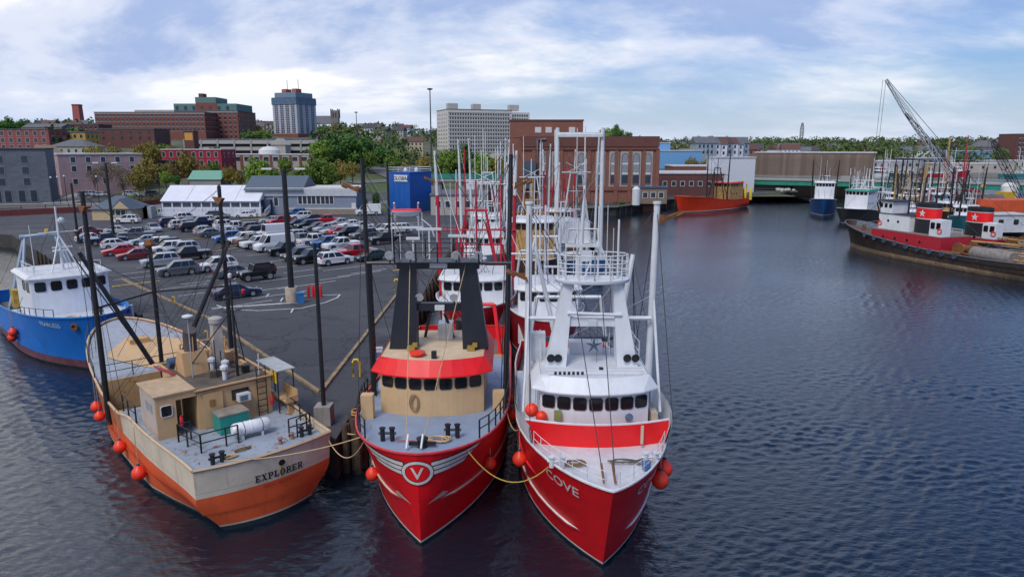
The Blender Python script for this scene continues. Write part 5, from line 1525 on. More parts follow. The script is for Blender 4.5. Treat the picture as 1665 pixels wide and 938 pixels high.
def tug(label, loc, rz, L=38, B=9.0, big=True):
    # a cut-down hulk (big=False) keeps only the low house, funnel and cabin
    root = thing('tugboat', label, 'tugboat', (loc[0], loc[1], 0), rz, 'old tugs across the water')
    H = Hull(L, B, [(0, 2.5), (0.3, 2.2), (0.55, 2.4), (0.8, 3.3), (1, 4.6)], 1.0, (0.55, 2.2), (0.66, 2.3, 0.55), stern=0.8)
    rusth = MATS.get('tug_hull') or plated('tug_hull', (0.04, 0.028, 0.024), 0.7, 0.35, 0.7)
    H.band(-0.9, 0.75, 3, 0, ).build('rusty_boot', mat('tug_boot', (0.3, 0.22, 0.14), 0.85, var=0.35, scale=0.7, rust=0.5, streak=0.6), root, 40)
    H.band(0.75, lambda t: H.sheer(t), 6).build('hull', rusth, root, 50)
    ib = H.band(lambda t: H.sheer(t) - 0.9, lambda t: H.sheer(t), 2, -0.1, 0.001, 0.985, False); ib.f = [f_[::-1] for f_ in ib.f]
    ib.build('bulwark_lining', mat('tug_lining', (0.1, 0.13, 0.18), 0.8, var=0.4, rust=0.35), root, 40)
    H.band(lambda t: H.sheer(t) - 0.75, lambda t: H.sheer(t) - 0.5, 1, 0.1, 0, 1).build('rubbing_strake', boot_m, root, 40)
    caprail(H, root, mat('tug_rail', (0.12, 0.13, 0.16), 0.7, rust=0.3), 0.1)
    H.deck(lambda t: H.sheer(t) - 0.85).build('deck', mat('tug_deck', (0.13, 0.08, 0.06), 0.85, var=0.4, rust=0.4), root)
    for i in range(9):
        t = 0.36 + i * 0.055
        q = H.p(t, H.sheer(t) - 0.25, 1, 0.1)
        MB().lathe([(0.2, -0.14), (0.38, -0.14), (0.42, 0), (0.38, 0.14), (0.2, 0.14)], q, 10, (0, 1, 0)).build('tyre_fender', mat('tyre_blue', (0.04, 0.07, 0.12), 0.8, var=0.5), root, 40)
    maroon = mat('tug_red', (0.42, 0.012, 0.03), 0.55, var=0.15, streak=0.15)
    path = front_path(L * 0.84, 2.9, 1.2, L * 0.465)
    z0, z1 = 1.4, 4.1 if big else 2.9
    walls(path, z0, z1).build('lower_house', maroon, root)
    MB().prism(path, z1, z1 + 0.1).build('boat_deck', mat('tug_deck2', (0.2, 0.17, 0.15), 0.8), root)
    for i in range(4):
        pane((L * 0.56 + i * 2.4, 2.9, 3.0), (1, 0, 0), (0, 0, 1), 0.5, 0.5, (0, 1, 0), glass_b, root, 'porthole', None, 0.02, 0.45)
    if big:
        p2 = front_path(L * 0.82, 2.0, 0.8, L * 0.64)
        walls(p2, z1 + 0.1, z1 + 2.6).build('upper_house', house_w, root)
        p3 = front_path(L * 0.82, 1.7, 0.7, L * 0.74)
        walls(p3, z1 + 2.6, z1 + 4.6).build('pilothouse', house_w, root)
        MB().prism(front_path(L * 0.83, 1.95, 0.7, L * 0.73), z1 + 4.6, z1 + 4.75).build('pilothouse_roof', mat('roof_dark', (0.03, 0.04, 0.05), 0.7), root)
        MB().prism(front_path(L * 0.825, 2.1, 0.8, L * 0.635), z1 + 2.6, z1 + 2.68).build('house_roof', mat('roof_dark', None), root)
        front_windows(root, p3, z1 + 3.9, 0.7, 5, 0.96, glass_b, rim_m, 0.3)
        for i in range(3):
            pane((L * 0.80 - i * 0.95, 1.7, z1 + 3.9), (1, 0, 0), (0, 0, 1), 0.6, 0.7, (0, 1, 0), glass_b, root)
            pane((L * 0.80 - i * 2.0, 2.0, z1 + 1.5), (1, 0, 0), (0, 0, 1), 0.5, 0.5, (0, 1, 0), glass_b, root, 'porthole', None, 0.02, 0.45)
    # funnel: dark base, red band with white edges and a star
    xf = L * 0.6
    oval = lambda r, z: [(xf + 2.1 * r * math.cos(a), 1.45 * r * math.sin(a), z) for a in [2 * math.pi * i / 24 for i in range(24)]]
    fz = z1 + 0.1
    fn = MB().ring([oval(1.0, fz), oval(0.98, fz + 2.2)]).build('funnel', mat('funnel_black', (0.012, 0.014, 0.02), 0.5, var=0.3), root, 40)
    MB().ring([oval(1.0, fz + 2.2), oval(1.0, fz + 2.32)], cap=False).build('white_band', white_m, fn, 40)
    MB().ring([oval(0.99, fz + 2.32), oval(0.97, fz + 3.9)], cap=False).build('red_band', red_b, fn, 40)
    MB().ring([oval(0.99, fz + 3.9), oval(0.99, fz + 4.0)], cap=False).build('white_band', white_m, fn, 40)
    MB().ring([oval(0.97, fz + 4.0), oval(0.97, fz + 4.7), oval(0.8, fz + 4.72), oval(0.78, fz + 4.2)]).build('funnel_top', mat('funnel_black', None), fn, 40)
    star_poly((xf - 0.1, 1.42, fz + 3.1), 0.62, (-1, 0, 0), (0, 0, 1), (0, 1, 0), white_m, fn)
    # small deck cabin with two windows
    cb = MB().box(L * 0.47, L * 0.47 + 2.1, 1.0, 2.85, z1 + 0.1, z1 + 2.6).build('deck_cabin', house_w, root)
    for i in range(2):
        pane((L * 0.47 + 0.55 + i, 2.86, z1 + 1.7), (1, 0, 0), (0, 0, 1), 0.65, 0.9, (0, 1, 0), glass_b, cb, 'window', rim_m)
    for x in (L * 0.475, L * 0.79):
        MB().tube([(x + 0.35 * math.cos(a), 2.95 if x < L * 0.6 else 2.1, z1 + 1.0 + 0.35 * math.sin(a)) for a in [i * math.pi / 6 for i in range(13)]], 0.08, 6).build('life_ring', orange_b, root, 50)
    MB().bar((L * 0.7, 0, z1 + 2.6), (L * 0.7, 0, z1 + 9.5), 0.16, 0.08, 8).build('mast', black_m, root, 40)
    MB().bar((L * 0.66, -0.6, z1 + 2.6), (L * 0.66, -0.6, z1 + 7.5), 0.05).build('antenna', white_m, root)
    railing(root, [(x, 2.8, z1 + 0.1) for x in (L * 0.62, L * 0.67, L * 0.72, L * 0.77)], white_m, 1.0)
    # after deck clutter: winch, pipes, beams
    rnd = random.Random(int(L * 10 + loc[0]))
    MB().lathe([(1.0, -1.5), (1.0, -1.3), (0.5, -1.3), (0.5, 1.3), (1.0, 1.3), (1.0, 1.5)], (L * 0.42, 0, 2.6), 14, (0, 1, 0)).build('towing_winch', rusty, root, 40)
    for i in range(30):
        x, y = L * (0.02 + 0.36 * rnd.random()), rnd.uniform(-3, 3)
        a = rnd.uniform(-0.35, 0.35); ln = rnd.uniform(3, 8); z = 1.8 + rnd.random() * 1.4
        MB().bar((x, y, z), (x + ln * math.cos(a), y + ln * math.sin(a), z + rnd.uniform(-0.2, 0.5)), rnd.uniform(0.08, 0.2)).build('deck_pipe', rnd.choice([rusty, tan2, mat('pipe_grey', (0.25, 0.22, 0.2), 0.8)]), root)
    MB().lathe([(0.9, -3), (0.95, -2.9), (0.95, 2.9), (0.9, 3)], (L * 0.26, 2.3, 2.6), 14, (1, 0, 0)).build('steel_tank', mat('tank_grey', (0.22, 0.2, 0.19), 0.8, var=0.3, rust=0.25), root, 40)
    for x in (L * 0.93, L * 0.12):
        bitts(root, (x, 0, H.sheer(x / L) - 0.85), rusty, 0.8)
    wire('stay', [(L * 0.7, 0, z1 + 9.3), (L * 0.97, 0, 4.6)], 0.03, wire_m, root)
    wire('stay', [(L * 0.7, 0, z1 + 9.3), (L * 0.3, 0, 3)], 0.03, wire_m, root)
    return root, H
tug('rusty black hulled tug with red deckhouse and starred red funnel, nearest of the tugs', (72.5, 87.5, 0), R(107), 39, 9.2)
tug('second tug with a starred red funnel, half hidden behind the nearest tug', (86, 96, 0), R(112), 36, 8.6, False)
rt, _h = trawler('dark hulled tug with white house and green trimmed bridge below the green bridge', (93, 176, 0), R(-138), 22, 7.2, mat('tug_dark', (0.03, 0.035, 0.04), 0.6, rust=0.2), house_w, white_m, white_m, house=0.6, hl=6, decks=2, tall=14, group='old tugs across the water', spread=False, trim=black_m, brimm=mat('trim_green', (0.02, 0.25, 0.16), 0.5), bow=3.6)
rt.name = 'tugboat'; rt['category'] = 'tugboat'

# ------------------------------------------------------------------ fenders between the hulls
def wp(o, p):
    c, s_ = math.cos(o.rotation_euler[2]), math.sin(o.rotation_euler[2])
    return (o.location[0] + p[0] * c - p[1] * s_, o.location[1] + p[0] * s_ + p[1] * c, p[2])
def hang(o, H, t, z, side, lab, r=0.42, grp='orange fenders hung on the hulls'):
    q = H.p(t, z, side); q.y += side * (r * 0.95); zt = H.sheer(t)
    buoy(wp(o, q), lab, r, grp, max(0.3, zt - z - r * 1.4 + 0.1))
hang(ba, HA, 0.665, 1.75, 1, 'upper of two orange ball fenders at the tan boat\'s forward port side', 0.33)
hang(ba, HA, 0.635, 1.35, 1, 'lower of two orange ball fenders at the tan boat\'s forward port side', 0.31)
hang(ba, HA, 0.42, 1.2, 1, 'orange ball fender amidships on the tan boat\'s orange side', 0.34)
hang(ba, HA, 0.27, 1.0, 1, 'orange ball fender closest to the tan boat\'s stern', 0.37)
hang(bc, HC, 0.86, 2.2, 1, 'smaller orange fender hung on the badge boat\'s bow beside the boat lettered COVE', 0.30)
hang(bd_, HD, 0.79, 2.6, -1, 'large orange fender between the badge boat and the boat lettered COVE', 0.36)
hang(bd_, HD, 0.62, 3.0, -1, 'orange fender between the two red boats level with their wheelhouses, nearer one', 0.30)
hang(bd_, HD, 0.54, 3.2, -1, 'orange fender between the two red boats level with their gantries, farther one', 0.30)
hang(bc, HC, 0.88, 1.9, -1, 'dim orange fender between the badge boat and the pile cluster', 0.33)
hang(bd_, HD, 0.87, 2.75, 1, 'front one of two orange fenders on the outer bow of the boat lettered COVE', 0.4)
hang(bd_, HD, 0.845, 2.95, 1, 'rear one of two orange fenders on the outer bow of the boat lettered COVE', 0.4)
hang(bb_, HB, 0.6, 1.9, -1, 'upper orange fender on the blue boat\'s side at the picture edge', 0.37)
hang(bb_, HB, 0.57, 1.3, -1, 'lower orange fender on the blue boat\'s side at the picture edge', 0.37)

# mooring lines
def line(p, q, d, lab, m_=None, r=0.03):
    tag(wire('mooring_line', sag(p, q, d, 14), r, m_ or rope_m), lab, 'rope', 'mooring lines')
line(wp(ba, (-0.2, 1.9, 3.5)), wp(bc, HC.p(0.9, 4.2, -1)), 0.25, 'taut mooring line from the tan boat\'s stern across to the badge boat')
line(wp(ba, (0.0, -3.2, 3.4)), wp(bc, HC.p(0.91, 4.1, -1)), 1.1, 'slack mooring line drooping between the tan boat and the badge boat')
line(wp(bc, HC.p(0.955, 4.3, 1)), wp(bd_, HD.p(0.9, 4.1, -1)), 1.1, 'yellow mooring line drooping between the two red bows', mat('rope_yellow', (0.45, 0.3, 0.06), 0.9))
line(wp(bc, HC.p(0.8, 4.3, 1)), wp(bd_, HD.p(0.8, 4.5, -1)), 0.5, 'short slack rope between the red boats beside their wheelhouses')
line(wp(bb_, HB.p(0.97, 4.4, 1)), wp(ba, HA.p(0.9, 4.5, 1)), 0.6, 'pale rope between the blue boat and the tan boat\'s bow')

# piles at the pier corner and along the quay
pilem = mat('pile_timber', (0.07, 0.05, 0.035), 0.95, var=0.5, scale=2, bump=0.6)
pile_me = MB().lathe([(0.2, -2), (0.2, 0.5), (0.18, 2.9), (0.14, 3.0)], (0, 0, 0), 8).mesh('pile', pilem, 40)
cl = thing('pile_cluster', 'cluster of dark timber piles at the pier corner', 'piles', (-8.7, 36.0, 0))
for i, (x, y, h) in enumerate([(0, 0, 0.0), (0.42, 0.3, 0.2), (-0.2, 0.55, 0.1), (0.4, 0.85, -0.1), (0.1, 1.2, 0.15), (-0.4, -0.35, -0.2), (0.25, -0.4, -0.5), (-0.05, 1.75, 0.0)]):
    o = link('pile', pile_me, cl); o.location = (x, y, h)
MB().tube([(0.1 + 0.75 * math.cos(a), 0.4 + 0.95 * math.sin(a), 2.3) for a in [i * math.pi / 8 for i in range(17)]], 0.05, 5).build('lashing', rope_m, cl)
MB().tube([(0.15 + 0.3 * math.cos(a * 2), 0.4 + 0.4 * math.sin(a * 2), 3.05 + 0.02 * i) for i, a in enumerate([i * math.pi / 8 for i in range(17)])], 0.06, 5).build('rope_heap', tan2, cl)
k = 0
quay = bpy.data.objects['quay_wall']
for i in (12, 0, 1, 2, 3, 4, 5, 6):
    p, q = Vector(EDGE[i]), Vector(EDGE[(i + 1) % len(EDGE)])
    nn_ = Vector(((q - p).y, -(q - p).x)).normalized()
    stp = 3.2
    for j in range(int((q - p).length / stp)):
        c = p.lerp(q, (j + 0.5) * stp / (q - p).length) + nn_ * 0.25
        if c.x < -70: continue
        o = link('pile', pile_me, quay); o.location = (c.x, c.y, -0.4 + random.uniform(-0.1, 0.15)); k += 1
for i in (2, 3, 4, 5, 6):
    p, q = Vector(EDGE[i]), Vector(EDGE[(i + 1) % len(EDGE)])
    nn_ = Vector(((q - p).y, -(q - p).x)).normalized() * 0.2
    MB().beam((*(p + nn_), 2.32), (*(q + nn_), 2.32), 0.7, 0.35, (nn_.x, nn_.y, 0)).build('stringer', mat('stringer', (0.2, 0.18, 0.15), 0.9, var=0.3), quay)
# ================================================================== cars
tyre_m = mat('tyre', (0.012, 0.012, 0.013), 0.85)
hub_m = mat('hub_alloy', (0.4, 0.41, 0.43), 0.35, 0.6)
carglass = glassy('car_glass', (0.015, 0.02, 0.03), 0.08)
lampw = mat('headlamp', (0.7, 0.72, 0.75), 0.15)
lampr = mat('tail_lamp', (0.45, 0.01, 0.015), 0.25)
def wheel_mesh(r, w):
    mb = MB().lathe([(r * 0.7, -w / 2), (r * 0.95, -w / 2), (r, -w * 0.35), (r, w * 0.35), (r * 0.95, w / 2), (r * 0.7, w / 2)], (0, 0, 0), 16, (0, 1, 0))
    nf = len(mb.f)
    mb.lathe([(r * 0.66, -w * 0.52), (r * 0.68, 0), (r * 0.66, w * 0.52)], (0, 0, 0), 10, (0, 1, 0))
    me = mb.mesh('wheel', tyre_m, 40)
    me.materials.append(hub_m)
    for i, p in enumerate(me.polygons):
        if i >= nf: p.material_index = 1
    return me
CARS = {
    # outline of the lower body (x, z), wheel x front/rear, wheel r, belt (glasshouse base), roof, width, roof inset
    'sedan': dict(out=[(2.4, .28), (2.42, .55), (2.3, .74), (1.0, .95), (-1.8, 1.0), (-2.3, .97), (-2.42, .62), (-2.38, .3)], wx=(1.45, -1.4), wr=.34, gh=[(1.0, .94), (.2, 1.43), (-1.0, 1.43), (-1.85, .99)], w=1.84),
    'suv': dict(out=[(2.3, .35), (2.35, .7), (2.2, .98), (1.15, 1.1), (-2.1, 1.15), (-2.3, 1.0), (-2.32, .4)], wx=(1.42, -1.38), wr=.38, gh=[(1.1, 1.1), (.4, 1.72), (-1.7, 1.72), (-2.15, 1.14)], w=1.92),
    'hatchback': dict(out=[(2.05, .28), (2.1, .6), (1.95, .85), (1.0, 1.0), (-1.85, 1.05), (-2.05, .9), (-2.08, .32)], wx=(1.28, -1.28), wr=.33, gh=[(1.05, 1.0), (.3, 1.5), (-1.3, 1.5), (-1.95, 1.04)], w=1.78),
    'pickup': dict(out=[(2.8, .42), (2.85, .8), (2.75, 1.12), (1.35, 1.2), (-.75, 1.2), (-2.75, 1.18), (-2.85, .6), (-2.8, .45)], wx=(1.85, -1.75), wr=.41, gh=[(1.3, 1.2), (.65, 1.85), (-.75, 1.85), (-.95, 1.2)], w=2.0, bed=True),
    'van': dict(out=[(2.8, .38), (2.85, .85), (2.7, 1.15), (1.9, 1.4), (-2.8, 1.4), (-2.85, .6), (-2.82, .4)], wx=(1.85, -1.75), wr=.38, gh=[(1.95, 1.38), (1.2, 2.45), (-2.75, 2.5), (-2.84, 1.38)], w=2.05, solid=True),
    'jeep': dict(out=[(1.95, .55), (2.0, .85), (1.9, 1.15), (.75, 1.2), (-1.95, 1.2), (-2.0, .6)], wx=(1.3, -1.25), wr=.45, gh=[(.7, 1.2), (.45, 1.9), (-1.8, 1.9), (-1.95, 1.2)], w=1.9, rack=True),
}
CARMESH = {}
def car_meshes(kind):
    if kind in CARMESH: return CARMESH[kind]
    d = CARS[kind]; w = d['w'] / 2; r = d['wr']
    # body: outline with wheel arches, extruded and softened
    o = d['out']; out = [o[0]] + list(o[1:])
    bot = min(p[1] for p in o)
    rear_b, front_b = o[-1], o[0]
    arch = []
    for wx in (d['wx'][1], d['wx'][0]):
        rr = r + 0.07
        a0 = math.asin(max(-1, min(1, (bot - r) / rr)))
        arch += [(wx + rr * math.cos(a), r + rr * math.sin(a)) for a in [math.pi - a0 - (math.pi - 2 * a0) * i / 7 for i in range(8)]]
    poly = out + arch
    bm = bmesh.new()
    L = [bm.verts.new((x, w, z)) for x, z in poly]; Rr = [bm.verts.new((x, -w, z)) for x, z in poly]
    n = len(poly)
    bm.faces.new(L[::-1]); bm.faces.new(Rr)
    for i in range(n): bm.faces.new((L[i], L[(i + 1) % n], Rr[(i + 1) % n], Rr[i]))
    bmesh.ops.recalc_face_normals(bm, faces=bm.faces)
    top = [e for e in bm.edges if all(v.co.z > 0.5 for v in e.verts) and e.calc_face_angle(0) > 0.5 and e.calc_length() > 0.2]
    bmesh.ops.bevel(bm, geom=top, offset=0.09, segments=2, affect='EDGES', profile=0.6)
    me = bpy.data.meshes.new('body'); bm.to_mesh(me); bm.free()
    vs = [tuple(v.co) for v in me.vertices]; fs = [tuple(p.vertices) for p in me.polygons]
    bpy.data.meshes.remove(me)
    body = MB().add(vs, fs)
    g = d['gh']; wi, wt = w - 0.08, w - 0.26 if kind not in ('van', 'jeep') else w - 0.14
    base = [(x, z) for x, z in (g[0], g[3])]; topp = [(x, z) for x, z in (g[1], g[2])]
    # glasshouse
    q = [Vector((g[0][0], wi, g[0][1])), Vector((g[0][0], -wi, g[0][1])), Vector((g[3][0], -wi, g[3][1])), Vector((g[3][0], wi, g[3][1]))]
    t = [Vector((g[1][0], wt, g[1][1])), Vector((g[1][0], -wt, g[1][1])), Vector((g[2][0], -wt, g[2][1])), Vector((g[2][0], wt, g[2][1]))]
    glass = MB().ring([q, t])
    # roof skin and pillars in body colour
    e = 0.015
    body.ring([[p + Vector((0, 0, -0.03)) + Vector((0.03 if i < 2 else -0.03, (0.02 if p.y > 0 else -0.02), 0)) for i, p in enumerate(t)], [p + Vector((0, 0, 0.035)) for p in t], [Vector((p.x * 0.9, p.y * 0.85, p.z + 0.06)) for p in t]])
    for a, c in zip(q, t):
        body.beam(a, c, 0.09, 0.07, (0, 1, 0))
    for s_ in (1, -1):
        for fx in ((0.48,) if kind in ('pickup', 'jeep') else (0.4, 0.72)):
            a = Vector((g[0][0] + (g[3][0] - g[0][0]) * fx, s_ * wi, g[0][1] + (g[3][1] - g[0][1]) * fx)); c = Vector((g[1][0] + (g[2][0] - g[1][0]) * fx, s_ * wt, g[1][1]))
            body.beam(a, c, 0.05, 0.1 if kind != 'van' else 0.1, (0, 1, 0))
    if d.get('solid'):      # panel van: sheet sides behind the cab
        for s_ in (1, -1):
            a = Vector((0.95, s_ * (wi + .01), 1.4)); b_ = Vector((-2.8, s_ * (wi + .01), 1.4)); c = Vector((-2.72, s_ * (wt + .012), 2.5)); dd = Vector((0.75, s_ * (wt + .012), 2.5))
            body.extr([a, b_, c, dd], (0, s_ * 0.02, 0))
    if d.get('bed'):        # open bed behind the cab
        glass_extra = None
        body.box(-2.7, -1.05, -w + 0.18, w - 0.18, 1.19, 1.2)
    head = MB().box(o[2][0] - 0.12, o[1][0] + 0.015, 0, 0.38, o[1][1] + 0.02, o[2][1] - 0.04)
    tail = MB().box(-abs(o[-2][0]) - 0.03, -abs(o[-2][0]) + 0.15, 0, 0.28, o[-2][1] + 0.02, o[-2][1] + 0.26)
    res = dict(body=body.mesh('body', mat('car_default', (0.3, 0.3, 0.3)), 35), glass=glass.mesh('windows', carglass), wheel=wheel_mesh(r, 0.23), head=head.mesh('headlight', lampw), tail=tail.mesh('tail_light', lampr), d=d, w=w)
    CARMESH[kind] = res
    return res
def carpaint(col):
    nm = 'car_' + col
    if nm in MATS: return MATS[nm]
    c = dict(white=(0.72, 0.73, 0.74), silver=(0.42, 0.45, 0.49), grey=(0.13, 0.14, 0.16), black=(0.009, 0.009, 0.011), navy=(0.012, 0.03, 0.085), blue=(0.02, 0.12, 0.36), red=(0.5, 0.012, 0.02), maroon=(0.16, 0.015, 0.02), green=(0.015, 0.04, 0.035), brown=(0.12, 0.08, 0.05), pale=(0.33, 0.42, 0.52))[col]
    m_, n, l, b = newmat(nm)
    f = noise(n, l, coords(n, l), 1.5, 3)
    l.new(mix(n, l, f, tuple(x * 0.92 for x in c), tuple(min(1, x * 1.06) for x in c)), b.inputs['Base Color'])
    b.inputs['Roughness'].default_value = 0.28
    b.inputs['Metallic'].default_value = 0.25 if col in ('silver', 'grey', 'navy', 'pale') else 0.0
    b.inputs['Coat Weight'].default_value = 0.6; b.inputs['Coat Roughness'].default_value = 0.05
    MATS[nm] = m_
    return m_
def make_car(kind, col, p, rz, label, group):
    M = car_meshes(kind); d, w = M['d'], M['w']
    t = thing('parked_' + ('car' if kind in ('sedan', 'hatchback') else kind), label, {'sedan': 'car', 'hatchback': 'car', 'suv': 'suv', 'jeep': 'off-roader'}.get(kind, kind), p, rz, group)
    o = link('body', M['body'], t); o.material_slots[0].link = 'OBJECT'; o.material_slots[0].material = carpaint(col)
    link('windows', M['glass'], t)
    for x in d['wx']:
        for s_ in (1, -1):
            o = link('wheel', M['wheel'], t); o.location = (x, s_ * (w - 0.1), d['wr'])
    for s_ in (1, -1):
        o = link('headlight', M['head'], t); o.location = (0, w - 0.47 if s_ > 0 else -w + 0.09, 0)
        o = link('tail_light', M['tail'], t); o.location = (0, w - 0.34 if s_ > 0 else -w + 0.06, 0)
    if d.get('rack'):
        MB().box(-1.5, 0.3, -0.75, 0.75, 2.0, 2.06).build('roof_rack', black_m, t)
        sp = link('spare_wheel', M['wheel'], t); sp.location = (-2.12, 0, 1.1); sp.rotation_euler = (0, 0, R(90))
    return t
ROWS = {
    'the stalls nearest the quay': [(384, 484, 'sedan', 'navy', 40), (418, 456, 'jeep', 'black', 218), (384, 451, 'sedan', 'grey', 40), (354, 441, 'suv', 'white', 218), (290, 448, 'suv', 'grey', 215), (262, 434, 'suv', 'silver', 215)],
    'the stalls behind the blue boat': [(222, 422, 'sedan', 'maroon', 215), (197, 415, 'sedan', 'red', 215), (190, 405, 'hatchback', 'white', 40), (174, 399, 'pickup', 'navy', 40), (150, 394, 'sedan', 'white', 40), (146, 382, 'sedan', 'maroon', 40)],
    'the double row left of the lamp posts': [(238, 398, 'sedan', 'pale', 215), (256, 405, 'suv', 'white', 218), (269, 407, 'suv', 'black', 218), (275, 412, 'suv', 'white', 218), (297, 413, 'suv', 'silver', 218), (308, 423, 'pickup', 'black', 218), (224, 389, 'pickup', 'grey', 200), (195, 381, 'sedan', 'silver', 10), (250, 377, 'sedan', 'silver', 310)],
    'the long front row facing the quay': [(279, 369, 'suv', 'navy', 42), (297, 373, 'suv', 'white', 42), (313, 377, 'suv', 'black', 42), (336, 382, 'hatchback', 'silver', 42), (345, 386, 'sedan', 'grey', 42), (372, 394, 'suv', 'blue', 222), (397, 396, 'suv', 'white', 222), (411, 400, 'pickup', 'brown', 42), (423, 404, 'pickup', 'white', 222), (446, 409, 'van', 'white', 222), (467, 415, 'pickup', 'black', 222), (487, 424, 'suv', 'black', 222), (509, 428, 'pickup', 'black', 222), (544, 431, 'suv', 'white', 42)],
    'the row behind the long front row': [(304, 360, 'suv', 'white', 42), (328, 369, 'pickup', 'navy', 222), (338, 363, 'sedan', 'white', 222), (355, 367, 'suv', 'grey', 222), (369, 373, 'suv', 'white', 42), (385, 377, 'pickup', 'white', 42), (402, 378, 'suv', 'grey', 222), (422, 383, 'suv', 'black', 42), (438, 386, 'suv', 'white', 222), (456, 388, 'van', 'white', 42), (480, 392, 'suv', 'silver', 222), (492, 399, 'pickup', 'grey', 42), (513, 400, 'pickup', 'white', 42), (532, 403, 'suv', 'blue', 222), (556, 407, 'pickup', 'white', 222), (566, 413, 'sedan', 'grey', 222), (579, 419, 'pickup', 'red', 42), (604, 424, 'sedan', 'green', 222)],
    'the back row near the grey restaurant': [(442, 364, 'sedan', 'silver', 190), (456, 366, 'suv', 'red', 222), (482, 370, 'sedan', 'navy', 222), (501, 373, 'suv', 'black', 222), (516, 375, 'sedan', 'grey', 222), (529, 378, 'hatchback', 'silver', 222), (543, 381, 'sedan', 'silver', 222), (556, 383, 'sedan', 'red', 42), (566, 386, 'suv', 'black', 222), (592, 389, 'suv', 'grey', 222), (628, 397, 'pickup', 'black', 215)],
    'the rearmost row by the stone footing': [(483, 353, 'suv', 'blue', 200), (491, 358, 'suv', 'white', 200), (507, 361, 'sedan', 'navy', 215), (533, 365, 'pickup', 'red', 205), (553, 368, 'sedan', 'silver', 215), (571, 371, 'sedan', 'white', 215), (588, 374, 'sedan', 'white', 215), (618, 378, 'sedan', 'navy', 215), (630, 381, 'suv', 'white', 215), (648, 380, 'suv', 'white', 215), (599, 351, 'van', 'white', 192)],
    'the drive in front of the white marquee': [(208, 364, 'suv', 'white', 185), (355, 357, 'suv', 'black', 5), (400, 355, 'sedan', 'white', 185)],
    'the street below the granite building': [(18, 327, 'van', 'grey', 0)],
}
ORD = 'first second third fourth fifth sixth seventh eighth ninth tenth eleventh twelfth thirteenth fourteenth fifteenth sixteenth seventeenth eighteenth'.split()
for row, cars in ROWS.items():
    cars = sorted(cars)
    for i, (px, py, kind, col, hd) in enumerate(cars):
        p = G(px, py - 1)
        nm = {'suv': 'SUV', 'jeep': 'off-roader', 'sedan': 'sedan', 'hatchback': 'hatchback'}.get(kind, kind)
        cn = {'pale': 'pale blue', 'navy': 'dark blue', 'maroon': 'dark red', 'green': 'dark green'}.get(col, col)
        same = [c for c in cars if (c[2], c[3]) == (kind, col)]
        lab = f"{cn} {nm}, {ORD[i]} from left in {row}" if len(cars) > 1 else f"{cn} {nm} in {row}"
        make_car(kind, col, p, R(hd), lab, 'cars parked in ' + row)
for i, (px, py, kind, col, hd) in enumerate([(138, 303, 'suv', 'silver', 30), (150, 303, 'suv', 'white', 30), (160, 304, 'sedan', 'white', 30), (212, 300, 'suv', 'white', 10), (237, 298, 'sedan', 'white', 200), (248, 299, 'suv', 'grey', 10)]):
    p = at(px, py, 218)
    make_car(kind, col, (p.x, p.y, 2.35), R(hd), f"{col} {'SUV' if kind == 'suv' else 'sedan'} by the garden below the red house, {ORD[i]} from the left", 'cars below the red house')

# ------------------------------------------------------------------ lamp posts and small lot furniture
def lamp_post(px, py, top, label, arms=True, Y=None, r=0.16, base=True):
    p = G(px, py)
    r_ = ray(px, top)
    z = CAMZ + r_.z * (p.y / r_.y)
    t = thing('lamp_post', label, 'lamp post', (p.x, p.y, LOT), 0, 'tall lamp posts on the pier')
    h = z - LOT
    if base: MB().lathe([(0.62, 0), (0.62, 1.35), (0.55, 1.45), (0.1, 1.46)], (0, 0, 0), 14).build('concrete_base', mat('lamp_base', (0.4, 0.33, 0.25), 0.9, var=0.2, scale=2), t, 40)
    MB().bar((0, 0, 0.3), (0, 0, h), r * 1.3, r, 8).build('pole', black_m, t, 40)
    if arms:
        for s_ in (-1, 1):
            o = MB().bar((0, 0, h - 0.15), (s_ * 1.1, 0, h + 0.05), 0.05).build('arm', black_m, t)
            MB().cbox((s_ * 1.6, 0, h + 0.02), 1.0, 0.45, 0.16).build('lamp_head', white_m, o)
    return t
lamp_post(475, 490, 275, 'thick black lamp post on a concrete base in the middle of the lot', r=0.24)
lamp_post(185, 384, 265, 'black lamp post behind the blue boat beside the small tan house', r=0.2, base=False)
lamp_post(596, 402, 262, 'leaning dark timber pole behind the badge boat\'s outrigger', False, r=0.2, base=False)
lamp_post(634, 396, 262, 'dark pole in front of the blue tanks', False, r=0.17, base=False)
lamp_post(128, 396, 298, 'dark pole with a white sign behind the blue boat', False, r=0.16, base=False)
t = lamp_post(528, 688, 395, 'slim black pole on a square concrete footing at the pier corner', False, r=0.1, base=False)
MB().box(-0.45, 0.45, -0.45, 0.45, 0, 1.1).build('concrete_footing', concrete, t)
t = thing('waste_bin', 'blue waste bin beside the lamp post base', 'bin', G(489, 492), 0.3)
MB().box(-0.35, 0.35, -0.35, 0.35, 0, 0.95).box(-0.4, 0.4, -0.4, 0.4, 0.95, 1.05).build('body', mat('bin_blue', (0.03, 0.16, 0.4), 0.5), t)
for i, px in enumerate((502, 510, 514, 522)):
    MB().lathe([(0.14, 0), (0.14, 1.15), (0.1, 1.25)], (0, 0, 0), 10).build('red_bollard', mat('bollard_red', (0.6, 0.02, 0.03), 0.5), None, 40)
    o = bpy.context.scene.objects[[x.name for x in COL.objects if x.name.startswith('red_bollard')][-1]]
    o.location = G(px, 484 - (i % 2)); tag(o, f"red steel bollard near the lamp base, {ORD[i]} from the left", 'bollard', 'red bollards')
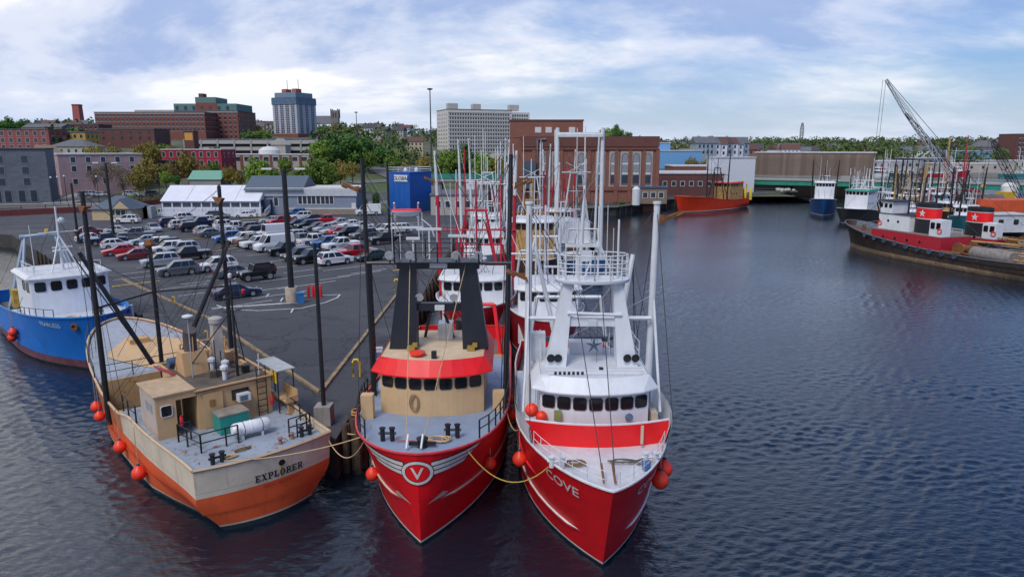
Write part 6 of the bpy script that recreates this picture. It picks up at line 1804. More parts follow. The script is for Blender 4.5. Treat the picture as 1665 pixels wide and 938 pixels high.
for i, (px, py) in enumerate([(580, 612), (645, 472), (283, 494), (336, 552)]):
    p = G(px, py)
    t = thing('mooring_cleat', ['yellow hoop bollard on the quay left of the badge boat', 'yellow hoop bollard on the quay beside the badge boat\'s gantry', 'yellow post at the quay kerb behind the tan boat\'s mast', 'yellow bollard at the quay kerb beyond the tan boat\'s funnel'][i], 'bollard', p, 0, 'yellow bollards')
    if i > 1: t.scale = (0.55, 0.55, 0.6)
    MB().tube([(-0.22, 0, 0), (-0.22, 0, 1.0), (-0.12, 0, 1.2), (0.12, 0, 1.2), (0.22, 0, 1.0), (0.22, 0, 0)], 0.085, 8).build('hoop', yell_m, t, 50)
for px, py, lab in ((616, 600, 'pale utility cabinet on the quay behind the badge boat'), (212, 524, 'pale utility cabinet behind the blue boat\'s bow')):
    t = thing('utility_cabinet', lab, 'cabinet', G(px, py), 0.2)
    MB().box(-0.3, 0.3, -0.25, 0.25, 0, 1.5).build('body', white_m, t); MB().box(-0.32, 0.32, -0.27, 0.27, 1.5, 1.56).build('lid', mat('cab_grey', (0.4, 0.42, 0.45), 0.5), t)
    MB().box(-0.18, 0.18, -0.262, -0.252, 0.9, 1.3).build('panel', mat('panel_blue', (0.1, 0.2, 0.35), 0.5), t)
# white lifeboat with a red cover on its davit frame
p = G(662, 384)
t = thing('lifeboat_davit', 'white lifeboat with red cover on a white davit frame, in front of the blue tanks', 'lifeboat', (p.x, p.y, LOT), R(8))
t.scale = (0.78, 0.78, 0.74)
prof = [(-3.2, 0.25, 0.9), (-2.4, 0.95, 0.3), (-1, 1.15, 0.0), (1, 1.15, 0.0), (2.4, 0.9, 0.3), (3.3, 0.2, 1.0)]
MB().ring([[(x, -w, 6.0), (x, -w * 0.8, 5.0 + z), (x, 0, 4.6 + z), (x, w * 0.8, 5.0 + z), (x, w, 6.0)] for x, w, z in prof], close=False).build('hull', white_m, t, 60)
MB().ring([[(x, -w * 0.98, 6.0), (x, -w * 0.5, 6.35), (x, w * 0.5, 6.35), (x, w * 0.98, 6.0)] for x, w, z in prof], close=False).build('red_cover', red_b, t, 60)
for x in (-2.6, 2.6):
    MB().tube([(x, 1.4, 0), (x, 1.4, 5.6), (x, 0.9, 7.3), (x * 1.02, -0.2, 7.8)], 0.2, 8).build('davit', white_m, t, 50)
    MB().tube([(x, -1.4, 0), (x, -1.4, 4.6), (x * 0.9, 0.4, 4.4)], 0.16, 8).build('davit_leg', white_m, t, 50)
MB().box(-3.6, 3.6, -1.5, 1.5, 1.9, 2.1).build('platform', white_m, t)
railing(t, [(-3.6, -1.5, 2.1), (-1.2, -1.5, 2.1), (1.2, -1.5, 2.1), (3.6, -1.5, 2.1)], white_m, 1.1)
MB().tube([(3.2, -1.5, 4.2), (5.2, -1.5, 2.4), (6.0, -1.5, 0)], 0.18, 8).build('slide_tube', white_m, t, 50)
# person by the marquee ramp: dark jacket and trousers
p = G(428.5, 350)
body = MB()
secs = [(0.0, 0.11, 0.09), (0.08, 0.12, 0.12), (0.45, 0.13, 0.1), (0.85, 0.19, 0.13), (1.0, 0.17, 0.12), (1.2, 0.2, 0.13), (1.42, 0.22, 0.12), (1.48, 0.1, 0.09), (1.54, 0.06, 0.07), (1.6, 0.085, 0.1), (1.7, 0.09, 0.11), (1.78, 0.06, 0.08)]
body.ring([[(a * math.cos(2 * math.pi * j / 12), b2 * math.sin(2 * math.pi * j / 12), z) for j in range(12)] for z, a, b2 in secs])
for s_ in (-1, 1):
    body.tube([(s_ * 0.22, 0, 1.4), (s_ * 0.28, 0.02, 1.12), (s_ * 0.27, -0.08, 0.85)], 0.06, 6, 0.04)
o = body.build('person', mat('dark_clothes', (0.02, 0.02, 0.025), 0.9), None, 60)
o.location = p
tag(o, 'person in dark clothes standing by the marquee ramp', 'person')
# ================================================================== buildings
pane_m = glassy('town_glass', (0.03, 0.04, 0.06), 0.15)
frame_w = mat('frame_white', (0.62, 0.62, 0.6), 0.6)
roof_g = mat('roof_grey', (0.13, 0.135, 0.15), 0.85, var=0.2, scale=0.5)
roof_l = mat('roof_pale', (0.5, 0.5, 0.52), 0.8, var=0.15, scale=0.4)
brick_r = brickmat('brick_red', (0.24, 0.065, 0.045), (0.19, 0.05, 0.04), (0.25, 0.17, 0.13))
brick_d = brickmat('brick_dark', (0.15, 0.05, 0.045), (0.12, 0.042, 0.04), (0.16, 0.11, 0.1))
stone_l = mat('limestone', (0.45, 0.42, 0.38), 0.85, var=0.12, scale=0.6)
WM = {}
def win_mesh(w, h, arched=False):
    k = (round(w, 2), round(h, 2), arched)
    if k not in WM:
        if arched:
            prof = [(-w / 2, -h / 2), (w / 2, -h / 2), (w / 2, h / 2 - w * 0.8)] + [(w / 2 * math.cos(a), h / 2 - w * 0.8 + w * 0.8 * math.sin(a)) for a in [math.pi * i / 8 for i in range(1, 8)]] + [(-w / 2, h / 2 - w * 0.8)]
        else:
            prof = [(-w / 2, -h / 2), (w / 2, -h / 2), (w / 2, h / 2), (-w / 2, h / 2)]
        pn = MB().extr([(x, -0.03, z) for x, z in prof][::-1], (0, 0.1, 0)).mesh('window', pane_m)
        e = 0.14
        o = [(x * (1 + 2 * e / w), -0.07, z + (e if z > 0 else -e)) for x, z in prof]; i_ = [(x, -0.07, z) for x, z in prof]
        fr = MB().ring([[(x, 0.05, z) for x, _, z in i_], i_, o, [(x, 0.05, z) for x, _, z in o]], cap=False).mesh('frame', frame_w)
        WM[k] = (pn, fr)
    return WM[k]
FACE = {'f': (lambda u, W, D: (u, 0), 0.0), 'r': (lambda u, W, D: (W, u), R(90)), 'l': (lambda u, W, D: (0, D - u), R(-90))}
def windows(root, W, D, face, us, zs, w, h, single=False, paneM=None, frameM=None, arched=False, skip=()):
    fn, rot = FACE[face]
    if single:
        pn, fr = win_mesh(w, h, arched)
        for j, z in enumerate(zs):
            for i, u in enumerate(us):
                if (i, j) in skip: continue
                x, y = fn(u, W, D)
                o = link('window', pn, root); o.location = (x, y, z); o.rotation_euler = (0, 0, rot)
                if paneM: o.material_slots[0].link = 'OBJECT'; o.material_slots[0].material = paneM
                c = link('frame', fr, o)
                if frameM: c.material_slots[0].link = 'OBJECT'; c.material_slots[0].material = frameM
        return
    mb = MB(); fb = MB()
    c, s_ = math.cos(rot), math.sin(rot)
    for j, z in enumerate(zs):
        for i, u in enumerate(us):
            if (i, j) in skip: continue
            x, y = fn(u, W, D)
            def P(a, d, zz_): return (x + a * c - d * s_, y + a * s_ + d * c, zz_)
            mb.add([P(a, d, q) for d in (-0.05, 0.1) for a, q in ((-w / 2, z - h / 2), (w / 2, z - h / 2), (w / 2, z + h / 2), (-w / 2, z + h / 2))], [(0, 1, 2, 3), (0, 4, 5, 1), (1, 5, 6, 2), (2, 6, 7, 3), (3, 7, 4, 0)])
            if frameM:
                fb.add([P(a, d, q) for d in (-0.12, 0.1) for a, q in ((-w / 2 - .15, z - h / 2 - .25), (w / 2 + .15, z - h / 2 - .25), (w / 2 + .15, z - h / 2), (-w / 2 - .15, z - h / 2))], [(0, 1, 2, 3), (3, 2, 6, 7), (0, 4, 5, 1)])
    o = mb.build('window_rows', paneM or pane_m, root); o['kind'] = 'stuff'
    if frameM:
        o = fb.build('window_sills', frameM, root); o['kind'] = 'stuff'
def spread_(a, b_, n_): return [a + (b_ - a) * (i + 0.5) / n_ for i in range(n_)]
def bld(name, label, loc, W, D, H, wall, rz=0.0, roof='flat', roofM=None, cat='building', base=3.0, group=None, corn=None, rh=2.5):
    t = thing(name, label, cat, loc, rz, group)
    MB().box(0, W, 0, D, -base, H).build('wall', wall, t)
    rm = roofM or roof_g
    if roof == 'flat':
        MB().box(-0.25, W + 0.25, -0.25, D + 0.25, H, H + 0.35).build('roof', rm, t)
    elif roof == 'gablex':      # ridge along x
        MB().ring([[(x, -0.4, H - 0.1), (x, D / 2, H + rh), (x, D + 0.4, H - 0.1)] for x in (-0.4, W + 0.4)]).build('roof', rm, t)
    elif roof == 'gabley':
        MB().ring([[(-0.4, y, H - 0.1), (W / 2, y, H + rh), (W + 0.4, y, H - 0.1)] for y in (-0.4, D + 0.4)]).build('roof', rm, t)
    elif roof == 'hip':
        k = min(W, D) / 2
        a = [(-0.5, -0.5, H), (W + 0.5, -0.5, H), (W + 0.5, D + 0.5, H), (-0.5, D + 0.5, H)]
        b_ = [(k, k, H + rh), (W - k, k, H + rh), (W - k, D - k, H + rh), (k, D - k, H + rh)] if W > D else [(k, k, H + rh), (W - k, k, H + rh), (W - k, D - k, H + rh), (k, D - k, H + rh)]
        MB().ring([a, b_]).build('roof', rm, t)
    if corn: MB().box(-0.2, W + 0.2, -0.2, 0.1, H - 0.9, H - 0.4).build('cornice', corn, t)
    return t
def px_x(px, py, Y): return at(px, py, Y).x
def px_z(px, py, Y): return at(px, py, Y).z

# granite building at the left edge
x1 = px_x(79, 290, 195); z1 = px_z(60, 243, 195)
granite = brickmat('granite', (0.17, 0.19, 0.22), (0.13, 0.145, 0.17), (0.08, 0.085, 0.09), 1.3, 0.55, 0.8, 0.03, 0.5)
t = bld('granite_building', 'long grey granite block building with dark window openings at the left', (x1 - 60 * math.cos(R(25)), 195 - 60 * math.sin(R(25)), LOT), 60, 14, z1 - LOT, granite, R(25), roof='flat', roofM=mat('roof_slate', (0.07, 0.06, 0.07), 0.8))
for py in (259, 277, 295):
    windows(t, 60, 16, 'f', [60 - (px_x(79, py, 195) - px_x(px, py, 195)) * 1.14 for px in (-8, 24, 53)], [px_z(30, py, 195) - LOT], 1.5, 1.9, True, frameM=mat('granite_trim', (0.2, 0.21, 0.23), 0.8))
windows(t, 60, 16, 'f', [60 - (px_x(79, 318, 195) - px_x(px, 318, 195)) * 1.14 for px in (-20, -6, 6, 17, 29, 45, 59)], [1.9], 1.5, 3.1, True, frameM=mat('granite_trim', None))
# pink building, set at an angle
c0 = at(99, 300, 222)
pink = mat('pink_stucco', (0.4, 0.27, 0.28), 0.85, var=0.12, scale=0.5, streak=0.15)
H_ = px_z(110, 252, 222) - LOT
t = bld('pink_building', 'pink stucco building with a white roof edge behind the granite one', (c0.x, 222, LOT), 24, 22, H_, pink, R(40), roofM=roof_l)
windows(t, 24, 22, 'f', spread_(2, 23, 5), [H_ - 1.6, H_ - 4.4, H_ - 8.4], 1.3, 1.7, True, skip={(1, 2), (3, 2)})
windows(t, 24, 22, 'l', spread_(2, 20, 5), [H_ - 3.4, H_ - 7.0], 1.0, 2.4, True)
# houses on the hill, left
def hill(name, label, l, tp, r, Y, D, wall, **k):
    pa, pb = at(l, tp, Y), at(r, tp, Y)
    g = hillz((pa.x + pb.x) / 2, Y)
    H = pa.z - g
    if k.get('roof') in ('gablex', 'gabley', 'hip'): H -= k.get('rh', 2.5)
    W = pb.x - pa.x
    nw, nr = k.pop('nw', 0), k.pop('nr', 0); fr = k.pop('fr', None); ws = k.pop('ws', (1.1, 1.5)); single = k.pop('single', False); face = k.pop('face', 'f')
    t = bld(name, label, (pa.x, Y, g), W, D, H, wall, **k)
    if nw: windows(t, W, D, 'f', spread_(0.5, W - 0.5, nw), [H - 1.7 - 3.1 * i for i in range(nr)], ws[0], ws[1], single, frameM=fr)
    if nw and W > 0:
        for fc in ('r', 'l'):
            if (fc == 'r') == (pb.x < 0): windows(t, W, D, fc, spread_(0.5, D - 0.5, max(2, int(D / 4))), [H - 1.7 - 3.1 * i for i in range(nr)], ws[0], ws[1], False, frameM=fr)
    return t, W, H
cream = mat('cream_wall', (0.45, 0.41, 0.34), 0.8, var=0.1)
ochre = mat('ochre_wall', (0.5, 0.3, 0.07), 0.8, var=0.1)
hill('cream_house', 'cream house with grey mansard roof above the pink building', 78, 226, 141, 285, 12, cream, roof='hip', roofM=roof_g, rh=3, nw=5, nr=2, single=True)
hill('brick_row', 'red brick row with arched gables on the hill at far left', -20, 211, 78, 330, 14, brickmat('brick_pink', (0.33, 0.08, 0.08), (0.28, 0.06, 0.06), (0.25, 0.15, 0.14)), nw=7, nr=3, fr=stone_l, single=True, ws=(1.6, 2.0))
hill('ochre_building', 'ochre yellow building with a blue flat roof on the hill', 84, 216, 138, 345, 12, ochre, roofM=mat('roof_blue', (0.1, 0.2, 0.3), 0.7), nw=5, nr=2)
hill('grey_house', 'grey shingled house peeking over the brick row', 35, 201, 98, 400, 12, mat('shingle', (0.24, 0.21, 0.2), 0.85, var=0.2), roof='gablex', rh=2, nw=6, nr=2, fr=frame_w)
hill('brick_terrace', 'dark brick terrace left of the big brick hospital', 96, 203, 160, 420, 14, brick_d, nw=8, nr=2, fr=stone_l)
hill('brick_block', 'low dark brick block in front of the big brick hospital', 158, 210, 250, 390, 18, brick_d, nw=6, nr=2)
hill('gable_house', 'small tan gabled house roof behind the granite building', 45, 236, 75, 262, 9, cream, roof='gabley', roofM=mat('roof_tan', (0.35, 0.26, 0.16), 0.8), rh=3, nw=2, nr=1)
hill('slate_house', 'small house with grey slate roof behind the granite building', 5, 240, 36, 255, 9, mat('shingle', None), roof='gablex', rh=2.2, nw=2, nr=1)
# brick chimney
p = at(129, 204, 600)
t = thing('brick_chimney', 'tall tapering red brick chimney on the skyline', 'chimney', (p.x, 600, hillz(p.x, 600)))
hh = px_z(128, 170, 600) - hillz(p.x, 600)
MB().ring([[(a * (3.2 - 0.5 * k), b_ * (3.2 - 0.5 * k), z) for a, b_ in ((-1, -1), (1, -1), (1, 1), (-1, 1))] for k, z in ((0, -3), (1, hh))]).build('stack', mat('chimney_brick', (0.36, 0.1, 0.085), 0.85, var=0.12), t)
MB().box(-2.9, 2.9, -2.9, 2.9, hh - 1.2, hh).build('cap', brick_r, t)
# big brick hospital with stepped wings and the hotel with green attic storeys
hill('brick_hospital', 'long red brick hospital block with pale window bands on the hill', 153, 183, 332, 470, 40, brick_r, nw=26, nr=4, fr=stone_l, ws=(1.7, 1.7), corn=stone_l)
pa = at(215, 184, 468); MB().box(0, 26, 0, 6, 0, 1.6).build('pale_parapet', stone_l, bpy.data.objects['brick_hospital']).location = (26, 1, px_z(215, 183, 470) - hillz(-238, 470))
t, W, H = hill('brick_hotel', 'tall red brick hotel with green copper attic and stepped top', 281, 181, 386, 490, 34, brick_r, nw=13, nr=8, fr=stone_l, ws=(1.4, 1.8), corn=stone_l)
cop = mat('copper_green', (0.1, 0.2, 0.19), 0.7, var=0.2)
MB().box(0.6, W * 0.36, 0.6, 30, H, H + 5.0).build('attic', cop, t)
MB().box(W * 0.68, W - 0.6, 0.6, 30, H, H + 5.0).build('attic', cop, t)
MB().box(W * 0.36, W * 0.68, 0.3, 30, H, H + 5.6).build('attic_centre', brick_r, t)
MB().box(W * 0.32, W * 0.64, 4, 24, H + 5.6, H + 9.5).build('penthouse', cop, t)
MB().box(W * 0.34, W * 0.41, 8, 14, H + 9.5, H + 12.2).build('roof_stack', brick_d, t)
for i in range(7): MB().box(2 + i * (W - 4) / 7, 3.6 + i * (W - 4) / 7, 0.2, 0.65, H + 1.2, H + 3.4).build('attic_window', pane_m, t)
MB().box(W * 0.55, W * 0.6, -0.6, -0.2, 1.0, 14).build('banner_sign', mat('banner', (0.05, 0.06, 0.08), 0.7), t)
for i in range(5): MB().box(W * 0.555, W * 0.595, -0.68, -0.6, 2.0 + i * 2.4, 3.6 + i * 2.4).build('sign_letter', white_m, t)
# hotel tower, set at an angle to the view
p = at(483, 215, 550); g = hillz(p.x, 550)
Ht = px_z(480, 152, 550) - g
tw = mat('tower_concrete', (0.42, 0.44, 0.5), 0.8, var=0.08, scale=0.3)
ang = R(-25)
t = bld('hotel_tower', 'tall pale tower with dark balcony strips, blue crown and red roof boxes', (p.x - 21, 550 + 10, g), 24, 22, Ht - 3, tw, ang, base=6)
n_f = 18
for fc, W_, D_ in (('f', 24, 22), ('r', 24, 22)):
    L = 24 if fc == 'f' else 22
    for u in (spread_(1, L - 1, 4) if fc == 'f' else spread_(1.5, L - 1, 3)):
        windows(t, 24, 22, fc, [u - 0.9, u + 0.9], [2.5 + i * (Ht - 8) / n_f for i in range(n_f)], 1.5, (Ht - 8) / n_f * 0.72, False)
MB().box(-0.4, 24.4, -0.4, 22.4, Ht - 8, Ht - 3.2).build('blue_crown', mat('crown_blue', (0.08, 0.14, 0.22), 0.4, var=0.3, scale=0.4), t)
MB().box(1.5, 22.5, 1.5, 20.5, Ht - 2.7, Ht + 1.0).build('crown_upper', mat('crown_blue2', (0.15, 0.22, 0.3), 0.4), t)
for x in (7, 17): MB().box(x - 2.2, x + 2.2, 6, 12, Ht + 1.0, Ht + 4).build('roof_box', mat('roofbox_red', (0.4, 0.1, 0.07), 0.7), t)
for x in (8, 19): MB().bar((x, 9, Ht + 3), (x, 9, Ht + 11), 0.18).build('roof_mast', black_m, t)
MB().box(-0.6, 24.6, -0.6, 22.6, -6, 3).build('podium', brick_r, t)
# church tower
p = at(546, 203, 800); t = thing('church_tower', 'square stone church tower on the skyline right of the tall pale tower', 'church', (p.x, 800, hillz(p.x, 800)))
hh = px_z(546, 180, 800) - hillz(p.x, 800)
MB().box(-3.8, 3.8, -3.8, 3.8, -3, hh).build('tower', mat('church_stone', (0.2, 0.18, 0.17), 0.85, var=0.15), t)
for a in (-1, 1):
    for b_ in (-1, 1): MB().box(a * 3.8 - .6, a * 3.8 + .6, b_ * 3.8 - .6, b_ * 3.8 + .6, hh - 8, hh + 1.6).build('pinnacle', mat('church_stone', None), t)
    MB().box(a * 1.4 - 0.5, a * 1.4 + 0.5, -3.95, -3.7, hh - 8, hh - 2.5).build('louvre', mat('opening_dark', None), t)
MB().ring([[(x, -4, 8), (x, 6, 17), (x, 16, 8)] for x in (-30, -3.8)]).build('nave_roof', roof_g, t)
# parking garage
t, W, H = hill('parking_garage', 'long grey concrete parking garage with open decks below the towers', 300, 227, 516, 350, 30, mat('garage_concrete', (0.33, 0.33, 0.34), 0.85, var=0.12))
for i in range(3): MB().box(-0.3, W + 0.3, -0.5, 0.0, H - 2.1 - i * 3.2, H - 0.6 - i * 3.2).build('deck_band', mat('garage_band', (0.42, 0.4, 0.38), 0.85, var=0.1), t)
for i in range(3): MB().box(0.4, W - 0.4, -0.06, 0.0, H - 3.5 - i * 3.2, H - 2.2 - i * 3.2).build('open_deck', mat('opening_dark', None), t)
for i in range(9): MB().box(i * W / 8 - 0.4, i * W / 8 + 0.4, -0.7, -0.5, -2, H + 0.1).build('column', mat('garage_concrete', None), t)
t, W, H = hill('gabled_stair_tower', 'pale gabled stair tower in front of the parking garage', 440, 225, 463, 338, 8, stone_l, roof='gabley', roofM=stone_l, rh=3)
t, W, H = hill('clock_tower', 'small brown stair tower with an orange sign beside the garage', 298, 214, 314, 330, 5, brick_d)
MB().box(0.4, W - 0.4, -0.1, -0.02, H - 4, H - 0.6).build('orange_sign', mat('sign_orange', (0.6, 0.3, 0.05), 0.6), t)
# dark red house and low brick shops
crim = mat('crimson_brick', (0.34, 0.022, 0.045), 0.8, var=0.15, scale=0.5)
t, W, H = hill('crimson_building', 'crimson brick building with cream arched windows behind the trees', 245, 244, 359, 268, 14, crim, roofM=roof_l, nw=9, nr=3, single=True, fr=stone_l, ws=(1.1, 1.8))
hill('brick_annex', 'small dark brick annex at the foot of the crimson building', 240, 262, 278, 262, 8, brick_d, nw=3, nr=1, single=True)
t, W, H = hill('shopping_arcade', 'low pale arcade with brick piers behind the grey restaurant', 360, 252, 520, 292, 14, mat('arcade_wall', (0.42, 0.34, 0.31), 0.8), roofM=roof_l, nw=10, nr=1, single=True, ws=(2.2, 1.8), fr=frame_w)
for i in range(11): MB().box(i * W / 10 - 0.5, i * W / 10 + 0.5, -0.3, 0, -3, H - 0.3).build('brick_pier', brick_r, t)
MB().lathe([(4.4, 0), (4.2, 1.6), (2.6, 2.8), (0.1, 3.2)], (W * 0.44, 6, H + 0.3), 16).build('white_dome', frame_w, t, 40)
t, W, H = hill('green_roof_shed', 'grey shed with a pale green pitched roof behind the marquee', 306, 278, 357, 222, 8, mat('shed_grey', (0.3, 0.3, 0.29), 0.8), roof='gablex', roofM=mat('roof_green', (0.16, 0.36, 0.27), 0.7), rh=2.6)
# white marquee restaurant
p0, p1 = at(266, 350, 157), at(424, 350, 157)
W = p1.x - p0.x
whitec = mat('marquee_white', (0.7, 0.72, 0.78), 0.6, var=0.05, scale=0.5)
t = thing('marquee', 'long white marquee restaurant with clear window panels and white fence', 'marquee', (p0.x, 157, LOT))
He = px_z(330, 326, 157) - LOT; Hr = px_z(330, 302, 161) - LOT
MB().box(0, W, 0, 10, 0, 1.9).build('lower_wall', whitec, t)
MB().box(0, W, 0.05, 9.95, 1.9, He).build('clear_panels', glassy('marquee_clear', (0.07, 0.09, 0.12), 0.2), t)
for i in range(11):
    x = i * W / 10
    MB().box(x - 0.14, x + 0.14, -0.1, 0.1, 0, He).build('post', whitec, t)
MB().box(0, W, -0.08, 0.08, He - 0.5, He + 0.02).build('eaves_beam', whitec, t)
for x in (0, W): MB().extr([(x - 0.05, 0, He), (x - 0.05, 10, He), (x - 0.05, 5, Hr)], (0.1, 0, 0)).build('gable', whitec, t)
k = 4
for i in range(k):
    MB().ring([[(x, -0.5, He - 0.15), (x, 5, Hr + 0.05), (x, 10.5, He - 0.15)] for x in (i * W / k + 0.03 - (0.3 if i == 0 else 0), (i + 1) * W / k - 0.03)], close=False, cap=False).build('roof_bay', whitec, t)
fx = [i * (W + 1) / 30 for i in range(31)]
railing(t, [(x, -2.6, 0) for x in fx], whitec, 1.9, (0.15, 0.5, 0.95), 0.07, 'fence')
MB().box(0, W + 1, -2.66, -2.6, 0.1, 1.0).build('fence_boards', whitec, t)
# grey shingled restaurant with a stone footing
p0, p1 = at(405, 347, 160), at(580, 347, 160)
W = p1.x - p0.x; He = px_z(500, 308, 160) - LOT
shg = mat('grey_shingle', (0.22, 0.26, 0.33), 0.85, var=0.12, scale=1.2)
t = bld('grey_restaurant', 'grey shingled restaurant with a ribbon of white framed windows and stone footing', (p0.x, 160, LOT), W, 11, He, shg, roof='flat', roofM=frame_w, base=0)
MB().box(W * 0.34, W + 0.1, -0.12, 0, 0, 1.2).build('stone_footing', brickmat('footing_stone', (0.4, 0.31, 0.22), (0.3, 0.23, 0.17), (0.2, 0.17, 0.14), 0.5, 0.3, 0.9, 0.04), t)
MB().box(-0.2, W + 0.25, -0.3, 0, He - 1.5, He).build('fascia', mat('fascia_grey', (0.5, 0.52, 0.55), 0.7), t)
MB().box(W * 0.34, W + 0.2, -0.18, 0, 1.2, 1.45).build('trim_board', frame_w, t)
windows(t, W, 11, 'f', [px_x(px, 325, 160) - p0.x for px in (488, 495.5, 503, 510, 517.5, 525, 532, 539)], [px_z(510, 325, 160) - LOT], 0.85, 1.9, True)
windows(t, W, 11, 'f', [px_x(449, 328, 160) - p0.x], [px_z(449, 328, 160) - LOT], 0.9, 1.9, True)
MB().box(px_x(572, 338, 160) - p0.x, px_x(579, 338, 160) - p0.x, -0.1, 0, 0, 2.6).build('door', frame_w, t)
MB().ring([[(x, -1.0, He - 0.2), (x, 5, He + 2.9), (x, 11.2, He - 0.2)] for x in (-0.6, W * 0.52)]).build('pitched_roof', mat('roof_bluegrey', (0.1, 0.13, 0.17), 0.85, var=0.15), t)
MB().box(W * 0.1, W * 0.22, -1.2, -0.05, 0.6, 3.4).build('porch', mat('porch_dark', (0.04, 0.06, 0.1), 0.6), t)
MB().extr([(W * 0.1, -5, 0), (W * 0.1, -1.2, 0), (W * 0.1, -1.2, 0.9)], (W * 0.12, 0, 0)).build('ramp', mat('ramp_grey', (0.2, 0.17, 0.16), 0.85), t)
for x in (W * 0.1, W * 0.22): MB().beam((x, -5, 0.9), (x, -1.2, 1.8), 0.12, 0.9, (1, 0, 0)).build('ramp_side', whitec, t)
# tan kiosk house
p0, p1 = at(151, 360, 147), at(218, 360, 147)
W = p1.x - p0.x; He = px_z(180, 340, 147) - LOT
t = bld('visitor_house', 'small tan clapboard house with grey hipped roof and front gable by the lot', (p0.x, 147, LOT), W, 7, He, mat('clapboard_tan', (0.52, 0.4, 0.24), 0.8, var=0.08), roof='hip', roofM=mat('roof_bluegrey', None), base=0, rh=2.6)
MB().extr([(W * 0.5, -0.8, He), (W + 0.4, -0.8, He), (W * 0.76, -0.8, He + 2.2)], (0, 4, 0)).build('front_gable', mat('roof_bluegrey', None), t)
MB().extr([(W * 0.56, -0.85, He + 0.1), (W * 0.96, -0.85, He + 0.1), (W * 0.76, -0.85, He + 1.7)], (0, 0.03, 0)).build('gable_board', mat('clapboard_tan', None), t)
windows(t, W, 7, 'f', [W * 0.5, W * 0.64, W * 0.76], [1.6], 0.9, 1.1, True)
MB().box(W * 0.86, W * 0.97, -0.06, 0, 0, 2.1).build('door', frame_w, t)
for px, col_, lab in ((237, (0.03, 0.035, 0.045), 'black'), (243, (0.35, 0.38, 0.4), 'grey')):
    q = at(px, 352, 152); o = MB().box(-1, 1, -1, 1, 0, 2.6).build('storage_container', mat('cont_' + lab, col_, 0.6), None); o.location = (q.x, 152, LOT); tag(o, f'{lab} storage container beside the tan house', 'container')
# red walled promenade, fence and roadside
for pa, pb in (((-5, 352), (150, 344)), ((210, 338), (263, 331))):
    a, b_ = G(*pa), G(*pb)
    t = thing('promenade_wall', ('long' if pa[0] < 0 else 'short') + ' dark red promenade wall with rail ' + ('left of the tan house' if pa[0] < 0 else 'between the tan house and the marquee'), 'wall', (a.x, a.y, LOT), math.atan2((b_ - a).y, (b_ - a).x))
    L = (b_ - a).length
    MB().box(0, L, -0.2, 0.2, 0, 1.3).build('wall', mat('prom_red', (0.2, 0.045, 0.045), 0.85, var=0.2), t)
    railing(t, [(i * L / max(2, int(L / 4)), 0, 1.3) for i in range(max(2, int(L / 4)) + 1)], mat('rail_brown', (0.1, 0.07, 0.06), 0.8), 0.9, (0.5, 1.0), 0.07)
# blue storage tanks
tankm = mat('tank_blue', (0.008, 0.1, 0.4), 0.5, var=0.1, scale=0.4, streak=0.1)
pc = at(667, 330, 163); H = px_z(660, 281, 165) - LOT
ta = math.atan2(0.53, 0.85)
t = thing('storage_tank', 'flat sided blue storage block with a white lettered sign', 'tank', (pc.x, 163, LOT), -ta)
W1, D1 = 6.7, 8.0
MB().box(-W1, 0, 0, D1, 0, H).build('shell', tankm, t)
for k in range(5): MB().box(-W1 + k * W1 / 4 - 0.04, -W1 + k * W1 / 4 + 0.04, -0.05, 0, 0.1, H - 0.1).build('shell_rib', tankm, t)
MB().box(-W1 - 0.1, 0.1, -0.1, D1 + 0.1, H, H + 0.2).build('top_edge', tankm, t)
railing(t, [(-W1, 0, H + 0.2), (-W1 / 2, 0, H + 0.2), (0, 0, H + 0.2), (0, D1 / 2, H + 0.2), (0, D1, H + 0.2), (-W1, D1, H + 0.2), (-W1, 0, H + 0.2)], white_m, 1.0, (0.5, 1.0), 0.05)
MB().box(-4.6, -0.5, -0.16, -0.08, H - 2.0, H - 0.5).build('sign_board', white_m, t)
lettering('GLOBAL', lambda u, v: Vector((u - 2.55, -0.175, H - 1.25 + v)), mat('sign_black', (0.01, 0.012, 0.03), 0.6), t, 0.8, 0.02, 1.1, 'sign_lettering', 0.2)
for x, y in ((-4.5, 4), (-2, 5)): MB().lathe([(0.5, 0), (0.5, 0.5), (0.2, 0.9)], (x, y, H + 0.2), 10).build('roof_vent', white_m, t, 40)
# tall white apartment slab
p = at(729, 230, 500); g = hillz(p.x, 500); H = px_z(730, 178, 500) - g
aptm = mat('apartment_white', (0.6, 0.57, 0.54), 0.85, var=0.06, scale=0.2)
t = bld('apartment_slab', 'wide off-white apartment slab with ten rows of windows', (p.x, 500, g), 48, 30, H, aptm, R(21), base=6)
t2 = MB().box(47, 64, 6, 24, -6, H - 1).build('set_back_wing', aptm, t)
windows(t, 47, 20, 'f', spread_(0.8, 46, 24), [2.5 + i * (H - 3) / 10 for i in range(10)], 1.25, 1.35, False, frameM=mat('sill_pale', (0.6, 0.6, 0.6), 0.8))
windows(t, 47, 30, 'l', spread_(1, 28, 6), [2.5 + i * (H - 3) / 10 for i in range(10)], 1.3, 1.3, False)
o = MB()
for u in spread_(48, 63, 8):
    for i in range(10): o.box(u - .6, u + .6, 5.94, 6.02, 1.8 + i * (H - 3) / 10, 3.2 + i * (H - 3) / 10)
o = o.build('window_rows', pane_m, t); o['kind'] = 'stuff'
for i in range(11): MB().box(-0.1, 47.1, -0.25, 0, 0.9 + i * (H - 3) / 10, 1.2 + i * (H - 3) / 10).build('floor_band', mat('apt_band', (0.45, 0.42, 0.38), 0.85), t)
for x, y, s3 in ((2, 6, 6), (21, 8, 5), (50, 10, 6)): MB().box(x, x + s3 * 1.2, y, y + 5, H + 0.3, H + 4.5).build('roof_plant', stone_l, t)
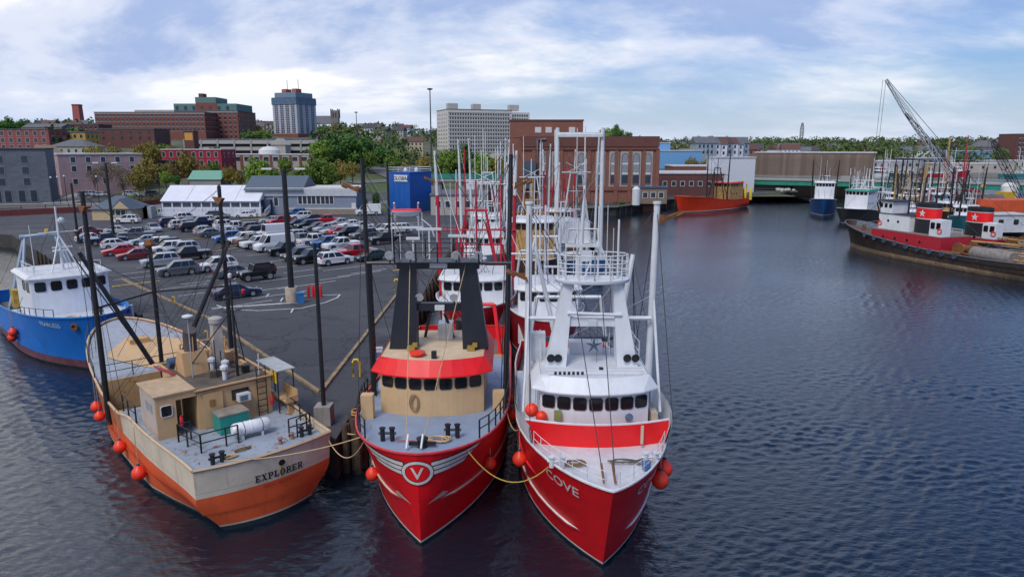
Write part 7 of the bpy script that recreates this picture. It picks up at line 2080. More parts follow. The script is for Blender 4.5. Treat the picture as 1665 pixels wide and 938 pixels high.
# power station with arched windows
x0, x1 = px_x(848, 300, 193), px_x(1068, 300, 193); H = px_z(960, 224, 193) - LOT; W = x1 - x0
brick_p = brickmat('brick_power', (0.28, 0.1, 0.066), (0.22, 0.078, 0.055), (0.24, 0.16, 0.13), soot=0.35)
t = bld('power_station', 'large red brick power station with a row of tall arched windows', (x0, 193, LOT), W, 26, H, brick_p, roofM=mat('roof_brown', (0.12, 0.06, 0.05), 0.8), base=3)
MB().box(-0.25, W + 0.25, -0.35, 0, H - 2.4, H - 0.0).build('parapet', brickmat('brick_parapet', (0.17, 0.055, 0.04), (0.15, 0.05, 0.04), (0.15, 0.1, 0.09)), t)
MB().box(-0.2, W + 0.2, -0.45, 0, H - 3.2, H - 2.7).build('cornice', brick_r, t)
wz = px_z(960, 275, 193) - LOT; wh = px_z(960, 249, 193) - px_z(960, 303, 193)
for px in (884.5, 905, 945, 976, 998, 1016, 1034, 1053):
    u = px_x(px, 275, 193) - x0
    pil = MB().extr([(u - 1.3, 0, wz - wh / 2 - 0.3), (u + 1.3, 0, wz - wh / 2 - 0.3), (u + 1.3, 0, wz + wh / 2 + 0.3), (u - 1.3, 0, wz + wh / 2 + 0.3)], (0, -0.14, 0)).build('window_surround', mat('surround_stone', (0.4, 0.36, 0.33), 0.85, var=0.15), t)
    pn, fr = win_mesh(1.65, wh - 0.6, True)
    o = link('window', pn, t); o.location = (u, -0.16, wz)
    o.material_slots[0].link = 'OBJECT'; o.material_slots[0].material = mat('blind_pale', (0.25, 0.27, 0.3), 0.4, var=0.25, scale=1.5)
    fo = link('frame', fr, o); fo.material_slots[0].link = 'OBJECT'; fo.material_slots[0].material = mat('arch_brick', (0.16, 0.09, 0.07), 0.8)
    for a, c_, m_ in ((-0.48, -0.2, pane_m), (-0.2, -0.13, frame_w), (0.1, 0.16, frame_w)):
        MB().box(-0.8, 0.8, -0.06, -0.035, wh * a + 0.3, wh * c_ + 0.2).build('sash', m_, o)
for i in range(10):
    u = px_x(868 + i * 22.3, 275, 193) - x0
    MB().box(u - 0.5, u + 0.5, -0.3, 0, 0.2, H - 3.2).build('pilaster', brick_p, t)
MB().box(-0.2, W + 0.2, -0.35, 0, wz - wh / 2 - 1.4, wz - wh / 2 - 0.9).build('string_course', brick_r, t)
x0b, x1b = px_x(829, 215, 207), px_x(948, 215, 207); Hb = px_z(890, 197, 207) - LOT
MB().box(x0b - x0, x1b - x0, 14, 30, H, Hb).build('upper_block', brick_p, t)
MB().box(x0b - x0 - 0.2, x1b - x0 + 0.2, 13.8, 30.2, Hb, Hb + 0.4).build('upper_roof', mat('roof_brown', None), t)
MB().box(x0b - x0, 0, 14, 30, -3, H + 0.1).build('rear_wing', brick_p, t)
for px in (875, 892, 930): 
    u = px_x(px, 212, 207) - x0; MB().box(u - 0.9, u + 0.9, 13.9, 14.1, px_z(px, 216, 207) - LOT, px_z(px, 207, 207) - LOT).build('upper_window', frame_w, t)
MB().tube([(px_x(874, 300, 192) - x0, -0.6, 0), (px_x(874, 220, 192) - x0, -0.6, H - 0.5), (px_x(888, 219, 192) - x0, -0.6, H - 0.4)], 0.22, 8).build('flue_pipe', mat('pipe_blue', (0.2, 0.25, 0.3), 0.6), t)
MB().box(px_x(850, 290, 192) - x0, px_x(871, 290, 192) - x0, -2.5, -0.3, 4, px_z(860, 262, 192) - LOT).build('steel_annex', mat('annex_blue', (0.06, 0.09, 0.13), 0.7, var=0.2), t)
# low sheds on the pier head
def shed(lab, l, tp, r_, Y, D, wall, rm, nm='pier_shed', nw=0):
    a, b_ = at(l, tp, Y), at(r_, tp, Y)
    t = bld(nm, lab, (a.x, Y, LOT), b_.x - a.x, D, a.z - LOT, wall, roofM=rm, base=3 if Y > 222 else 0)
    if nw: windows(t, b_.x - a.x, D, 'f', spread_(0.5, b_.x - a.x - 0.5, nw), [(a.z - LOT) * 0.55], 1.2, 1.4, True)
    return t
shed('low pale shed with grey roof behind the moored boats', 700, 318, 790, 158, 16, mat('shed_pale', (0.4, 0.38, 0.35), 0.8), roof_g, nw=5)
t = shed('maroon brick shed with a red door behind the white masts', 783, 302, 822, 172, 8, brick_d, roof_g)
MB().box(2.0, 4.2, -0.08, 0, 0, 3.6).build('red_door', mat('door_red', (0.4, 0.02, 0.03), 0.5), t)
shed('small white shed right of the pale shed', 758, 296, 775, 182, 6, whitec, roof_l)
shed('brown hut with porch posts at the wharf edge', 1040, 306, 1085, 190, 5, mat('hut_brown', (0.25, 0.18, 0.13), 0.85), mat('roof_blue2', (0.05, 0.1, 0.2), 0.7), nw=3)
q = at(1034, 330, 186)
t = thing('white_silo', 'small white silo at the wharf in front of the power station', 'silo', (q.x, 186, LOT)); MB().lathe([(1.1, 0), (1.1, 4.2), (0.4, 4.9)], (0, 0, 0), 14).build('shell', white_m, t, 40)
shed('long low brick warehouse with white roof behind the orange boat', 1072, 283, 1178, 222, 22, brick_d, roof_l, 'brick_warehouse', 7)
shed('pale upper block of the brick warehouse range', 1095, 271, 1190, 246, 14, brick_r, roof_l, 'brick_warehouse')
t = shed('white metal conveyor house on legs beside the warehouse', 1160, 257, 1229, 238, 8, mat('metal_white', (0.6, 0.63, 0.68), 0.6, var=0.06), roof_l, 'conveyor_house')
for x, y in ((1.5, -2.2), (6, -2.2), (11, -2.2)):
    MB().bar((x, y, 0), (x, y, 3), 0.25).build('leg', mat('leg_yellow', (0.5, 0.36, 0.05), 0.6), t)
shed('pale blue factory with a green base band right of the power station', 1068, 246, 1142, 300, 20, mat('factory_blue', (0.15, 0.35, 0.62), 0.7, var=0.1), roof_l, 'blue_factory')
MB().box(0, 18, -0.1, 0, 0, 6).build('green_band', mat('band_green', (0.04, 0.25, 0.2), 0.7), bpy.data.objects['blue_factory'])
shed('taller pale blue wing of the blue factory', 1068, 233, 1090, 306, 16, mat('factory_blue', None), roof_l, 'blue_factory')
# ================================================================== trees and shrubs
def leafmat(name, c1, c2, c3):
    m_, n, l, b = newmat(name)
    v = coords(n, l)
    oi = n.new('ShaderNodeObjectInfo')
    f = noise(n, l, v, 0.9, 3, 0.6)
    c = mix(n, l, ramp(n, l, f, [(0.35, 0.0), (0.65, 1.0)]), c1, c2)
    c = mix(n, l, ramp(n, l, noise(n, l, v, 3.5, 2), [(0.5, 0.0), (0.75, 0.7)]), c, c3)
    h = n.new('ShaderNodeHueSaturation')
    mr = n.new('ShaderNodeMapRange'); mr.inputs[3].default_value = 0.85; mr.inputs[4].default_value = 1.45
    l.new(oi.outputs['Random'], mr.inputs[0]); l.new(mr.outputs[0], h.inputs['Value'])
    l.new(c, h.inputs['Color']); l.new(h.outputs[0], b.inputs['Base Color'])
    b.inputs['Roughness'].default_value = 0.8
    b.inputs['Subsurface Weight'].default_value = 0.0
    MATS[name] = m_
    return m_
LEAF = dict(green=leafmat('leaf_green', (0.09, 0.17, 0.018), (0.16, 0.24, 0.026), (0.22, 0.27, 0.04)),
            dark=leafmat('leaf_dark', (0.04, 0.115, 0.018), (0.075, 0.17, 0.022), (0.12, 0.21, 0.032)),
            yellow=leafmat('leaf_yellow', (0.16, 0.14, 0.02), (0.28, 0.2, 0.02), (0.32, 0.25, 0.05)),
            ochre=leafmat('leaf_ochre', (0.16, 0.13, 0.03), (0.25, 0.18, 0.03), (0.18, 0.21, 0.035)),
            bare=leafmat('twig_brown', (0.11, 0.08, 0.06), (0.16, 0.12, 0.08), (0.15, 0.12, 0.05)))
bark = mat('bark', (0.07, 0.05, 0.04), 0.95, var=0.3, scale=4)
def crown_mesh(seed, nclump, nleaf, size, spread=1.0, flat=0.85):
    """unit crown: radius about 1 in x/y, z from 0 to 2*flat; clumps of small leaf faces"""
    rnd = random.Random(seed); mb = MB()
    for c in range(nclump):
        while True:
            p = Vector((rnd.uniform(-1, 1), rnd.uniform(-1, 1), rnd.uniform(-1, 1)))
            if 0.25 < p.length < 0.86: break
        p.z = p.z * flat + flat
        if p.z < flat * 0.5: p.x *= 0.75; p.y *= 0.75
        cr = rnd.uniform(0.2, 0.4)
        for k in range(nleaf):
            d = Vector((rnd.gauss(0, 1), rnd.gauss(0, 1), rnd.gauss(0, 0.8))).normalized() * cr * rnd.uniform(0.55, 1.08)
            q = p + d
            a = Vector((rnd.gauss(0, 1), rnd.gauss(0, 1), rnd.gauss(0, 1))).normalized()
            b_ = a.cross(d + Vector((0.01, 0.02, 0.03)))
            if b_.length < 1e-4: continue
            b_.normalize(); s_ = size * rnd.uniform(0.6, 1.3)
            mb.add([q - a * s_, q + b_ * s_ * 0.6, q + a * s_, q - b_ * s_ * 0.6], [(0, 1, 2, 3)])
    return mb
def trunk_mesh(seed, th, limbs=6):
    rnd = random.Random(seed); mb = MB()
    mb.tube([(0, 0, -0.15), (0.01, 0, th * 0.5), (-0.01, 0.02, th), (0.02, 0, th + 0.9)], 0.075, 7, 0.02)
    for i in range(limbs):
        a = 2 * math.pi * i / limbs + rnd.random(); z = th * rnd.uniform(0.75, 1.3)
        r_ = rnd.uniform(0.45, 0.8)
        mb.tube([(0, 0, z), (r_ * 0.5 * math.cos(a), r_ * 0.5 * math.sin(a), z + 0.35), (r_ * math.cos(a), r_ * math.sin(a), z + rnd.uniform(0.5, 1.0))], 0.035, 5, 0.01)
    return mb
CM, TM = {}, {}
for kd, nc, nl, sz in (('green', 46, 60, 0.085), ('dark', 50, 60, 0.085), ('yellow', 42, 50, 0.08), ('ochre', 40, 46, 0.075), ('bare', 44, 46, 0.038)):
    for v_ in range(2):
        CM[kd, v_] = crown_mesh(hash(kd) % 1 + v_ * 7 + len(kd) * 3, nc, nl, sz).mesh('crown', LEAF[kd])
        TM[kd, v_] = trunk_mesh(v_ + len(kd), 0.55).mesh('trunk', bark, 50)
def tree(px, top, Y, wpx, kind, label, group, i=0, base=None):
    p = at(px, top, Y)
    g = max(LOT, hillz(p.x, Y)) if Y > 222 else LOT
    if base is not None: g = base
    h = max(2.0, p.z - g); w = wpx * Y / FPX
    t = thing('tree' if h > 3.2 else 'shrub', label, 'tree' if h > 3.2 else 'shrub', (p.x, Y, g), 0, group)
    rxy = w / 2 * 1.15; ch = min(h * 0.9, w * 1.15)      # crown height
    v_ = i % 2
    c = link('crown', CM[kind, v_], t); c.location = (0, 0, h - ch); c.scale = (rxy, rxy, ch / 1.72); c.rotation_euler = (0, 0, i * 1.7)
    tr = link('trunk', TM[kind, v_], t); tr.scale = (max(0.6, rxy * 0.5), max(0.6, rxy * 0.5), max(0.5, (h - ch * 0.45) / 1.45)); tr.rotation_euler = (0, 0, i * 2.3)
    return t
TREES = {
    'behind the grey restaurant roof': [(522, 226, 292, 36, 'green'), (540, 219, 300, 50, 'dark'), (566, 217, 305, 52, 'dark'), (592, 223, 312, 46, 'dark')],
    'in the row behind the marquee': [(372, 270, 224, 24, 'yellow'), (388, 277, 221, 20, 'ochre'), (416, 256, 215, 38, 'green'), (441, 270, 214, 22, 'green'), (463, 256, 216, 22, 'green'), (486, 270, 215, 20, 'green'), (508, 256, 214, 46, 'green'), (572, 262, 230, 22, 'ochre')],
    'between the pink and crimson buildings': [(152, 236, 246, 30, 'yellow'), (168, 258, 214, 36, 'bare'), (182, 233, 250, 32, 'ochre'), (196, 262, 212, 44, 'bare'), (207, 244, 240, 38, 'bare'), (226, 236, 250, 32, 'yellow'), (240, 229, 258, 34, 'yellow'), (238, 256, 224, 40, 'ochre'), (222, 272, 212, 34, 'ochre'), (268, 278, 214, 18, 'green')],
    'in front of the crimson building': [(302, 243, 244, 40, 'ochre'), (286, 284, 214, 14, 'dark')],
    'below the white apartment slab': [(716, 252, 280, 30, 'green'), (738, 240, 290, 40, 'green'), (758, 236, 296, 42, 'dark'), (782, 250, 282, 34, 'green'), (806, 254, 285, 30, 'yellow'), (660, 262, 262, 34, 'ochre'), (640, 250, 290, 30, 'green'), (690, 250, 290, 26, 'ochre')],
    'on the town slope above the marquee': [(140, 246, 262, 26, 'ochre'), (262, 232, 300, 30, 'green'), (276, 236, 296, 24, 'ochre'), (345, 262, 235, 24, 'green'), (330, 268, 230, 20, 'yellow'), (270, 262, 236, 26, 'ochre'), (255, 268, 226, 26, 'bare'), (150, 270, 220, 26, 'bare'), (352, 238, 300, 26, 'green'), (530, 262, 236, 34, 'green'), (552, 258, 240, 30, 'ochre')],
    'on the skyline at far left': [(12, 191, 440, 24, 'dark'), (36, 195, 450, 22, 'dark'), (-8, 196, 430, 24, 'dark'), (84, 202, 470, 18, 'ochre'), (116, 197, 520, 20, 'ochre'), (60, 203, 500, 18, 'bare'), (142, 200, 540, 12, 'bare')],
    'right of the power station': [(986, 208, 330, 22, 'green'), (1003, 204, 340, 22, 'dark'), (1125, 255, 290, 20, 'ochre'), (1150, 258, 285, 22, 'yellow'), (1020, 214, 350, 16, 'green')],
    'on the hill slope beside the tall pale tower': [(395, 202, 520, 26, 'bare'), (414, 200, 530, 26, 'ochre'), (425, 212, 480, 30, 'green'), (520, 206, 620, 22, 'green'), (540, 204, 640, 24, 'ochre'), (562, 206, 660, 22, 'green'), (404, 214, 470, 26, 'dark'), (618, 236, 340, 30, 'dark'), (600, 245, 300, 22, 'green')],
}
for row, L in TREES.items():
    for i, (px, top, Y, w, kd) in enumerate(sorted(L)):
        kn = dict(green='leafy green tree', dark='dense dark green tree', yellow='yellow leaved tree', ochre='ochre leaved tree', bare='bare brown tree')[kd]
        tree(px, top, Y, w, kd, f'{kn}, {ORD[i]} from left {row}', 'trees ' + row, i)
for i, (px, py, Y, w, h, kd) in enumerate([(612, 332, 172, 14, 4.5, 'dark'), (213, 318, 200, 18, 1.6, 'green'), (226, 320, 198, 16, 1.2, 'yellow'), (240, 319, 199, 18, 1.3, 'ochre'), (256, 318, 200, 14, 1.5, 'yellow'), (197, 322, 196, 14, 1.2, 'green'), (268, 344, 163, 10, 1.0, 'ochre'), (256, 346, 162, 12, 1.1, 'green'), (590, 318, 186, 18, 2.2, 'green'), (1012, 329, 187, 12, 1.2, 'green')]):
    p = at(px, py, Y)
    t = thing('shrub', ['dark conical bush on the lawn left of the blue tanks', 'green flower bed bush below the red house', 'yellow flowering bush in the street garden', 'ochre flowering bush in the street garden', 'yellow bush at the right end of the street garden', 'green bush at the left end of the street garden', 'ochre bush at the marquee corner', 'green bush beside the marquee corner', 'green bush at the lawn edge behind the restaurant', 'small bush on the wharf by the power station'][i], 'shrub', (p.x, Y, LOT), 0, 'shrubs')
    c = link('crown', CM[kd, 0], t); r_ = w * Y / FPX / 2; c.scale = (r_, r_, h / 1.72)

# far woods: uncountable masses of crowns on the hill and along the far shore
def wood(name, label, mt, count, rng, rect, seed, rad, per=34, ls=1.1, avoid=None):
    rnd = random.Random(seed); mb = MB(); k = 0; tries = 0
    while k < count and tries < count * 6:
        tries += 1
        y = rect[2] + (rect[3] - rect[2]) * rnd.random() ** 1.3
        x = rnd.uniform(rect[0], rect[1]) * (y / rect[3] if rng else 1)
        if avoid and avoid(x, y): continue
        g = hillz(x, y)
        if g < 1.5: continue
        k += 1
        r_ = rnd.uniform(*rad); h = r_ * rnd.uniform(1.6, 2.4)
        for j in range(per):
            d = Vector((rnd.gauss(0, 1), rnd.gauss(0, 1), rnd.gauss(0, 1))).normalized()
            q = Vector((x, y, g + h * 0.55)) + Vector((d.x * r_, d.y * r_, d.z * h * 0.5)) * rnd.uniform(0.75, 1.0)
            a = Vector((rnd.gauss(0, 1), rnd.gauss(0, 1), rnd.gauss(0, 1))).normalized(); b_ = a.cross(d)
            if b_.length < 1e-3: continue
            b_.normalize(); s_ = ls * rnd.uniform(0.6, 1.2) * r_ / 4
            mb.add([q - a * s_, q + b_ * s_ * 0.7, q + a * s_, q - b_ * s_ * 0.7], [(0, 1, 2, 3)])
    o = mb.build(name, mt)
    tag(o, label, 'trees', None, 'stuff')
woodm, n, l, b = newmat('wood_leaves')
v = coords(n, l)
f = noise(n, l, v, 0.06, 3, 0.7)
c = mix(n, l, ramp(n, l, f, [(0.35, 0.0), (0.6, 1.0)]), (0.035, 0.085, 0.018), (0.1, 0.15, 0.03))
c = mix(n, l, ramp(n, l, noise(n, l, v, 0.11, 2), [(0.56, 0.0), (0.66, 1.0)]), c, (0.12, 0.1, 0.035))
c = mix(n, l, ramp(n, l, noise(n, l, v, 0.5, 2), [(0.4, 0.0), (0.7, 0.5)]), c, (0.03, 0.045, 0.03))
l.new(c, b.inputs['Base Color']); b.inputs['Roughness'].default_value = 0.85
def av1(x, y):
    pxx = CX + FPX * x / y
    if 430 < pxx < 520 and y < 575: return True
    if 140 < pxx < 400 and y < 540: return True
    if 300 < pxx < 520 and y < 385: return True
    if 690 < pxx < 880 and y < 540: return True
    return y < 330
wood('hill_wood', 'leafy tree cover over the town hill behind the buildings', woodm, 620, True, (-760, 120, 335, 1100), 3, (3.0, 5.5), avoid=av1)
wood('far_shore_wood', 'tree cover along the low far shore to the right', woodm, 900, True, (0, 900, 470, 1300), 5, (3.0, 6.0), avoid=lambda x, y: y < 560 and x < 60)
wood('slope_wood', 'leafy scrub on the slope right of the parking garage', woodm, 120, False, (-95, 40, 300, 480), 8, (2.0, 4.0), avoid=lambda x, y: (-75 < x < 25 and y > 470) or (x + 130 < (y - 300) * 0.3 and y < 420) or abs(x + 45 + (y - 250) * 0.17) < 9)
# ================================================================== bridge, yard and far shore on the right
BA, BD = Vector((84.0, 251.0)), Vector((0.894, -0.447))
br = thing('harbour_bridge', 'long low bridge with a green girder and grey deck across the harbour', 'bridge', (BA.x, BA.y, 0), math.atan2(BD.y, BD.x))
BL = 230
green_g = mat('girder_green', (0.02, 0.25, 0.17), 0.6, var=0.2, scale=0.4, streak=0.2)
MB().box(0, BL, -0.4, 0.0, 4.3, 5.9).build('girder', green_g, br)
MB().box(0, BL, 7.6, 8.0, 4.3, 5.9).build('girder', green_g, br)
MB().box(0, BL, -0.7, 8.3, 5.9, 6.3).build('deck', mat('bridge_deck', (0.33, 0.33, 0.33), 0.85, var=0.12, scale=0.3), br)
for y in (-0.55, 8.15):
    railing(br, [(i * 5.0, y, 6.3) for i in range(int(BL / 5) + 1)], mat('bridge_rail', (0.3, 0.35, 0.34), 0.7), 1.0, (0.5, 1.0), 0.06)
for i in range(9):
    MB().box(12 + i * 26, 14.4 + i * 26, 0.6, 7.0, -2, 4.3).build('pier', mat('pier_stone', (0.06, 0.055, 0.05), 0.9, var=0.3), br)
for i in range(6):
    MB().box(30 + i * 31, 34.5 + i * 31, 2.2 + (i % 2) * 2.4, 4.0 + (i % 2) * 2.4, 6.3, 7.7).build('parapet_block', mat('bridge_deck', None), br)
# brown corrugated building just behind the bridge
CA = BA + Vector((6, 12))
cw = thing('corrugated_building', 'long brown corrugated metal building above the green bridge girder', 'building', (CA.x, CA.y, 0), math.atan2(BD.y, BD.x))
Hc = 15.2
MB().box(0, 40, 0.06, 22, 4.0, Hc - 0.1).build('core', mat('corrugate_core', (0.12, 0.09, 0.075), 0.8), cw)
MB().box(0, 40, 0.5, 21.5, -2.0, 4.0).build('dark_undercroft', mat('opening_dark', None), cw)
MB().box(-0.2, 40.2, -0.3, 22.2, Hc, Hc + 0.35).build('roof_edge', roof_l, cw)
pm = [mat('corrugate_%d' % i, c_, 0.75, var=0.15, scale=0.6, streak=0.25) for i, c_ in enumerate([(0.2, 0.15, 0.12), (0.17, 0.125, 0.1), (0.23, 0.18, 0.15)])]
rib = MB()
for j in range(3): rib.box(0.02 + j * 0.33, 0.19 + j * 0.33, -0.1, 0.06, 4.2, Hc)
rib.box(0.0, 0.98, -0.01, 0.06, 4.2, Hc)
pmesh = [rib.mesh('panel', m_) for m_ in pm]
rr_ = random.Random(4)
for i in range(40):
    o = link('panel', pmesh[rr_.choice((0, 0, 1, 1, 2))], cw); o.location = (i * 1.0, 0, 0)
MB().box(0, 40, -0.2, -0.11, 4.2, 5.4).build('skirt', mat('skirt_green', (0.12, 0.17, 0.13), 0.8), cw)
# rocks under the bridge end
t = thing('rubble_heap', 'pale rubble heap on the wharf end below the bridge', 'rubble', (93, 239, LOT))
rr_ = random.Random(9)
for i in range(14): MB().ball((rr_.uniform(-3, 3), rr_.uniform(-1.5, 1.5), 0.4 + rr_.random() * 0.8), rr_.uniform(0.4, 0.9), 6, 0.7).build('rock', stone_l, t)
for i, x in enumerate((0, 1, 2)):
    q = G(1202 + i * 9, 325); o = MB().lathe([(0.4, 0), (0.4, 3.2), (0.3, 3.4)], (0, 0, 0), 10).build('yellow_post', yell_m, None, 40); o.location = q
    tag(o, f'yellow steel post at the wharf below the white conveyor house, {ORD[i]} from the left', 'post', 'yellow wharf posts')
# boat yard on the right bank
YD = [(101, 148), (119, 184), (129, 203), (330, 190), (330, 110), (112, 118)]
yb = MB(); yb.add([(x, y, 1.9) for x, y in YD], [tuple(reversed(range(len(YD))))])
struct(yb.build('yard_ground', mat('yard_gravel', (0.2, 0.17, 0.13), 0.95, var=0.25, scale=0.6, bump=0.3)))
yw = MB()
for i in range(len(YD)):
    p, q = YD[i], YD[(i + 1) % len(YD)]; yw.quad((p[0], p[1], -1.5), (p[0], p[1], 1.896), (q[0], q[1], 1.896), (q[0], q[1], -1.5))
struct(yw.build('yard_wall', mat('quay_stone', None)))
def yard_box(px, py, w, d, h, col, lab, rz=0.2, nm='container', ribs=True, roof=None, z=1.9):
    p = G(px, py, z)
    t = thing(nm, lab, nm.replace('_', ' ') if nm != 'yard_shack' else 'shack', (p.x, p.y, z), rz)
    MB().box(-w / 2, w / 2, 0, d, 0, h).build('body', mat('yb_' + lab[:14], col, 0.65, var=0.15, scale=0.6, streak=0.2), t)
    if ribs:
        for i in range(int(w / 0.9)): MB().box(-w / 2 + 0.2 + i * 0.9, -w / 2 + 0.5 + i * 0.9, -0.08, 0, 0.1, h - 0.1).build('rib', mat('yb_' + lab[:14], None), t)
    if roof == 'gable':
        MB().ring([[(x, -0.3, h), (x, d / 2, h + 1.1), (x, d + 0.3, h)] for x in (-w / 2 - 0.3, w / 2 + 0.3)]).build('roof', roof_g, t)
    elif roof: MB().box(-w / 2 - 0.2, w / 2 + 0.2, -0.2, d + 0.2, h, h + 0.2).build('roof', roof, t)
    if nm == 'yard_shack':
        for i in range(2): pane((-w / 4 + i * w / 2.4, 0, h * 0.6), (1, 0, 0), (0, 0, 1), 0.9, 0.9, (0, -1, 0), glass_b, t, 'window', rim_m)
    return t
yard_box(1555, 334, 13, 3, 4.2, (0.3, 0.012, 0.03), 'long dark red container in the boat yard', 0.1)
yard_box(1598, 336, 5, 3, 3.2, (0.28, 0.02, 0.04), 'short dark red container right of the long one', 0.3)
yard_box(1655, 368, 12, 5, 5.2, (0.62, 0.1, 0.03), 'big orange steel tank box at the right edge of the yard', 0.1)
yard_box(1640, 330, 4, 3, 3.0, (0.55, 0.35, 0.03), 'yellow machine housing above the orange box', 0.2)
yard_box(1640, 378, 7, 4, 3.2, (0.6, 0.62, 0.64), 'white shack with two windows in front of the orange box', 0.05, 'yard_shack', False, roof_l)
yard_box(1612, 348, 5, 3.5, 3.4, (0.3, 0.38, 0.45), 'pale blue shack behind the second tug', -0.1, 'yard_shack', False, 'gable')
yard_box(1585, 342, 4.5, 3, 3.0, (0.5, 0.5, 0.48), 'grey white shack beside the red container', 0.2, 'yard_shack', False, 'gable')
p = G(1655, 330, 1.9)
t = thing('white_tank', 'white storage tank behind the orange box', 'tank', (p.x, p.y + 4, 1.9)); MB().lathe([(2.2, 0), (2.2, 4.5), (1.2, 5.4), (0.1, 5.6)], (0, 0, 0), 18).build('shell', white_m, t, 40)
# cranes
def lattice(mb, p, q, w, n_, r, side):
    p, q = Vector(p), Vector(q); d = (q - p).normalized(); u = Vector(side); u = (u - d * u.dot(d)).normalized(); v_ = d.cross(u)
    def ww(t): return w * (0.35 + 0.65 * min(1, 4 * t, 4 * (1 - t)))
    C = []
    for a, b_ in ((-1, -1), (1, -1), (1, 1), (-1, 1)):
        C.append([p.lerp(q, i / n_) + (u * a + v_ * b_) * ww(i / n_) / 2 for i in range(n_ + 1)])
    for c_ in C: mb.tube(c_, r, 4)
    for k in range(4):
        for i in range(n_):
            mb.bar(C[k][i], C[(k + 1) % 4][i + 1], r * 0.6, n=3); mb.bar(C[k][i], C[(k + 1) % 4][i], r * 0.6, n=3)
def crane(label, base, tip, boomM, rz=0.0, w=1.15, n_=20, mast=None):
    b0 = Vector(base)
    t = thing('crawler_crane', label, 'crane', base, 0, 'lattice boom cranes')
    L = lambda p: Vector(p) - b0
    for s_ in (-1, 1): MB().box(-3.2, 3.2, s_ * 1.9 - 0.5, s_ * 1.9 + 0.5, 0, 1.1).build('crawler_track', black_m, t)
    MB().box(-2.2, 4.2, -1.6, 1.6, 1.2, 3.4).build('machinery_house', mat('crane_house', (0.5, 0.32, 0.06), 0.6, rust=0.2), t)
    MB().box(-2.6, -1.2, -2.4, -1.2, 1.6, 3.8).build('cab', mat('crane_cab', (0.35, 0.37, 0.4), 0.5), t)
    mb = MB(); lattice(mb, (-1.5, 0, 2.2), L(tip), w, n_, 0.075, (0, 1, 0)); mb.build('boom', boomM, t)
    if mast:
        mb = MB(); lattice(mb, (0.5, 0, 3.0), L(mast), w * 0.9, 9, 0.08, (0, 1, 0)); mb.build('gantry_mast', black_m, t)
        for y in (-0.5, 0.5): wire('pendant', [L(mast) + Vector((0, y, 0)), L(tip) + Vector((0.3, y, -0.3))], 0.06, wire_m, t)
    for dx in (-0.4, 0.4): wire('hoist_cable', [L(tip) + Vector((dx - 0.3, 0, 0)), L((tip[0] - 0.6 + dx, tip[1], 9))], 0.05, wire_m, t)
    wire('pendant', [(4, 0, 3.4), L(tip) + Vector((0.4, 0, 0.2))], 0.07, wire_m, t)
    MB().ball(L((tip[0] - 0.6, tip[1], 8.6)), 0.5, 8).build('hook_block', yell_m, t)
    return t
tip = at(1440, 130, 187)
crane('crawler crane with a tall pale lattice boom leaning left over the boats', (122, 187, 1.9), tuple(tip), mat('boom_pale', (0.55, 0.58, 0.62), 0.6), mast=tuple(at(1472, 184, 187)))
tip = at(1613, 228, 160)
crane('crawler crane with a dark lattice boom at the right edge of the yard', (119, 160, 1.9), tuple(tip), black_m, w=1.3, n_=12)
# upright timber dolphins and buff masts among the boats
for i, (px, py, top, Y) in enumerate([(1532, 330, 222, 190), (1568, 270, 220, 300), (1500, 340, 262, 178), (1460, 340, 258, 178)]):
    p = at(px, py, Y); z = px_z(px, top, Y)
    o = MB().bar((0, 0, 0), (0, 0, z + 1), 0.35, 0.2, 8).build('mast_pole', [tan2, redg, tan2, black_m][i], None, 40); o.location = (p.x, Y, -1)
    tag(o, ['thick buff pole standing right of the tall crane boom', 'tall red mast beyond the bridge', 'slim buff mast among the boats below the crane', 'black mast among the boats left of the crane'][i], 'mast')
# far shore buildings beyond the bridge
def far(lab, l, tp, r_, Y, D, wall, nm='waterfront_warehouse', roof='flat', rm=None, nw=0, nr=1, rh=3):
    a, b_ = at(l, tp, Y), at(r_, tp, Y); g = max(2, hillz((a.x + b_.x) / 2, Y))
    H = a.z - g - (rh if roof != 'flat' else 0)
    t = bld(nm, lab, (a.x, Y, g), b_.x - a.x, D, max(2, H), wall, roof=roof, roofM=rm or roof_l, rh=rh)
    if nw: windows(t, b_.x - a.x, D, 'f', spread_(1, b_.x - a.x - 1, nw), [H - 2.0 - 3.2 * i for i in range(nr)], 1.6, 1.8, False, frameM=frame_w)
    return t
fq = MB(); fq.box(106, 430, 408, 446, -2, 2.6)
struct(fq.build('far_quay', concrete))
wgrey = mat('warehouse_grey', (0.36, 0.36, 0.36), 0.8, var=0.12, scale=0.2)
far('pale grey warehouse on the far bank behind the crane', 1404, 263, 1500, 427, 30, wgrey, nw=8)
far('long tan warehouse on the far bank, right of the crane', 1530, 267, 1650, 429, 28, mat('warehouse_tan', (0.42, 0.38, 0.33), 0.8, var=0.12, scale=0.2), nw=6)
far('white warehouse at the far right bank', 1600, 262, 1690, 470, 30, stone_l, nw=9, nr=2)
far('dark low warehouse on the far bank below the red mast', 1488, 258, 1548, 462, 24, mat('warehouse_dark', (0.14, 0.16, 0.19), 0.8), nw=6)
far('blue roofed hall on the far bank', 1562, 246, 1612, 520, 24, mat('hall_blue', (0.15, 0.3, 0.45), 0.7), nw=5)
far('grey gabled mill with rows of windows at the far right', 1618, 228, 1652, 540, 30, mat('mill_grey', (0.22, 0.22, 0.24), 0.8), 'mill_building', 'gabley', roof_g, 6, 3, 5)
far('brick mill tower at the right edge of the picture', 1655, 218, 1685, 520, 20, brick_d, 'mill_tower', nw=4, nr=6)
far('low white works building right of the corrugated building', 1436, 275, 1486, 416, 9, frame_w, nw=6)
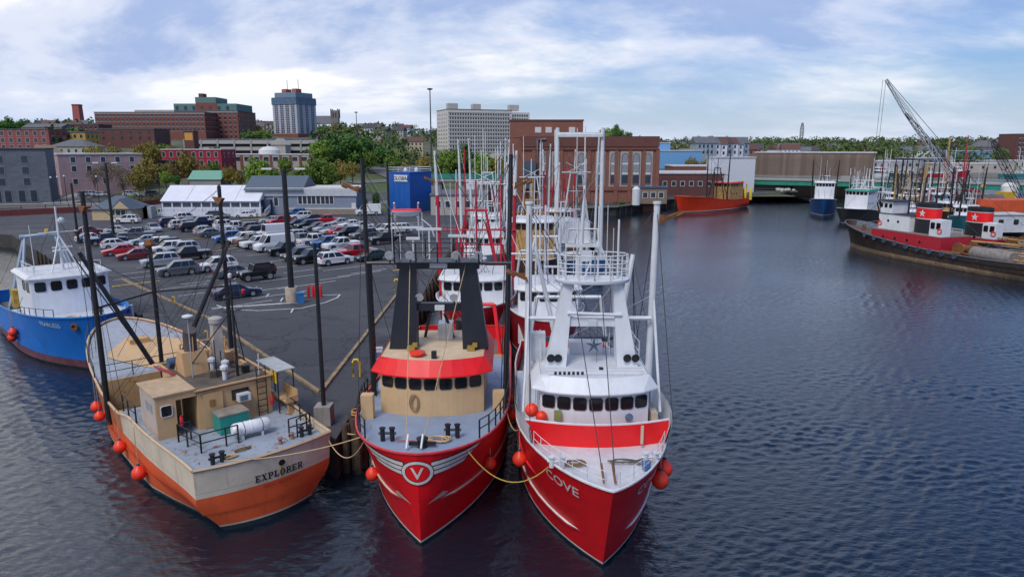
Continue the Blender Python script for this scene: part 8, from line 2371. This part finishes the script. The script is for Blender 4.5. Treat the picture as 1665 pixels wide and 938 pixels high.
for i, (px, tp) in enumerate(((1558, 226), (1546, 232), (1602, 224))):
    p = at(px, tp, 620); g = hillz(p.x, 620)
    o = MB().lathe([(1.2, -2), (0.9, p.z - g), (1.1, p.z - g + 0.4)], (0, 0, 0), 10).build('mill_chimney', brick_d, None, 40); o.location = (p.x, 620, g)
    tag(o, f'slim mill chimney on the far right skyline, {ORD[(1, 0, 2)[i]]} from the left', 'chimney', 'mill chimneys')
rnd = random.Random(33)
for i in range(14):
    px, py = rnd.uniform(1575, 1662), rnd.uniform(326, 372)
    w_, h_, cl_, cn_ = rnd.uniform(1.5, 4), rnd.uniform(0.8, 2.2), *rnd.choice((((0.2, 0.09, 0.04), 'rusty'), ((0.1, 0.12, 0.15), 'dark grey'), ((0.05, 0.15, 0.3), 'blue'), ((0.35, 0.28, 0.18), 'buff'), ((0.3, 0.03, 0.03), 'dark red')))
    yard_box(px, py, w_, rnd.uniform(1.2, 2.4), h_, cl_, f'{cn_} scrap crate in the boat yard, {ORD[i]} of the scattered crates', rnd.uniform(-0.6, 0.6), 'crate', w_ > 2)
for i in range(9):
    p = G(rnd.uniform(1585, 1660), rnd.uniform(330, 368), 1.9); ln = rnd.uniform(4, 9)
    o = MB().bar((-ln / 2, 0, 0.3), (ln / 2, 0, rnd.uniform(0.3, 1.2)), rnd.uniform(0.12, 0.25)).build('steel_pipe', rnd.choice((rusty, tan2, wgrey)), None, 40); o.location = p; o.rotation_euler = (0, 0, rnd.uniform(0, 3))
    tag(o, f'long steel pipe lying in the boat yard, {ORD[i]} of the scattered pipes', 'pipe', 'yard pipes')
# houses among the trees: Victorian row and scattered homes
wallc = [(0.6, 0.6, 0.58), (0.42, 0.4, 0.36), (0.3, 0.36, 0.42), (0.5, 0.42, 0.28), (0.2, 0.2, 0.22), (0.38, 0.18, 0.13)]
wname = ['white', 'beige', 'pale blue', 'tan', 'dark grey', 'brick red']
hs = []
for i in range(7): hs.append((1148 + i * 9.5 + (i % 2), 233 + (i % 3), 330 + i * 3, 9, 0 if i % 3 else 2))
rnd = random.Random(21)
for i in range(30):
    Y = rnd.uniform(480, 900); px = rnd.uniform(1080, 1660)
    hs.append((px, 232 + 14 * (900 - Y) / 420 + rnd.uniform(-2, 6), Y, rnd.uniform(9, 15), rnd.randrange(6)))
for i in range(26):
    Y = rnd.uniform(430, 800); px = rnd.choice((rnd.uniform(560, 700), rnd.uniform(880, 1060), rnd.uniform(390, 436), rnd.uniform(0, 150)))
    k = hillz((px - CX) / FPX * Y, Y)
    hs.append((px, HOR - (k + 8 - CAMZ) / Y * FPX, Y, rnd.uniform(9, 14), rnd.randrange(6)))
for i in range(10):
    hs.append((rnd.uniform(1195, 1330), 244 + rnd.uniform(-2, 4), rnd.uniform(360, 470), rnd.uniform(9, 13), rnd.randrange(6)))
cnt = {}
HM = {}
hs.sort()
zone = lambda px: 'left of the tall pale tower' if px < 437 else 'between the pale tower and the apartment slab' if px < 710 else 'behind the power station' if px < 1068 else 'above the brick warehouse' if px < 1230 else 'above the corrugated building' if px < 1405 else 'on the right bank'
tot = {}
for h_ in hs: tot[h_[4], zone(h_[0])] = tot.get((h_[4], zone(h_[0])), 0) + 1
for (px, tp, Y, w, ci) in hs:
    p = at(px, tp, Y); g = max(1.5, hillz(p.x, Y))
    h = max(4.5, p.z - g)
    kz = (ci, zone(px)); cnt[kz] = cnt.get(kz, 0) + 1
    t = thing('far_house', f'{wname[ci]} gabled house {kz[1]}' + (f', {ORD[cnt[kz] - 1]} from left' if tot[kz] > 1 else ''), 'house', (p.x, Y, g), rnd.uniform(-0.4, 0.4), 'far houses')
    wm_ = mat('house_' + wname[ci].replace(' ', '_'), wallc[ci], 0.8, var=0.08)
    MB().box(-w / 2, w / 2, 0, 9, -4, h).build('wall', wm_, t)
    MB().ring([[(x, -0.4, h), (x, 4.5, h + 3), (x, 9.4, h)] for x in (-w / 2 - 0.4, w / 2 + 0.4)]).build('roof', rnd.choice((roof_g, roof_g, mat('roof_brown', None), mat('roof_slate', None))), t)
    o = MB()
    for u in spread_(-w / 2 + 0.6, w / 2 - 0.6, 4):
        for z in (h - 1.4, h - 4.0): o.box(u - 0.45, u + 0.45, -0.06, 0.02, z - 0.7, z + 0.7)
    o = o.build('window_rows', pane_m, t); o['kind'] = 'stuff'
# tall thin light masts and the radio mast
for px, top, Y, lab in ((699, 147, 262, 'very tall thin light mast left of the apartment slab'), (579, 184, 420, 'thin light mast on the skyline right of the church tower'), (705, 250, 240, None)):
    if not lab: continue
    p = at(px, top, Y); g = hillz(p.x, Y)
    t = thing('light_mast', lab, 'light mast', (p.x, Y, g))
    MB().bar((0, 0, -1), (0, 0, p.z - g), 0.35, 0.18, 8).build('mast', mat('mast_dark', (0.05, 0.05, 0.06), 0.6), t, 40)
    MB().lathe([(0.2, 0), (1.0, 0.2), (1.1, 0.5), (0.3, 0.7)], (0, 0, p.z - g), 10).build('lamp_ring', black_m, t)
p = at(1305, 200, 1100); g = hillz(p.x, 1100)
t = thing('radio_mast', 'thin lattice radio mast on the far skyline', 'radio mast', (p.x, 1100, g))
mb = MB(); lattice(mb, (0, 0, 0), (0, 0, p.z - g), 4.0, 10, 0.35, (1, 0, 0)); mb.build('lattice', mat('mast_dark', None), t)
# roadside overpass with teal fence, and street lamps along the street
t = thing('overpass', 'grey road overpass with a teal fence behind the low sheds', 'overpass', (at(700, 280, 236).x, 236, 0))
Wo = at(850, 280, 236).x - at(700, 280, 236).x
MB().box(0, Wo, 0, 9, 6.0, 7.0).build('deck', mat('bridge_deck', None), t)
MB().box(0, Wo, -0.15, 0, 7.0, 8.6).build('teal_fence', mat('fence_teal', (0.02, 0.25, 0.2), 0.7, var=0.2), t)
for i in range(4): MB().box(2 + i * Wo / 4, 3.5 + i * Wo / 4, 1, 8, 2, 6).build('pier', concrete, t)
for i, px in enumerate((86, 97, 160, 108)):
    q = at(px, 318, 186 + i * 3)
    t = thing('street_lamp', f'slim dark street lamp on the street by the granite building, {ORD[(0, 1, 3, 2)[i]]} from the left', 'street lamp', (q.x, 186 + i * 3, LOT), 0, 'street lamps')
    MB().bar((0, 0, 0), (0, 0, 7), 0.09, 0.06).build('pole', black_m, t); MB().lathe([(0.1, 0), (0.3, 0.2), (0.15, 0.5)], (0, 0, 7), 8).build('lantern', white_m, t)
